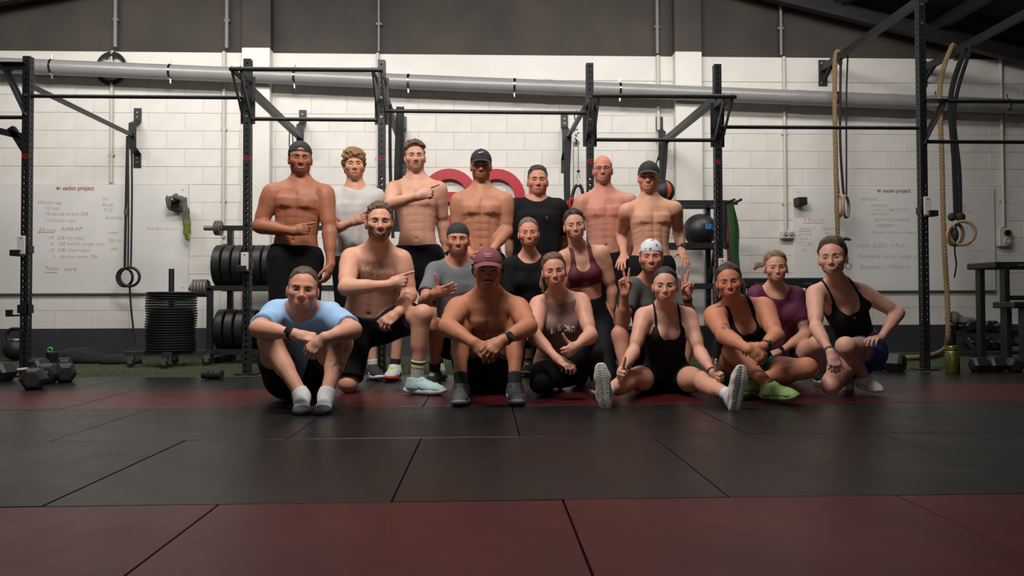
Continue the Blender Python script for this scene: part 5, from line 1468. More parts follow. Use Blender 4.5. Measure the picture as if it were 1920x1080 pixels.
            s.patch('eyebrow', xa, xb, lambda a: mid(a) - th(a), lambda a: mid(a) + th(a), lambda a, b: .0004 + .0016 * np.sin(np.pi * b), one(bc), 15, 5, rough=.8)
        # mouth
        w_ = .0245 + .0085 * max(min(sm, 1), 0); cv = .0105 * sm; oh0 = .0041 if sm >= 1 else .0007
        m0 = lambda a: s.my0 + cv * a * a
        oh = lambda a: oh0 * np.clip(1 - a * a, 0, 1) ** .7
        lu, ll = ((.0042, .0062) if m else (.0052, .0074))
        lipc = s.skin * (np.array((.86, .58, .56)) if m else np.array((.90, .48, .48)))
        up_h = lambda a: lu * np.clip(1 - a * a, 0, 1) ** .8 * (1 - .28 * np.exp(-(a / .13) ** 2))
        lo_h = lambda a: ll * np.clip(1 - (a * 1.08) ** 2, 0, 1) ** .8
        lp = s.patch('lips', -w_, w_, lambda a: m0(a) + oh(a), lambda a: m0(a) + oh(a) + up_h(a), lambda a, b: .0002 + .0026 * np.sin(np.pi * np.clip(b * .8 + .15, 0, 1)), one(lipc * .92), 21, 5)
        s.patch('lower_lip', -w_, w_, lambda a: m0(a) - oh(a) - lo_h(a), lambda a: m0(a) - oh(a), lambda a, b: .0002 + .0034 * np.sin(np.pi * np.clip(b * .85 + .05, 0, 1)), one(lipc), 21, 6, lp)
        s.patch('mouth_opening', -w_ * 1.02, w_ * 1.02, lambda a: m0(a) - oh(a) - .0006, lambda a: m0(a) + oh(a) + .0006, lambda a, b: .0005 + 0 * a, one((.022, .008, .008)), 21, 4, lp)
        if sm >= 1:
            tc = lambda a, b, x, u: lin((178, 166, 152)) * (1 - .35 * np.abs(a) ** 3 - .25 * (np.abs(np.sin(x * 400)) < .12))[:, None]
            s.patch('teeth', -w_ * .86, w_ * .86, lambda a: m0(a * .86) - oh(a * .86) * .62, lambda a: m0(a * .86) + oh(a * .86), lambda a, b: .0011 + 0 * a, tc, 31, 4, rough=.3)
        if o['stash']:
            s.patch('moustache', -.031, .031, lambda a: s.my0 + cv * (a * .9) ** 2 * .8 + oh(a) + .0030 - .004 * a * a, lambda a: s.my0 + .0185 - .011 * np.abs(a) ** 1.6 + 0 * a, lambda a, b: .0005 + .0045 * np.sin(np.pi * b) * (1 - a ** 4) * o['stash'], one(s.haircol * .8 * (.4 + .6 * o['stash']) + s.skin * .5 * (1 - o['stash'])), 19, 7, rough=.8)

    # ---------------- implicit garment
    def garment(s, name, tags, thick, m, mask=None, extra=(), fold=0.0, ffreq=28, voxel=.0095, seed=1, parent=None, k=0.02, aniso=(1.4, 1.4, .4), headp=False, colf=None, nokeep=None, prims=None, free=()):
        pr = ([p for p in s.body_prims if p.tag in tags] if prims is None else list(prims)) + list(extra)
        if headp: pr += s.head_prims
        lo, hi = prims_box(pr + list(free))
        g = Grid(lo - thick - .03, hi + thick + .03, voxel)
        for p in pr: g.put(p, thick + fold * 2)
        f = g.f - thick
        P = None
        if fold or mask is not None: 
            P = g.pts()
        if mask is not None:
            near = f < 0.04
            mv = np.full(f.shape, 1.0, f32)
            mv[near] = mask(P[near])
            f = smax(f, mv, 0.006)
        g.f = f.astype(f32)
        for p in free: g.put(p, .02)
        if fold: g.f = (g.f - fold * Wave(seed, ffreq, 8, aniso)(P)).astype(f32)
        V, F = surfnet(g)
        if len(F) == 0: print('empty garment', name); return None
        return s.add(name, V, F, m, parent, None if colf is None else colf(V))
    def sleeve(s, sd, frac, r=.018, k=.04):
        sh, el = s.j['sh' + sd], s.j['el' + sd]; am = s.arm * (1.0 if s.sex == 'm' else .86)
        return rcone(sh, sh + (el - sh) * frac, (.064 * am) * s.sc + r * .5, .050 * am * s.sc + r, k, cap=True)
    def leg_tube(s, sd, frac, r=.02):
        a, b = s.j['hip' + sd], s.j['kn' + sd]
        return rcone(a, a + (b - a) * frac, .092 * s.sc * s.limb + r * .7, (.090 - .03 * frac) * s.sc * s.limb + r, .04, cap=True)
    def leg_tube_knee(s, sd, frac, r=.02):
        "loose leg running past the knee down the shin"
        a, b = s.j['kn' + sd], s.j['an' + sd]
        return rcone(a, a + (b - a) * frac, .06 * s.sc * s.limb + r, .058 * s.sc * s.limb + r, .04, cap=True)
    def tee(s, m, hem=0.05, frac=.6, neck=.955, thick=.010, fold=.004, name='t_shirt', extra=()):
        def mask(P):
            x, y, t = s.torso.local(P); ax = np.abs(x) / s.sc
            line = np.where(y > 0, neck, .955) + (ax / .075) ** 2.5 * .05
            return np.maximum((hem - t), np.where(ax < .095, t - line, t - 1.05)) * s.torso.len01
        fr = [s.sleeve('R', frac), s.sleeve('L', frac)]
        return s.garment(name, ('torso', 'trap', 'bust'), thick, m, mask, list(extra), fold, voxel=.0095, free=fr)
    def shorts(s, m, waist=.12, frac=(.6, .6), thick=.011, r=.022, name='shorts', fold=.003, past=None):
        ex = [s.leg_tube('R', frac[0], r), s.leg_tube('L', frac[1], r)]
        def mask(P):
            x, y, t = s.torso.local(P); return (t - waist) * s.torso.len01
        return s.garment(name, ('torso', 'glute'), thick, m, mask, (), fold, voxel=.0105, ffreq=22, free=ex)
    def leggings(s, m, waist=.2, frac=1.0, name='leggings', tk=.006):
        tubes = []
        def mask(P):
            x, y, t = s.torso.local(P); return (t - waist) * s.torso.len01
        fr = []
        for p in s.body_prims:
            if p.tag in ('thigh', 'knee', 'shin'): fr.append(Prim(p.lo - tk, p.hi + tk, (lambda q: (lambda P: q(P) - tk))(p.fn), p.k, '+', p.tag))
        return s.garment(name, ('torso', 'glute'), tk, m, mask, voxel=.0105, free=fr)
    def tight_shorts(s, m, waist=.2, frac=.5, tk=.006, name='shorts'):
        def mask(P):
            x, y, t = s.torso.local(P); return (t - waist) * s.torso.len01
        fr = []
        th = [p for p in s.body_prims if p.tag == 'thigh']
        for n_, sd in enumerate('RL'):
            a, b = s.j['hip' + sd], s.j['kn' + sd]; ax = nrm(b - a).astype(f32); e = (a + (b - a) * frac).astype(f32)
            for p in th[n_ * 2:n_ * 2 + 2]:
                fr.append(Prim(p.lo - tk, p.hi + tk, (lambda q, e, ax: (lambda P: np.maximum(q(P) - tk, (P - e) @ ax)))(p.fn, e, ax), .03, '+', 'thigh'))
        return s.garment(name, ('torso', 'glute'), tk, m, mask, voxel=.0095, free=fr)
    def tank(s, m, bottom=-.05, scoop=(.66, .060), strap=(.075, .014), armhole=.115, arm_s=.70, back=.8, name='tank_top', thick=.0055, fold=.0, voxel=.0075):
        sc = s.sc
        def mask(P):
            x, y, t = s.torso.local(P); ax = np.abs(x) / sc; L = s.torso.len01
            line = scoop[0] + np.clip(ax / strap[0], 0, 3) ** 2.2 * scoop[1] / strap[0] * .0 + np.where(ax < strap[0], (ax / strap[0]) ** 3 * .16, .16)
            line = np.where(y > 0, line, back)
            under = (t - line) * L
            st = (np.abs(ax - strap[0]) - strap[1]) * sc
            top = np.minimum(under, st)
            arm = (ax - np.interp(t, [arm_s - .08, arm_s, arm_s + .1, 1.0], [.3, armhole + .03, armhole, strap[0] + strap[1]])) * sc
            return np.maximum(np.maximum(np.maximum(top, arm), (bottom - t) * L), (t - 1.4) * L if strap[1] < .03 else (t - .985) * L)
        return s.garment(name, ('torso', 'trap', 'bust', 'neck') if strap[0] < .05 else ('torso', 'trap', 'bust'), thick, m, mask, fold=fold, voxel=voxel)

    # ---------------- feet, shoes, socks
    def foot_frame(s, sd):
        fs = s.feet_spec[sd]; an = s.j['an' + sd]
        d = nrm(np.array(fs['d'], float)); u = np.array(fs.get('u', (0, 0, 1)), float); u = nrm(u - d * (u @ d)); r = np.cross(d, u)
        return an, d, u, r
    def foot_prims(s, sd, bare=False):
        an, d, u, r = s.foot_frame(sd); sc = s.sc * .97
        P = lambda a, b, c: an + (d * a + r * b + u * c) * sc
        t = .0
        return [rcone(P(-.005, 0, .0), P(-.02, 0, -.045), .036 * sc, .034 * sc, .02, tag='foot'), rcone(P(.0, 0, -.02), P(.11, 0, -.052), .036 * sc, .028 * sc, .03, tag='foot'),
                rcone(P(-.03, 0, -.05), P(.12, 0.0, -.058), .03 * sc, .026 * sc, .03, tag='foot'), ell(P(.125, 0, -.06), (d, r, u), (.06 * sc, .044 * sc, .022 * sc), .02, tag='foot')]
    def shoe(s, sd, colu, cols, sock=None, sockh=.05, lace=(200, 200, 200), tread=False, low=False, accent=None):
        an, d, u, r = s.foot_frame(sd); sc = s.sc * (1.0 if s.sex == 'm' else .97)
        P = lambda a, b, c: an + (d * a + r * b + u * c) * sc
        R3 = np.array((d, r, u)).astype(f32)
        mu = mat('shoe_%02x%02x%02x' % colu, rgb(*colu), 0.7, var=0.12, vscale=60, bump=0.25, bscale=260)
        ms = mat('sole_%02x%02x%02x' % cols, rgb(*cols), 0.6, var=0.06, vscale=50)
        z0, z1 = -.084, -.048
        def plan(q):
            def rc2(a, b, ra, rb):
                a = np.array(a, f32); ba = np.array(b, f32) - a; p = q[..., :2] - a; t_ = np.clip(p @ (ba / (ba @ ba)), 0, 1)
                return np.linalg.norm(p - t_[..., None] * ba, axis=-1) - (ra + (rb - ra) * t_)
            return smin(rc2((-.055, 0), (.045, .003), .036, .034), smin(rc2((.04, .002), (.12, -.002), .034, .049), rc2((.12, -.002), (.175, 0), .049, .036), .01), .03)
        def solefn(Pt):
            q = ((Pt - an.astype(f32)) @ R3.T) / sc
            rock = np.clip(np.abs(q[..., 0] - .05) - .06, 0, 1) ** 2 * 1.6
            pl = plan(q) - .004 * np.sin(np.clip((q[..., 2] - z0) / (z1 - z0), 0, 1) * 3.14)
            zb = z0 + rock
            if tread:
                gro = np.maximum(np.sin(q[..., 0] * 420 + np.abs(q[..., 1]) * 160), 0) * .0035 * (pl < -.008) * (np.abs(q[..., 1]) > .006)
                ch = .006 * np.exp(-(q[..., 1] / .007) ** 2)
                zb = zb + gro + ch
            dz = np.maximum(zb - q[..., 2], q[..., 2] - z1 - rock * .3)
            return smax(pl, dz, .012) * sc
        lo = np.min([P(a, b, c) for a in (-.11, .23) for b in (-.07, .07) for c in (-.1, -.03)], 0); hi = np.max([P(a, b, c) for a in (-.11, .23) for b in (-.07, .07) for c in (-.1, -.03)], 0)
        g = Grid(lo, hi, .0042 if tread else .0055); g.put(Prim(lo, hi, solefn, .005))
        Vs, Fs = surfnet(g)
        pr = [rcone(P(-.03, 0, -.05), P(.03, 0, -.05), .040 * sc, .040 * sc, .03), rcone(P(.02, 0, -.03), P(.12, 0, -.050), .042 * sc, .036 * sc, .04), ell(P(.13, 0, -.054), (d, r, u), (.078 * sc, .047 * sc, .032 * sc), .03),
              rcone(P(-.012, 0, -.035), P(-.012, 0, .008 if not low else -.01), .046 * sc, .045 * sc, .03), rcone(P(-.055, 0, -.05), P(-.052, 0, .012), .02 * sc, .014 * sc, .03)]
        pr.append(rcone(P(.03, 0, -.005), P(.005, 0, .025), .026 * sc, .022 * sc, .02))
        lo, hi = prims_box(pr); g = Grid(lo - .02, hi + .02, .0055)
        for p in pr: g.put(p)
        Pt = g.pts(); q = ((Pt - an.astype(f32)) @ R3.T) / sc
        g.f = smax(g.f, ((z1 - .006) - q[..., 2]) * sc, .004)
        col_ = (q[..., 2] - (.022 - np.abs(q[..., 0] - .0) * .15 + np.where(q[..., 0] > .01, .012, 0))) * sc
        g.f = smax(g.f, col_.astype(f32), .008)
        top = np.sqrt((q[..., 0] + .006) ** 2 / 1.3 + q[..., 1] ** 2) - .034
        g.f = smax(g.f, -np.maximum(top, -(q[..., 2] + .0)) * sc, .006).astype(f32)
        Vu, Fu = surfnet(g)
        up = s.add('shoe', Vu, Fu, mu)
        s.add('sole', Vs, Fs, ms, up)
        ml = mat('lace_%02x%02x%02x' % lace, rgb(*lace), 0.8)
        L = MB()
        for k in range(5):
            a = .035 + .017 * k; c = .0095 - .0046 * k; wv = .022 - .001 * k
            pts = [P(a + .004, -wv, c - .008), P(a + .001, -wv * .5, c + .001), P(a, 0, c + .0035), P(a - .001, wv * .5, c + .001), P(a - .004, wv, c - .008)]
            L.tube(pts, .0045 * sc, 6)
        for q_ in (-1, 1): L.tube([P(.033, 0, .012), P(.04, q_ * .018, .018), P(.056, q_ * .028, .006), P(.044, q_ * .01, .009)], .003 * sc, 6)
        s.add_mb(L, 'laces', ml, True, up)
        if accent:
            ma = mat('accent_%02x%02x%02x' % accent, rgb(*accent), 0.6)
            for q_ in (-1, 1):
                s.add_mb(MB().tube([P(-.02, q_ * .043, -.044), P(.03, q_ * .044, -.034), P(.075, q_ * .044, -.05)], .0065 * sc, 6), 'side_stripe', ma, True, up)
        if sock: s.sock(sd, sock, sockh)
        else: pass
        return up
    def sock(s, sd, col, h, stripe=None, foot=False, toe=None):
        an, kn = s.j['an' + sd], s.j['kn' + sd]; d = nrm(kn - an); sc = s.sc
        m = mat('sock_%02x%02x%02x' % col, rgb(*col), 0.85, bump=0.4, bscale=350)
        pr = [rcone(an - d * .012, an + d * h, .0365 * sc, (.0360 + .07 * h) * sc * (.6 + .4 * s.limb), .02, cap=True)]
        if foot:
            pr += s.foot_prims(sd); 
        lo, hi = prims_box(pr); g = Grid(lo - .02, hi + .02, .006)
        for p in pr: g.put(p)
        if foot: g.f = (g.f - .004).astype(f32)
        q = (g.pts() - (an + d * h).astype(f32)) @ d.astype(f32)
        g.f = smax(g.f, q, .004)
        V, F = surfnet(g); so = s.add('sock', V, F, m)
        if stripe:
            for (hh_, cc) in stripe:
                g = Grid(an + d * hh_ - .075, an + d * hh_ + .075, .006); g.put(rcone(an - d * .012, an + d * h, .0380 * sc, (.0375 + .07 * h) * sc * (.6 + .4 * s.limb), .01))
                q = np.abs((g.pts() - (an + d * hh_).astype(f32)) @ d.astype(f32)) - .009
                g.f = smax(g.f, q, .003); V, F = surfnet(g)
                s.add('sock_stripe', V, F, mat('sock_%02x%02x%02x' % cc, rgb(*cc), 0.85), so)
        return so

    # ---------------- hair and headwear
    def hair(s, style='short', col=None, tk=.010, top=.012, fringe=.062, rough=.0035, freq=110, extra=(), hl=None, back=-.075, seed=4, parent=None, umax=None):
        c = lin(col) if col else s.haircol; tk = tk + .003
        a3 = (s.hx, s.hf, s.hu); q = s.hs
        pr = [p for p in s.head_prims[:4]] + [ell(s.hp(0, -.045, -.01), a3, np.array((.060, .052, .075)) * q, .03 * q)]
        lo, hi = prims_box(pr + list(extra)); g = Grid(lo - .03 - top, hi + .03 + top, .0048)
        for p in pr: g.put(p, .04)
        P = g.pts(); L = (P - s.head.astype(f32)) / q
        x, f, u = L @ s.hx.astype(f32), L @ s.hf.astype(f32), L @ s.hu.astype(f32)
        if hl is None and s.sex == 'f': hl = ([-.12, -.075, -.03, -.012, .012, .026, .042, .062, .085, .11], [back, back, -.045, -.010, .012, .018, .044, .068, fringe + .022, fringe + .024])
        hlx = hl or ([-.12, -.075, -.03, -.012, .012, .024, .040, .066, .10], [back, back, -.035, .002, .016, -.012, .036, fringe, fringe + .004])
        uh = np.interp(f, hlx[0], hlx[1]) + Wave(seed + 3, 170, 6)(L.astype(f32)) * .0028 - np.clip((np.abs(x) - .028) / .03, 0, 1) * .010 * (f > .045)
        rise = sstep(-.002, .024 if s.sex == 'm' else .045, u - uh)
        th = (tk + (top - tk * .0) * sstep(.04, .10, u)) * rise + rough * Wave(seed, freq, 12)(P) * rise
        g.f = (g.f + .004 - (th + .004 * sstep(-.006, .002, u - uh)) * q).astype(f32)
        g.f = smax(g.f, (uh - .012 - u) * q, .004).astype(f32)
        if umax is not None: g.f = smax(g.f, (u - umax) * q, .006).astype(f32)
        for p in extra: g.put(p)
        V, F = surfnet(g)
        n = Wave(seed + 9, 620, 10)(((V - s.head) @ np.array((s.hx, s.hf * .25, s.hu * .35)).T).astype(f32)); cc = c * np.clip(1 + .33 * n, .3, 1.9)[:, None]
        return s.add('hair', V, F, col_mat('hair', .55, 0, .5, 320), parent, cc)
    def strands(s, paths, r=.004, col=None, name='hair_strand', n=6):
        "tied or loose locks of hair"
        m = mat('lock_' + '_'.join('%02x' % int(255 * v ** .45) for v in (lin(col) if col else s.haircol)), tuple(lin(col) if col else s.haircol) + (1,), .55, var=.3, vscale=90)
        for P in paths:
            pts = smooth_path([Vector(s.hp(*p)) for p in P], 6)
            k = len(pts); rr = [r * (1 - .55 * (i / k)) for i in range(k)]
            s.add_mb(MB().tube(pts, rr, n), name, m)
    def cap(s, col, back=False, brim=True, tk=.013, low=.032, tilt=0.0, logo=None, name='cap', brimcol=None, strapgap=False):
        a3 = (s.hx, s.hf, s.hu); q = s.hs; m = mat('cap_%02x%02x%02x' % col, rgb(*col), .8, var=.08, vscale=40, bump=.25, bscale=300)
        pr = [ell(s.hp(0, -.012, .031), a3, np.array((.077 + tk * .5, .099 + tk * .5, .083 + tk)) * q, .02)]
        lo, hi = prims_box(pr); g = Grid(lo - .02, hi + .02, .005)
        for p in pr: g.put(p)
        P = g.pts(); L = (P - s.head.astype(f32)) / q
        x, f, u = L @ s.hx.astype(f32), L @ s.hf.astype(f32), L @ s.hu.astype(f32)
        sg = -1 if back else 1
        cut = low + tilt * f - u
        g.f = smax(g.f, cut * q, .006)
        if strapgap:
            gap = np.maximum(np.sqrt((x / .026) ** 2 + ((u - low - .006) / .030) ** 2) - 1, -(f - .02) / .02) * .02
            keep = np.abs(u - low - .006) - .008
            gap = np.maximum(gap, -(np.where(u < low + .016, keep, 1) * 0 + (u - low - .014)))
            g.f = smax(g.f, -gap * q, .004)
        g.f = g.f.astype(f32)
        V, F = surfnet(g); o = s.add(name, V, F, m)
        if brim:
            mb_ = m if not brimcol else mat('cap_%02x%02x%02x' % brimcol, rgb(*brimcol), .8)
            b = MB(); N = 18; rows = []
            for k in range(5):
                t = k / 4; row = []
                for i in range(N + 1):
                    a = math.pi * (i / N - .5) * .92
                    ro = 1.0 + t * .0
                    xx = math.sin(a) * (.080 + .002 * t); ff = .058 + math.cos(a) * (.045 + t * .066) - t * .006; uu = low + tilt * ff + .004 - t * .024 - (abs(math.sin(a)) ** 2) * .016
                    row.append(s.hp(xx, sg * ff - (.012 if not back else -.0), uu if not back else low - tilt * ff + .0 - t * .02 - abs(math.sin(a)) ** 2 * .01))
                rows.append(row)
            for dz in (0, .004):
                vs = [[b.bm.verts.new(Vector(p + s.hu * dz)) for p in row] for row in rows]
                for k in range(4):
                    for i in range(N): b.bm.faces.new((vs[k][i], vs[k][i + 1], vs[k + 1][i + 1], vs[k + 1][i]))
                if dz == 0: v0 = vs
            for i in range(N): b.bm.faces.new((v0[4][i], v0[4][i + 1], vs[4][i + 1], vs[4][i]))
            s.add_mb(b, 'brim', mb_, True, o)
            s.add_mb(MB().sphere(Vector(s.hp(0, -.012, .031 + .083 + tk)), .007 * q, 10, (1, 1, .6)), 'top_button', m, True, o)
        return o
    # ---------------- accessories
    def watch(s, sd, face=(30, 30, 32), band=(26, 26, 28), at_=.92, size=.021, N=None, square=False, r=.031):
        el, wr = s.j['el' + sd], s.j['wr' + sd]; d = nrm(wr - el); c = el + (wr - el) * at_
        am = s.arm * (1.0 if s.sex == 'm' else .86)
        r = (.0265 * am + .0035) * s.sc + (1 - at_) * .013
        n = nrm(np.array(N if N is not None else (0, -1, .3), float)); n = nrm(n - d * (n @ d)); b = np.cross(d, n)
        mb = mat('watch_band_%02x%02x%02x' % band, rgb(*band), .6); mf = mat('watch_face_%02x%02x%02x' % face, rgb(*face), .25)
        o = s.add_mb(MB().tube([Vector(c + n * r * math.cos(t) + b * r * math.sin(t)) for t in np.linspace(0, 2 * math.pi, 25)[:-1]], 0, 8, True, flat=(.010, .0028, tuple(d))), 'watch', mb)
        if size:
            p = c + n * r
            if square: s.add_mb(MB().obox(p + n * .003, d, b, n, size * 2, size * 1.7, .011, .003), 'watch_face', mf, True, o)
            else:
                s.add_mb(MB().cyl(Vector(p - n * .002), Vector(p + n * .009), size, n=22), 'watch_case', mb, True, o)
                s.add_mb(MB().cyl(Vector(p + n * .009), Vector(p + n * .0105), size * .82, n=22), 'watch_face', mf, True, o)
        return o
    def necklace(s, drop=.80, col=(150, 130, 95), r=.0016, w_=.055, pendant=.012, off=.006):
        pts = []
        for x in np.linspace(-w_, w_, 17):
            t = drop + (abs(x) / w_) ** 1.6 * (.965 - drop); xx = x * s.sc
            y = s.torso.front(xx, t) * 1.0 + off + (muscle_bump(s, xx, t))
            pts.append(Vector(s.torso.point(xx, y, t)))
        m = mat('chain_%02x%02x%02x' % col, rgb(*col), .3, .8)
        o = s.add_mb(MB().tube(pts, r, 6), 'necklace', m)
        if pendant:
            p = pts[8] + Vector(s.fwd * .004 - s.up * pendant)
            s.add_mb(MB().sphere(p, pendant, 12, (.7, .35, 1.3)), 'pendant', m, True, o)
        return o
    def place_text(s, string, x, t, size, m, name, parent, bold=.002, off=.008, rot=0.0, mirror=False):
        "flat print wrapped on the chest"
        me_o = text_mesh(string, size, m, name, parent, Matrix(), 0, .0003, bold)
        W = max(v.co.x for v in me_o.data.vertices)
        if mirror:
            for v in me_o.data.vertices: v.co.x = W - v.co.x
        for v in me_o.data.vertices:
            xx = x + v.co.x - W / 2; tt = t + v.co.y / s.torso.len01
            y = s.torso.front(xx, tt) + off + muscle_bump(s, xx, tt) + v.co.z
            v.co = Vector(s.torso.point(xx, y, tt) - s.base)
        return me_o
def muscle_bump(s, x, t):
    b = 0.0
    if s.bust:
        b = .05 * s.sc * s.bust * math.exp(-((abs(x) - .066 * s.sc) / .05) ** 2 - ((t - .685) * s.torso.len01 / .06) ** 2)
    return b
# ================================================================== PEOPLE
m_blk = mat('black_sportswear', rgb(12, 12, 14), .85, spec=.25, bump=.25, bscale=350)
m_blkt = mat('black_tight_fabric', rgb(9, 9, 11), .75, spec=.25)
m_wtee = mat('white_cotton', rgb(190, 186, 182), .85, bump=.2, bscale=300)
m_gtee = mat('grey_marle', rgb(104, 106, 110), .85, var=.08, vscale=60, bump=.2, bscale=300)
m_dgtee = mat('charcoal_cotton', rgb(78, 77, 77), .85, var=.08, vscale=60, bump=.2, bscale=300)
m_btee = mat('light_blue_cotton', rgb(142, 178, 214), .85, bump=.2, bscale=300)
m_mauve = mat('mauve_cotton', rgb(140, 108, 99), .85, var=.05, vscale=30, bump=.2, bscale=300)
m_maroon = mat('maroon_fabric', rgb(84, 22, 38), .7, bump=.15, bscale=300)
m_plum = mat('plum_fabric', rgb(92, 26, 62), .75, var=.12, vscale=70, bump=.2, bscale=300)
m_blue = mat('royal_blue_fabric', rgb(36, 66, 166), .7, bump=.15, bscale=300)
m_teal = mat('teal_fabric', rgb(60, 120, 118), .75, var=.2, vscale=60)
BACK = (0, 1, 0); FRONT = (0, -1, 0); DOWN = (0, 0, -1); UPV = (0, 0, 1)
STAND = lambda a=.2: {'R': dict(d=(-a, -1, 0)), 'L': dict(d=(a, -1, 0))}
people = []

# --- standing row -------------------------------------------------
Y = 5.6
p = Person('shirtless muscular man in a backward black cap pointing right, standing at far left', Y, dict(
    head=(563, 297), neck=(563, 343), shR=(511, 361), shL=(609, 363), pelvis=(553, 486), elR=(486, 424, 5.58), wrR=(550, 434, 5.38), elL=(618, 434, 'f'), wrL=(620, 496, 'f'),
    anR=('g', 532, 5.62, .09), anL=('g', 580, 5.6, .09)), 1.84, 'm', (170, 113, 86), (30, 24, 20), bw=1.08, mus=.95, absm=.55, arm=1.16, headsc=1.07, head=(2, -3, 0), smile=1, beard=.25,
    hands={'R': dict(n=BACK, pose='point', tip=(603, 424, -.02)), 'L': dict(n=(-1, .2, 0), pose='relaxed', tip=(611, 532, -.03))}, feet=STAND(), voxel=.0075).build()
p.shorts(m_blk, waist=.17, frac=(.82, .82), r=.03); p.cap((34, 34, 36), brim=True, back=True, strapgap=True, low=.036, tk=.012)
p.hair(tk=.002, top=.0, back=-.07, umax=.045)
for sd in 'RL': p.shoe(sd, (40, 40, 42), (200, 200, 198), (30, 30, 30))
Y = 5.85
p = Person('young man with mop of blond hair in a plain white t-shirt', Y, dict(
    head=(664, 309), neck=(665, 352), shR=(632, 373), shL=(706, 375), pelvis=(668, 498), elR=(622, 431, 'f'), wrR=(664, 417, 'f'), elL=(716, 434, 'b'), wrL=(722, 495, 'f'),
    anR=('g', 655, 5.85, .09), anL=('g', 699, 5.75, .09)), 1.77, 'm', (216, 166, 142), (134, 100, 62), bw=.98, mus=.2, arm=.9, head=(2, 0, 2), smile=.2,
    hands={'R': dict(n=BACK, pose='point', tip=(690, 404, -.05)), 'L': dict(n=(-1, .2, 0), pose='relaxed')}, feet={'R': dict(d=(-.1, -1, 0)), 'L': dict(d=(.45, -1, 0))}, voxel=.011).build()
p.tee(m_wtee, hem=-.08, frac=.75, thick=.018, fold=.010)
p.shorts(m_blk, waist=.1, frac=(.85, .85), r=.025)
p.hair(tk=.014, top=.012, fringe=.030, rough=.006, freq=150, back=-.085, hl=([-.12, -.06, -.03, .0, .03, .05, .07, .10], [-.085, -.085, -.05, -.03, -.012, .02, .032, .034]))
p.shoe('R', (30, 30, 32), (205, 205, 205), (190, 188, 184), .05); p.shoe('L', (38, 38, 40), (210, 210, 208), (200, 198, 194), .06, lace=(60, 60, 60), accent=(190, 190, 188))
Y = 5.75
p = Person('pale shirtless man with short brown hair and moustache pointing right at shoulder height', Y, dict(
    head=(778, 294), neck=(781, 338), shR=(740, 355), shL=(823, 355), pelvis=(783, 484), elR=(731, 383, 'f'), wrR=(783, 369, 'f'), elL=(831, 420, 5.84), wrL=(837, 478, 5.86),
    anR=('g', 740, 5.72, .09), anL=('g', 822, 5.78, .09)), 1.86, 'm', (214, 168, 147), (86, 62, 46), bw=.95, mus=.6, absm=.6, arm=1.0, head=(3, 0, 2), smile=.5, stash=.6, beard=.12,
    hands={'R': dict(n=(0, 1, -.3), pose='point', tip=(822, 354, -.02)), 'L': dict(n=(-1, .2, 0), pose='relaxed')}, feet={'R': dict(d=(-.1, -1, 0)), 'L': dict(d=(.15, -1, 0))}, voxel=.0075).build()
p.shorts(m_blk, waist=.15, frac=(.85, .85), r=.03); p.hair(tk=.002, top=.020, fringe=.064, rough=.005, freq=170)
p.watch('L', at_=.95, N=(.5, -1, .2)); p.necklace(.90, (140, 120, 100), pendant=0)
for sd in 'RL': p.shoe(sd, (206, 208, 204), (196, 60, 44) if sd == 'R' else (60, 150, 160), (28, 28, 30), .07, lace=(196, 204, 60), accent=(200, 208, 60))
Y = 5.65
p = Person('shirtless man in a black cap standing in front of the red wall letters', Y, dict(
    head=(902, 310), neck=(903, 356), shR=(861, 376), shL=(947, 376), pelvis=(903, 496), elR=(856, 432, 5.66), wrR=(886, 480, 5.50), elL=(950, 432, 5.64), wrL=(921, 472, 5.46),
    anR=('g', 885, 5.65, .09), anL=('g', 925, 5.65, .09)), 1.78, 'm', (194, 139, 111), (54, 40, 30), bw=1.0, mus=1.0, absm=.7, arm=1.08, head=(0, -4, 0), smile=.4, beard=.4,
    hands={'R': dict(n=BACK, pose='clasp', tip=(905, 490, -.05)), 'L': dict(n=BACK, pose='relaxed', tip=(898, 488, -.08))}, feet=STAND(), voxel=.0075).build()
p.shorts(m_blk, waist=.13, frac=(.8, .8)); c_ = p.cap((28, 28, 30), low=.030, tilt=.05); p.hair(tk=.002, top=.0, back=-.06, umax=.045)
mk = mat('white_print', rgb(215, 215, 215), .6)
pts = [Vector(p.hp(x, .089 - x * x * 6 + .006, .083 + .3 * (x + .01) ** 1 * (1 if x > -.01 else -1.2) + .0)) for x in np.linspace(-.022, .024, 9)]
p.add_mb(MB().tube(pts, [.001, .003, .0042, .0042, .0036, .003, .0022, .0016, .001], 6), 'cap_emblem', mk, True, c_)
for sd in 'RL': p.shoe(sd, (40, 40, 42), (200, 200, 198), (30, 30, 30))
Y = 6.0
p = Person('stocky man with short dark hair in a black t-shirt standing in the back row', Y, dict(
    head=(1008, 339), neck=(1006, 374), shR=(969, 390), shL=(1047, 392), pelvis=(1008, 508), elR=(958, 445, 'b'), wrR=(955, 500, 'f'), elL=(1057, 448, 'b'), wrL=(1050, 500, 'b'),
    anR=('g', 990, 6.0, .09), anL=('g', 1028, 6.0, .09)), 1.75, 'm', (208, 150, 130), (52, 40, 34), bw=1.22, bd=1.15, belly=.03, mus=.3, arm=1.1, limb=1.1, headsc=1.06, head=(3, 0, 0), smile=0,
    hands={'R': dict(n=(1, 0, 0), pose='relaxed'), 'L': dict(n=(-1, 0, 0), pose='relaxed')}, feet=STAND(), voxel=.011).build()
t_ = p.tee(m_blk, hem=-.05, frac=.75, thick=.013, fold=.004); p.shorts(m_blk, waist=.1, frac=(.8, .8)); p.hair(tk=-.001, top=.009, fringe=.070, rough=.002, freq=180)
mr_ = mat('red_print', rgb(190, 40, 44), .6)
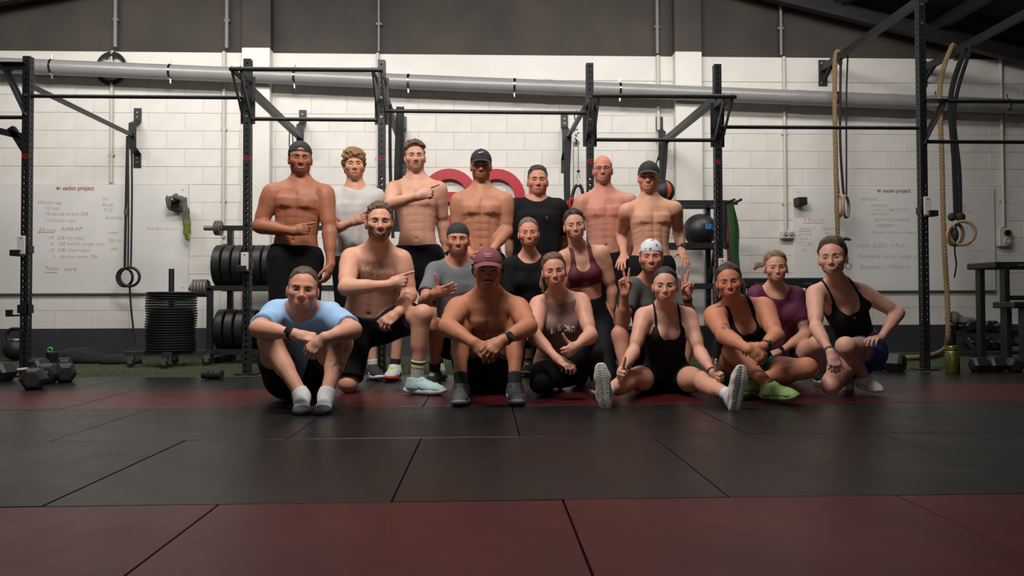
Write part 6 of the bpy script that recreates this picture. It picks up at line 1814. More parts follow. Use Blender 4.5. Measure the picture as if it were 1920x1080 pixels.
for (a, b) in (((.056, .725), (.050, .745)), ((.064, .725), (.070, .745)), ((.056, .725), (.06, .705)), ((.064, .725), (.06, .705)), ((.06, .705), (.06, .69))):
    pa_ = [Vector(p.torso.point(q[0] * 1.15, p.torso.front(q[0] * 1.15, q[1]) + .024, q[1])) for q in (a, b)]
    p.add_mb(MB().tube(pa_, .0022, 5), 'chest_emblem', mr_, True, t_)
for sd in 'RL': p.shoe(sd, (40, 40, 42), (200, 200, 198), (30, 30, 30))
Y = 5.97
p = Person('bald shirtless man with glasses and flushed chest in the back row', Y, dict(
    head=(1130, 318), neck=(1133, 363), shR=(1091, 379), shL=(1180, 377), pelvis=(1135, 492), elR=(1074, 432, 6.0), wrR=(1076, 484, 5.96), elL=(1188, 432, 6.10), wrL=(1176, 485, 6.13),
    anR=('g', 1115, 5.97, .09), anL=('g', 1155, 5.97, .09)), 1.84, 'm', (210, 154, 136), (88, 66, 54), bw=.98, mus=.6, absm=.75, arm=.98, head=(0, 0, 0), smile=1, brow=.5, redface=.18, torso_red=.22,
    hands={'R': dict(n=(1, .3, 0), pose='relaxed'), 'L': dict(n=(-1, .3, 0), pose='relaxed')}, feet=STAND(), voxel=.0075).build()
p.shorts(m_blk, waist=.13, frac=(.8, .8))
p.hair(tk=.001, top=-.03, back=-.06, rough=.001, hl=([-.12, -.075, -.03, -.008, .012, .03, .04], [-.055, -.055, -.03, .004, .018, .03, .3]))
mg = mat('glasses_frame', rgb(40, 34, 32), .35); gl = None
for x in (-1, 1):
    c = [Vector(p.hp(x * (.033 + .021 * math.cos(a)), .098 - .012 * (1 if math.cos(a) > 0 else 0) * abs(math.cos(a)), -.008 + .015 * math.sin(a))) for a in np.linspace(0, 2 * math.pi, 21)[:-1]]
    o_ = p.add_mb(MB().tube(c, .0016, 6, True), 'glasses', mg, True, gl)
    if gl is None: gl = o_
    p.add_mb(MB().tube([Vector(p.hp(x * .053, .088, -.002)), Vector(p.hp(x * .077, .05, .0)), Vector(p.hp(x * .08, .0, .002))], .0015, 6), 'temple_arm', mg, True, gl)
p.add_mb(MB().tube([Vector(p.hp(-.012, .098, -.005)), Vector(p.hp(0, .1, -.002)), Vector(p.hp(.012, .098, -.005))], .0016, 6), 'bridge', mg, True, gl)
for sd in 'RL': p.shoe(sd, (40, 40, 42), (200, 200, 198), (30, 30, 30))
Y = 5.64
p = Person('shirtless man in a dark cap at right holding both palms down', Y, dict(
    head=(1216, 332), neck=(1219, 378), shR=(1176, 396), shL=(1264, 392), pelvis=(1221, 502), elR=(1165, 440, 'b'), wrR=(1170, 478, 'f'), elL=(1272, 434, 'b'), wrL=(1277, 468, 'f'),
    anR=('g', 1200, 5.72, .09), anL=('g', 1242, 5.72, .09)), 1.75, 'm', (216, 166, 140), (44, 34, 28), bw=1.0, mus=.75, absm=.9, arm=1.02, head=(-2, -2, -2), smile=.6, redface=.2,
    hands={'R': dict(n=(.2, .2, -1), pose='flat', tip=(1162, 497, -.1)), 'L': dict(n=(-.2, .2, -1), pose='flat', tip=(1290, 495, -.1))}, feet=STAND(), voxel=.0075).build()
p.shorts(m_blk, waist=.16, frac=(.8, .8)); p.cap((34, 35, 34), low=.030, tilt=.05, brimcol=(46, 46, 42)); p.hair(tk=.002, top=.0, back=-.06, umax=.045)
p.watch('L', at_=.95, N=(.3, -1, .6))
for sd in 'RL': p.shoe(sd, (40, 40, 42), (200, 200, 198), (30, 30, 30))

# --- middle row ---------------------------------------------------
p = Person('bearded shirtless man with hairy chest kneeling on one knee and pointing right', 4.85, dict(
    head=(711, 416, 4.75), neck=(708, 468, 4.86), shR=(659, 484, 4.86), shL=(752, 487, 4.86), pelvis=(692, 612, 5.02), elR=(648, 540, 'f'), wrR=(730, 534, 'f'), elL=(768, 552, 4.84), wrL=(746, 586, 4.70),
    knR=('g', 653, 4.86, .065), anR=('g', 668, 5.24, .07), knL=(792, 590, 'f'), anL=('g', 781, 4.76, .09)), 1.84, 'm', (218, 168, 144), (88, 56, 38), bw=1.12, bd=1.1, belly=.012, mus=.5, absm=.15, arm=1.08, limb=1.05, headsc=1.06,
    head=(4, 0, 0), smile=1, beard=.8, stash=.5, chesthair=1.0,
    hands={'R': dict(n=(0, 1, -.2), pose='point', tip=(778, 518, -.02)), 'L': dict(n=(-.1, .7, -.7), pose='drape', tip=(724, 604, -.04))}, feet={'R': dict(d=(0, 1, -.1), u=(0, 0, -1)), 'L': dict(d=(.9, -.45, 0))}, voxel=.008).build()
p.shorts(m_blk, waist=.18, frac=(.93, .80), r=.028); p.hair(tk=.000, top=.007, fringe=.068, rough=.0035, freq=200)
p.shoe('L', (160, 186, 184), (176, 190, 190), (196, 192, 188), .12, lace=(190, 200, 198), accent=(70, 140, 150)); p.sock('L', (192, 188, 184), .13, [(.115, (24, 24, 26)), (.09, (190, 200, 70))])
p.shoe('R', (160, 186, 184), (176, 190, 190), (196, 192, 188), .1)
p = Person('smiling man in a black beanie and grey t-shirt squatting behind the maroon cap', 5.3, dict(
    head=(859, 449, 5.24), neck=(858, 492, 5.28), shR=(816, 510, 5.27), shL=(898, 510, 5.27), pelvis=(856, 640, 5.42), elR=(795, 566, 'f'), wrR=(814, 550, 'f'), elL=(903, 562, 5.22), wrL=(886, 596, 5.10),
    knR=(817, 612, 'f'), anR=('g', 815, 5.2, .09), knL=(895, 612, 'f'), anL=('g', 892, 5.2, .09)), 1.76, 'm', (202, 146, 122), (46, 34, 28), mus=.3, arm=.95, head=(0, 0, 0), smile=1, beard=.2,
    hands={'R': dict(n=(0, 1, .3), pose='open', tip=(850, 543, -.08)), 'L': dict(n=BACK, pose='relaxed')}, feet=STAND(.25), voxel=.0095).build()
p.tee(m_gtee, hem=-.02, frac=.72, thick=.009, fold=.003); p.shorts(m_blk, waist=.12, frac=(.75, .75)); p.cap((32, 32, 34), brim=False, low=.030, tk=.010, name='beanie')
p.hair(tk=.002, top=.0, back=-.06, umax=.045)
for sd in 'RL': p.shoe(sd, (40, 40, 42), (200, 200, 198), (26, 26, 28), .1)
p = Person('smiling woman with tied back fair hair in a black t-shirt and necklace', 5.45, dict(
    head=(991, 437, 5.4), neck=(993, 481, 5.46), shR=(957, 499, 5.46), shL=(1026, 499, 5.46), pelvis=(992, 618, 5.58), elR=(950, 560, 5.42), wrR=(962, 612, 5.33), elL=(1026, 560, 5.42), wrL=(1008, 610, 5.30),
    knR=('g', 955, 5.22, .07), knL=('g', 1025, 5.2, .07), anR=('g', 965, 5.6, .07), anL=('g', 1015, 5.6, .07)), 1.68, 'f', (216, 160, 136), (108, 84, 62), bust=.75, mus=.1, head=(2, 0, 2), smile=1, redface=.25,
    hands={'R': dict(n=BACK, pose='relaxed'), 'L': dict(n=BACK, pose='relaxed')}, feet={'R': dict(d=(0, 1, -.1), u=(0, 0, -1)), 'L': dict(d=(0, 1, -.1), u=(0, 0, -1))}, voxel=.011).build()
p.tee(m_blk, hem=-.05, frac=.85, thick=.007, fold=.002, neck=.93); p.leggings(m_blkt, .15); p.hair(tk=.003, top=.004, fringe=.060, rough=.0015, back=-.07)
p.strands([[(.0, -.09, .05), (0, -.125, .05), (0, -.13, .0), (0, -.12, -.06)]], .022); p.necklace(.83, (170, 150, 120), pendant=.011, off=.012)
for sd in 'RL': p.shoe(sd, (40, 40, 42), (200, 200, 198))
p = Person('smiling dark haired woman in a maroon sports bra and black leggings', 5.25, dict(
    head=(1077, 423, 5.2), neck=(1087, 468, 5.26), shR=(1058, 483, 5.26), shL=(1128, 474, 5.26), pelvis=(1104, 602, 5.38), elR=(1054, 546, 5.28), wrR=(1064, 604, 5.20), elL=(1148, 544, 5.32), wrL=(1146, 606, 5.36),
    knR=('g', 1085, 5.15, .065), knL=('g', 1140, 5.15, .065), anR=('g', 1090, 5.55, .07), anL=('g', 1140, 5.55, .07)), 1.70, 'f', (212, 162, 140), (34, 24, 22), bust=.8, mus=.15, head=(3, 0, 6), smile=1,
    hands={'R': dict(n=BACK, pose='relaxed'), 'L': dict(n=(-1, .2, 0), pose='relaxed')}, feet={'R': dict(d=(0, 1, -.1), u=(0, 0, -1)), 'L': dict(d=(0, 1, -.1), u=(0, 0, -1))}, voxel=.009).build()
p.tank(m_maroon, bottom=.52, scoop=(.735, .05), strap=(.068, .018), armhole=.10, name='sports_bra', arm_s=.74); p.leggings(m_blkt, .34)
p.hair(tk=.005, top=.008, fringe=.060, rough=.003, back=-.07, freq=140); p.strands([[(0, -.08, .07), (0, -.11, .10), (0.01, -.13, .06), (0, -.12, .0)], [(-.03, -.09, .05), (-.05, -.11, .07), (-.04, -.13, .02)]], .025)
for sd in 'RL': p.shoe(sd, (40, 40, 42), (200, 200, 198))
p = Person('man in a white paisley bandana and charcoal t-shirt squatting with two peace signs', 5.2, dict(
    head=(1221, 482, 5.1), neck=(1223, 525, 5.22), shR=(1183, 539, 5.22), shL=(1263, 539, 5.22), pelvis=(1226, 668, 5.42), elR=(1168, 606, 'f'), wrR=(1172, 550, 'f'), elL=(1297, 603, 'f'), wrL=(1288, 557, 'f'),
    knR=(1162, 628, 'f'), anR=('g', 1172, 5.02, .09), knL=(1288, 630, 'f'), anL=('g', 1280, 5.02, .09)), 1.76, 'm', (212, 154, 134), (120, 84, 58), mus=.3, arm=.98, head=(0, 2, 0), smile=1, beard=.35, redface=.16,
    hands={'R': dict(n=FRONT, pose='peace', tip=(1168, 505, -.02)), 'L': dict(n=FRONT, pose='peace', tip=(1290, 509, -.02))}, feet=STAND(.3), voxel=.0095).build()
p.tee(m_dgtee, hem=.0, frac=.6, thick=.010, fold=.003); p.shorts(m_blk, waist=.12, frac=(.7, .7))
mbd = mat('bandana', rgb(196, 196, 200), .85)
nt = mbd.node_tree; vo = nt.nodes.new('ShaderNodeTexVoronoi'); vo.inputs['Scale'].default_value = 34; tc = nt.nodes.new('ShaderNodeTexCoord'); nt.links.new(tc.outputs['Object'], vo.inputs['Vector'])
cr = nt.nodes.new('ShaderNodeValToRGB'); e0 = cr.color_ramp.elements; e0[0].color = rgb(96, 98, 110); e0[0].position = .22; e0[1].color = rgb(206, 206, 208); e0[1].position = .42
nt.links.new(vo.outputs['Distance'], cr.inputs[0]); nt.links.new(cr.outputs[0], nt.nodes['Principled BSDF'].inputs['Base Color'])
o_ = p.cap((196, 196, 201), brim=False, low=.022, tk=.016, tilt=.1, name='bandana'); o_.data.materials.clear(); o_.data.materials.append(mbd)
p.hair(tk=.002, top=.0, back=-.06, umax=.045); p.watch('L', at_=.93, size=.016, square=True, N=(.2, -1, 0))
p.necklace(.92, (190, 185, 180), pendant=0, off=.006)
for sd in 'RL': p.shoe(sd, (130, 140, 96), (200, 200, 190), (30, 30, 32), .05)
p = Person('smiling woman in a plum t-shirt with tattooed upper arm and side ponytail', 5.05, dict(
    head=(1454, 501, 5.08), neck=(1453, 540, 5.15), shR=(1419, 554, 5.17), shL=(1491, 555, 5.14), pelvis=(1460, 680, 5.30), elR=(1414, 622, 5.12), wrR=(1426, 660, 5.06), elL=(1512, 626, 'f'), wrL=(1461, 660, 'f'),
    knR=(1410, 648, 5.04), anR=('g', 1408, 5.10, .09), knL=(1532, 645, 'f'), anL=('g', 1540, 5.06, .09)), 1.68, 'f', (218, 168, 146), (150, 116, 84), bust=.8, mus=.1, head=(8, 0, 2), smile=1,
    hands={'R': dict(n=BACK, pose='relaxed'), 'L': dict(n=(0, .2, -1), pose='relaxed', tip=(1430, 668, -.05))}, feet=STAND(.2), voxel=.0095)
def tat_flower(V, mix, p=p):
    sh, el = p.j['shL'], p.j['elL']; d = nrm(el - sh); c = sh + (el - sh) * .62
    q = V - c; r = np.linalg.norm(q - np.outer(q @ d, d) * .0, axis=1)
    a = np.arctan2(q @ d, q @ np.array((1.0, 0, 0)))
    mix(np.array((.10, .10, .11)), .62 * (r < .062) * (.55 + .45 * np.sin(r * 260 + 2 * np.sin(a * 8))) * (q[:, 1] < .03))
p.paint = [tat_flower]; p.build()
p.tee(m_plum, hem=-.05, frac=.62, thick=.010, fold=.004, neck=.89); p.shorts(m_blk, waist=.1, frac=(.6, .6))
p.hair(tk=.005, top=.008, fringe=.058, rough=.0025, back=-.07, col=(124, 98, 72)); p.strands([[(-.06, -.07, .03), (-.10, -.085, .03), (-.13, -.08, .015), (-.145, -.07, .0)], [(-.06, -.07, .03), (-.1, -.09, .04), (-.135, -.09, .03)], [(-.06, -.07, .02), (-.105, -.08, .015), (-.14, -.075, -.01)]], .013, (118, 92, 66))
p.strands([[(.066, .03, .03), (.078, .035, -.02), (.080, .03, -.06)], [(-.066, .03, .03), (-.076, .035, -.02), (-.078, .03, -.05)]], .0045, (118, 92, 66))
p.watch('L', at_=.93, size=.015, square=True, N=(.2, -.5, 1)); p.necklace(.88, (170, 150, 120), pendant=0)
for sd in 'RL': p.shoe(sd, (40, 40, 42), (200, 200, 198))

# --- front row ----------------------------------------------------
p = Person('frowning man in a light blue t-shirt and white socks seated at front left', 4.4, dict(
    head=(568, 542, 4.13), neck=(564, 579, 4.22), shR=(513, 592, 4.27), shL=(618, 594, 4.25), pelvis=(560, 708, 4.52), elR=(484, 616, 'f'), wrR=(552, 627, 'f'), elL=(662, 618, 'f'), wrL=(610, 633, 'f'),
    knR=(506, 642, 'f'), anR=('g', 566, 4.05, .085), knL=(640, 645, 'f'), anL=('g', 612, 4.06, .085)), 1.78, 'm', (214, 164, 142), (72, 56, 44), bw=1.2, bd=1.12, belly=.04, mus=.2, arm=1.08, limb=1.12, bend=.05, headsc=1.06,
    head=(-2, 2, -5), smile=-1.2, browtilt=-.007, beard=.12, redface=.2,
    hands={'R': dict(n=(0, .6, -1), pose='clasp', tip=(606, 637, -.02)), 'L': dict(n=(0, .8, -.6), pose='drape', tip=(584, 655, -.01))}, feet={'R': dict(d=(.25, -1, -.05), u=(0, 0, 1)), 'L': dict(d=(.05, -1, -.05), u=(0, 0, 1))}, voxel=.0085)
def tat_leg(V, mix, p=p):
    kn, an = p.j['knL'], p.j['anL']; d = nrm(an - kn); L = np.linalg.norm(an - kn)
    q = V - kn; t = (q @ d) / L; x = q @ np.array((1.0, 0, 0)); r = np.linalg.norm(q - np.outer(q @ d, d), axis=1)
    n = Wave(31, 70)(V.astype(f32)); n2 = Wave(32, 150)(V.astype(f32))
    m1 = np.exp(-((t - .16) / .07) ** 2 - ((x - .01) / .035) ** 2) * (n + .4 * n2 > .0)
    m2 = np.exp(-((t - .5) / .12) ** 2 - ((x - .01) / .05) ** 2) * (n * .7 + n2 > .5)
    mix(np.array((.035, .04, .045)), .88 * (r < .09) * (q[:, 1] < .04) * np.clip(m1 * 1.3 + m2, 0, 1))
p.paint = [tat_leg]; p.build()
p.tee(m_btee, hem=-.12, frac=.80, thick=.014, fold=.007, neck=.96); p.shorts(m_blk, waist=.05, frac=(.62, .62), r=.03)
p.hair(tk=-.002, top=.006, fringe=.074, rough=.0015, freq=200); p.watch('R', at_=.93, size=.021, square=True, N=(.1, -.9, .5))
for sd in 'RL':
    so = p.sock(sd, (206, 204, 202), .035, foot=True)
    an, d, u, r = p.foot_frame(sd); sc = p.sc * .97
    pr = p.foot_prims(sd); lo, hi = prims_box(pr); g = Grid(lo - .02, hi + .02, .006)
    for q in pr: g.put(q)
    g.f = (g.f - .0062).astype(f32); q = (g.pts() - an.astype(f32))
    g.f = smax(g.f, ((q @ u.astype(f32)) + .062 * sc - np.clip((q @ d.astype(f32)) - .10, 0, 1) * .8), .004); g.f = g.f.astype(f32)
    V, F = surfnet(g); p.add('sock_sole', V, F, mat('sock_grey', rgb(78, 80, 86), .85, var=.5, vscale=160), so)
p = Person('shirtless man with moustache in a faded maroon cap seated hugging his knees', 4.6, dict(
    head=(915, 505, 4.46), neck=(915, 551, 4.56), shR=(860, 578, 4.58), shL=(970, 578, 4.58), pelvis=(915, 704, 4.80), elR=(838, 612, 'f'), wrR=(889, 643, 'f'), elL=(992, 612, 'f'), wrL=(943, 638, 'f'),
    knR=(862, 616, 'f'), anR=('g', 864, 4.34, .09), knL=(966, 616, 'f'), anL=('g', 965, 4.34, .09)), 1.86, 'm', (186, 128, 98), (48, 34, 26), bw=1.08, mus=.8, absm=.2, arm=1.12, limb=1.0, headsc=1.05, bend=.02,
    head=(0, -2, 0), smile=1, stash=.95, beard=.3,
    hands={'R': dict(n=(.1, .8, -.5), pose='drape', tip=(917, 668, -.04)), 'L': dict(n=(-.1, .8, -.5), pose='drape', tip=(914, 660, -.06))}, feet={'R': dict(d=(-.02, -1, 0)), 'L': dict(d=(.02, -1, 0))}, voxel=.008).build()
p.shorts(m_blk, waist=.1, frac=(.6, .6), r=.03); c_ = p.cap((116, 58, 66), low=.030, tilt=.05, tk=.016); p.hair(tk=.012, top=.0, back=-.075, rough=.006, freq=110, umax=.034)
p.strands([[(x * .075, .0, .02), (x * .088, -.005, -.005), (x * .085, -.01, -.03)] for x in (-1, 1)], .013)
for k, (w_, z_) in enumerate(((.022, .086), (.014, .072))):
    pts = [Vector(p.hp(x, .1005 - x * x * 5 - (z_ - .072) * .35, z_ + .0045 * math.sin(x * 900) * (1 if k == 0 else .5))) for x in np.linspace(-w_, w_, 26)]
    p.add_mb(MB().tube(pts, .0013, 5), 'cap_script', mk, True, c_)
p.watch('L', at_=.90, size=.024, N=(.25, -1, .35)); p.necklace(.62, (170, 146, 104), pendant=.013)
for sd in 'RL': p.shoe(sd, (56, 56, 58), (104, 104, 106), (30, 30, 32),   .085, lace=(92, 92, 94), accent=(190, 190, 190) if sd == 'L' else None)
p = Person('woman in a mauve sleeveless top with white letters sitting with hands in lap', 4.75, dict(
    head=(1039, 508, 4.62), neck=(1047, 556, 4.72), shR=(1010, 572, 4.74), shL=(1089, 566, 4.74), pelvis=(1050, 692, 4.92), elR=(1002, 630, 'f'), wrR=(1044, 672, 'f'), elL=(1108, 628, 'f'), wrL=(1081, 648, 'f'),
    knR=('g', 1012, 4.52, .09), anR=('g', 1050, 4.88, .08), knL=(1112, 664, 'f'), anL=('g', 1118, 4.62, .09)), 1.66, 'f', (216, 164, 144), (92, 62, 46), bust=1.0, bw=1.14, bd=1.08, mus=.1, arm=1.15, limb=1.05, head=(2, 0, 5), smile=1, redface=.3,
    hands={'R': dict(n=(.2, .4, -1), pose='relaxed', tip=(1068, 686, -.05)), 'L': dict(n=(-.2, .9, .1), pose='thumb', tip=(1062, 662, -.04))}, feet={'R': dict(d=(.3, .9, 0), u=(0, 0, -1)), 'L': dict(d=(.1, -1, 0))}, voxel=.0095).build()
t_ = p.tank(m_mauve, bottom=-.06, scoop=(.95, .03), strap=(.078, .034), armhole=.118, thick=.013, fold=.0035, voxel=.0085, back=.93); p.leggings(m_blkt, .1)
mw_ = mat('white_print', rgb(215, 215, 215), .6)
for k_, (ch_, x_) in enumerate((('L', -.066), ('S', -.022), ('K', .024), ('D', .068))):
    p.place_text(ch_, x_ + .01, .665 - abs(x_) * .3, .054, mw_, 'print', t_, .0026, .024, mirror=(ch_ == 'K'))
p.hair(tk=.005, top=.006, fringe=.060, rough=.003, back=-.07); p.strands([[(-.06, -.05, .0), (-.085, -.03, -.05), (-.085, -.01, -.1), (-.08, .0, -.15)], [(-.05, -.07, .0), (-.08, -.06, -.06), (-.09, -.04, -.13)], [(-.07, -.04, .0), (-.095, -.02, -.06), (-.1, -.0, -.1)]], .009)
p.strands([[(0, -.085, .06), (.0, -.12, .05), (-.02, -.12, .0), (-.05, -.1, -.06)]], .026)
for sd in 'RL': p.shoe(sd, (40, 40, 42), (200, 200, 198))
p = Person('woman in a black singlet seated with legs apart giving two thumbs up', 4.6, dict(
    head=(1247, 535, 4.48), neck=(1248, 576, 4.58), shR=(1207, 593, 4.6), shL=(1290, 593, 4.6), pelvis=(1248, 710, 4.76), elR=(1188, 660, 'f'), wrR=(1166, 694, 'f'), elL=(1313, 662, 'f'), wrL=(1337, 699, 'f'),
    knR=(1178, 712, 'f'), anR=(1133, 738, 'f'), knL=(1318, 715, 'f'), anL=(1371, 743, 'f')), 1.64, 'f', (222, 172, 152), (36, 26, 24), bust=1.05, bw=1.04, mus=.1, arm=1.05, limb=1.05, head=(0, 0, 0), smile=.9, redface=.08,
    hands={'R': dict(n=(.95, .3, 0), pose='thumb', d=(-.35, -.8, -.25)), 'L': dict(n=(-.95, .3, 0), pose='thumb', d=(.35, -.8, -.25))},
    feet={'R': dict(d=(-.14, -.12, 1), u=(.15, .98, 0)), 'L': dict(d=(.14, -.12, 1), u=(-.15, .98, 0))}, voxel=.009).build()
p.tank(m_blkt, bottom=-.3, scoop=(.65, .06), strap=(.082, .010), armhole=.105, arm_s=.70, back=.85, name='singlet'); p.tight_shorts(m_blkt, .35, .45)
p.hair(tk=.003, top=.003, fringe=.062, rough=.0012, back=-.07); p.strands([[(0, -.09, .04), (0, -.12, .04), (.0, -.13, -.02)]], .022)
p.watch('L', at_=.93, size=0, band=(20, 20, 22))
for sd in 'RL': p.shoe(sd, (196, 194, 192), (186, 180, 168), (204, 202, 200), .075, lace=(210, 208, 206), tread=True)
p = Person('tanned woman in a black singlet and lime shoes sitting cross-legged', 4.65, dict(
    head=(1367, 528, 4.46), neck=(1380, 569, 4.56), shR=(1340, 592, 4.56), shL=(1432, 576, 4.58), pelvis=(1402, 700, 4.78), elR=(1357, 628, 'f'), wrR=(1403, 655, 'f'), elL=(1456, 630, 'f'), wrL=(1432, 650, 'f'),
    knR=(1374, 660, 'f'), anR=('g', 1441, 4.22, .10), knL=(1512, 690, 'f'), anL=('g', 1405, 4.40, .10)), 1.68, 'f', (204, 140, 110), (62, 44, 34), bust=1.15, bw=1.2, bd=1.12, mus=.1, arm=1.3, limb=1.15, head=(0, 0, 6), smile=1, redface=.2,
    hands={'R': dict(n=(.3, .8, -.6), pose='drape', tip=(1440, 680, -.03)), 'L': dict(n=(-.2, .7, -.6), pose='drape', tip=(1400, 655, -.03))},
    feet={'R': dict(d=(.42, -.9, .06), u=(-.25, -.1, .95)), 'L': dict(d=(-.75, -.6, 0))}, voxel=.009)
def tat_arm(V, mix, p=p):
    sh, el = p.j['shR'], p.j['elR']; c = sh + (el - sh) * .55; q = V - c; n = Wave(41, 160)(V.astype(f32))
    r = np.sqrt(q[:, 0] ** 2 + (q[:, 2] * 1.5) ** 2); mix(np.array((.05, .04, .04)), .85 * (r < .034) * (n > .3) * (q[:, 1] < .0))
p.paint = [tat_arm]; p.build()
p.tank(m_blkt, bottom=-.05, scoop=(.70, .06), strap=(.080, .016), armhole=.112, arm_s=.70, back=.85, name='singlet', thick=.007); p.shorts(m_teal, waist=.08, frac=(.45, .45), r=.012)
p.hair(tk=.004, top=.005, fringe=.060, rough=.0025, back=-.07)
rs = np.random.default_rng(8)
p.strands([[(x * .07, -.03, .0), (x * .095 + rs.uniform(-.01, .01), -.02, -.03), (x * .09 + rs.uniform(-.015, .015), -.01, -.07), (x * .1 + rs.uniform(-.02, .02), 0, -.10)] for x in (-1, -1, -1, 1, 1)], .008)
p.strands([[(0, -.09, .03), (-.02, -.12, .0), (-.05, -.11, -.06), (-.07, -.09, -.1)]], .028)
p.watch('L', at_=.92, size=.018, N=(.3, -1, .3)); p.necklace(.82, (180, 160, 130), pendant=.008, off=.007)
for sd in 'RL': p.shoe(sd, (122, 148, 86), (112, 138, 78), (30, 30, 30), .01, lace=(150, 178, 104), tread=True)
p = Person('woman in black crop top and royal blue shorts kneeling at far right', 4.65, dict(
    head=(1561, 482, 4.5), neck=(1570, 532, 4.6), shR=(1529, 551, 4.6), shL=(1612, 547, 4.62), pelvis=(1615, 664, 4.88), elR=(1530, 614, 'f'), wrR=(1557, 660, 'f'), elL=(1684, 586, 'b'), wrL=(1650, 636, 'f'),
    knL=(1586, 650, 4.33), anL=('g', 1620, 4.62, .10), knR=('g', 1556, 4.45, .075), anR=('g', 1594, 4.80, .10), hipdir=(1, .25, 0)), 1.66, 'f', (216, 170, 154), (62, 46, 36), bust=.9, mus=.15, arm=1.06, limb=1.06, headsc=1.08, head=(-7, 0, 3), smile=1, redface=.12,
    hands={'R': dict(n=(.1, .5, -.6), pose='drape', tip=(1568, 692, -.05)), 'L': dict(n=(-.3, -.1, -1), pose='relaxed', tip=(1618, 632, -.12))},
    feet={'R': dict(d=(.05, .15, -1), u=(0, -1, 0)), 'L': dict(d=(.0, -1, -.05))}, voxel=.009).build()
p.tank(m_blkt, bottom=.30, scoop=(.70, .06), strap=(.085, .008), armhole=.105, arm_s=.72, back=.78, name='crop_top', thick=.008); p.tight_shorts(m_blue, .22, .5, .009)
p.hair(tk=.005, top=.008, fringe=.060, rough=.003, back=-.07); p.strands([[(0, -.07, .09), (.01, -.09, .125), (.04, -.09, .12), (.05, -.07, .10)], [(.04, -.07, .10), (.07, -.08, .11), (.10, -.08, .10)], [(.02, -.07, .1), (-.02, -.09, .13), (-.04, -.08, .12)]], .016)
p.necklace(.70, (206, 196, 176), pendant=.016); p.watch('R', at_=.93, size=0, band=(70, 60, 56))
p.add_mb(MB().torus(Vector(p.hp(.083, -.010, -.062)), Vector(p.hx * .3 + p.hf), .017, .002, 18, 6), 'earring', m_chrome)
for sd in 'RL': p.shoe(sd, (206, 204, 200), (212, 210, 206), (24, 24, 26), .03, lace=(214, 212, 208))

# ================================================================== SOFT HEAPS (cloth)
def heap(name, prims, m, label, cat, h=.008, fold=.010, freq=34, seed=3, zmin=None, aniso=(1, 1, 1.3)):
    lo, hi = prims_box(prims); g = Grid(lo - .04, hi + .04, h)
    for p in prims: g.put(p, .02)
    P = g.pts(); g.f = (g.f - fold * np.abs(Wave(seed, freq, 9, aniso)(P)) + fold * .6).astype(f32)
    if zmin is not None: g.f = np.maximum(g.f, (zmin - P[..., 2])).astype(f32)
    V, F = surfnet(g); b = np.array(((lo[0] + hi[0]) / 2, (lo[1] + hi[1]) / 2, zmin if zmin is not None else lo[2]))
    o = link(name, np_mesh(name, V - b, F, [m])); o.location = b
    return tag(o, label, cat)
I3 = np.eye(3)
m_dark = mat('dark_clothing', rgb(19, 19, 21), .9, bump=.3, bscale=120)
def gheap(u, v, L, W, Hh, **k):
    c = A(ground(u, v, 0)); return [ell(c + (0, W * .4, Hh * .25), I3, (L * .5, W * .5, Hh * .75), .04), ell(c + (-L * .2, W * .3, Hh * .2), I3, (L * .28, W * .4, Hh * .6), .04), ell(c + (L * .25, W * .3, Hh * .15), I3, (L * .3, W * .4, Hh * .45), .04)]
heap('clothing_pile', gheap(140, 681, .46, .30, .15), m_dark, 'heap of dark clothes on the turf behind the left dumbbells', 'clothes', zmin=0.0)
heap('clothing_pile', gheap(216, 682, .38, .26, .09), m_dark, 'flat dark jacket lying on the turf beside the plate dolly', 'clothes', zmin=0.0, seed=5)
c = A(ground(92, 686, 0)) + (0, .05, 0)
t = Thing('shaker_bottle', c, 'dark shaker cup with a bright green loop beside the left dumbbells', 'bottle')
t.add(MB().lathe([(0, 0), (.04, 0), (.045, .01), (.05, .1), (.052, .105), (.052, .125), (.045, .13), (0, .132)], 20, Matrix.Translation(Vector(c))), 'cup', m_blackg, True)
t.add(MB().torus(Vector(c + (-.01, -.02, .15)), (0, 1, .2), .022, .006, 18, 6), 'carry_loop', mat('lime_plastic', rgb(92, 190, 92), .5), True)
dr_top = .36
c = A(at(1800, 606, DY + .12)); c[2] = .345
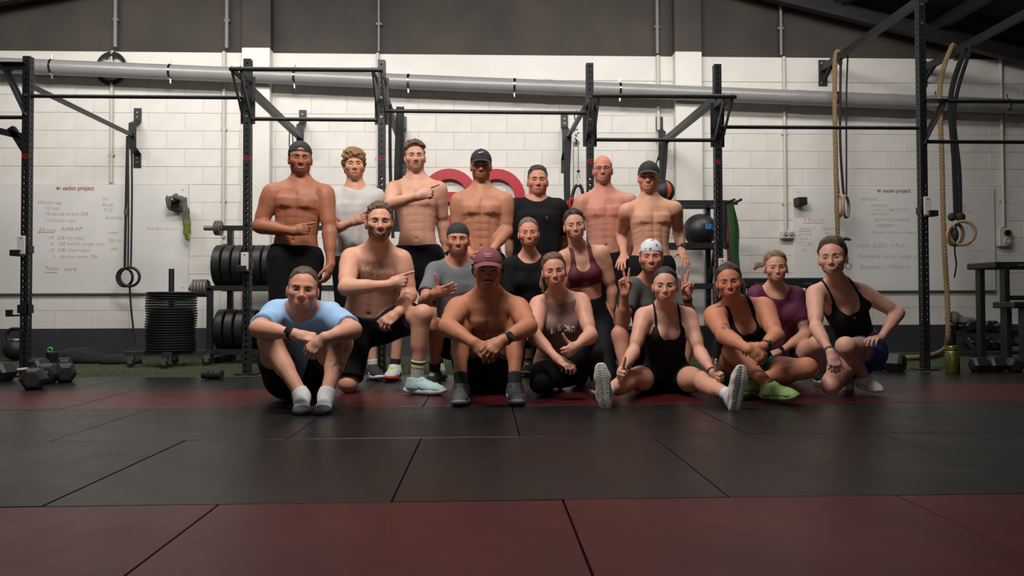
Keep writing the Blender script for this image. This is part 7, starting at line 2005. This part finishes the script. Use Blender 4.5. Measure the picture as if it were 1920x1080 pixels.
heap('grey_towel', [ell(c + (-.07, 0, .045), I3, (.085, .07, .085), .03), ell(c + (.06, 0, .02), I3, (.11, .08, .05), .03)], mat('grey_towel_cloth', rgb(92, 94, 92), .9, bump=.4, bscale=200), 'crumpled grey towel lying on top of the right dumbbell rack', 'towel', zmin=c[2] - .0, seed=8, fold=.014)
c = A(at(331, 384, BY - .05)); yy = BY - .13
m_tw = col_mat('towel_cloth', .9, 0, .4, 200)
pts = [at(316, 390, yy), at(318, 374, yy), at(331, 369, yy - .02), at(343, 374, yy - .01), at(348, 395, yy), at(350, 420, yy), at(351, 446, yy)]
rr = [.022, .03, .032, .034, .036, .040, .028]
pr = [rcone(a, b, r1, r2, .02) for a, b, r1, r2 in zip(pts, pts[1:], rr, rr[1:])]
lo, hi = prims_box(pr); g = Grid(lo - .03, hi + .03, .006)
for q in pr: g.put(q)
P = g.pts(); g.f = (g.f + .010 - .012 * np.abs(Wave(12, 70, 8, (1.5, 1.5, .3))(P))).astype(f32)
V, F = surfnet(g); zz = V[:, 2]
w_ = sstep(at(0, 400, yy).z, at(0, 425, yy).z, zz)[:, None]
cc = lin((88, 92, 84)) * (1 - w_) + lin((110, 122, 46)) * w_
b0 = A(pts[2]); o = link('hanging_towel', np_mesh('hanging_towel', V - b0, F, [m_tw], cc)); o.location = b0
tag(o, 'grey and olive towel hanging from the hook on the left whiteboard', 'towel')
heap('maroon_cloth', gheap(1128, 726, .16, .12, .06), m_maroon, 'small folded maroon cloth on the floor beside the white shoe sole', 'cloth', zmin=0.0, seed=9, h=.006, fold=.005)
y_ = 7.2
t = Thing('resistance_tube', at(1071, 380, y_), 'bright red resistance tube hanging beside the black rope handle', 'resistance band')
t.add(MB().tube(smooth_path([at(1066, 376, y_), at(1064, 390, y_), at(1069, 400, y_), at(1075, 392, y_), at(1076, 378, y_), at(1071, 372, y_), at(1068, 384, y_), at(1072, 404, y_), at(1068, 440, y_)], 6), .012, 8), 'tube', mat('red_rubber', rgb(176, 44, 40), .5), True)
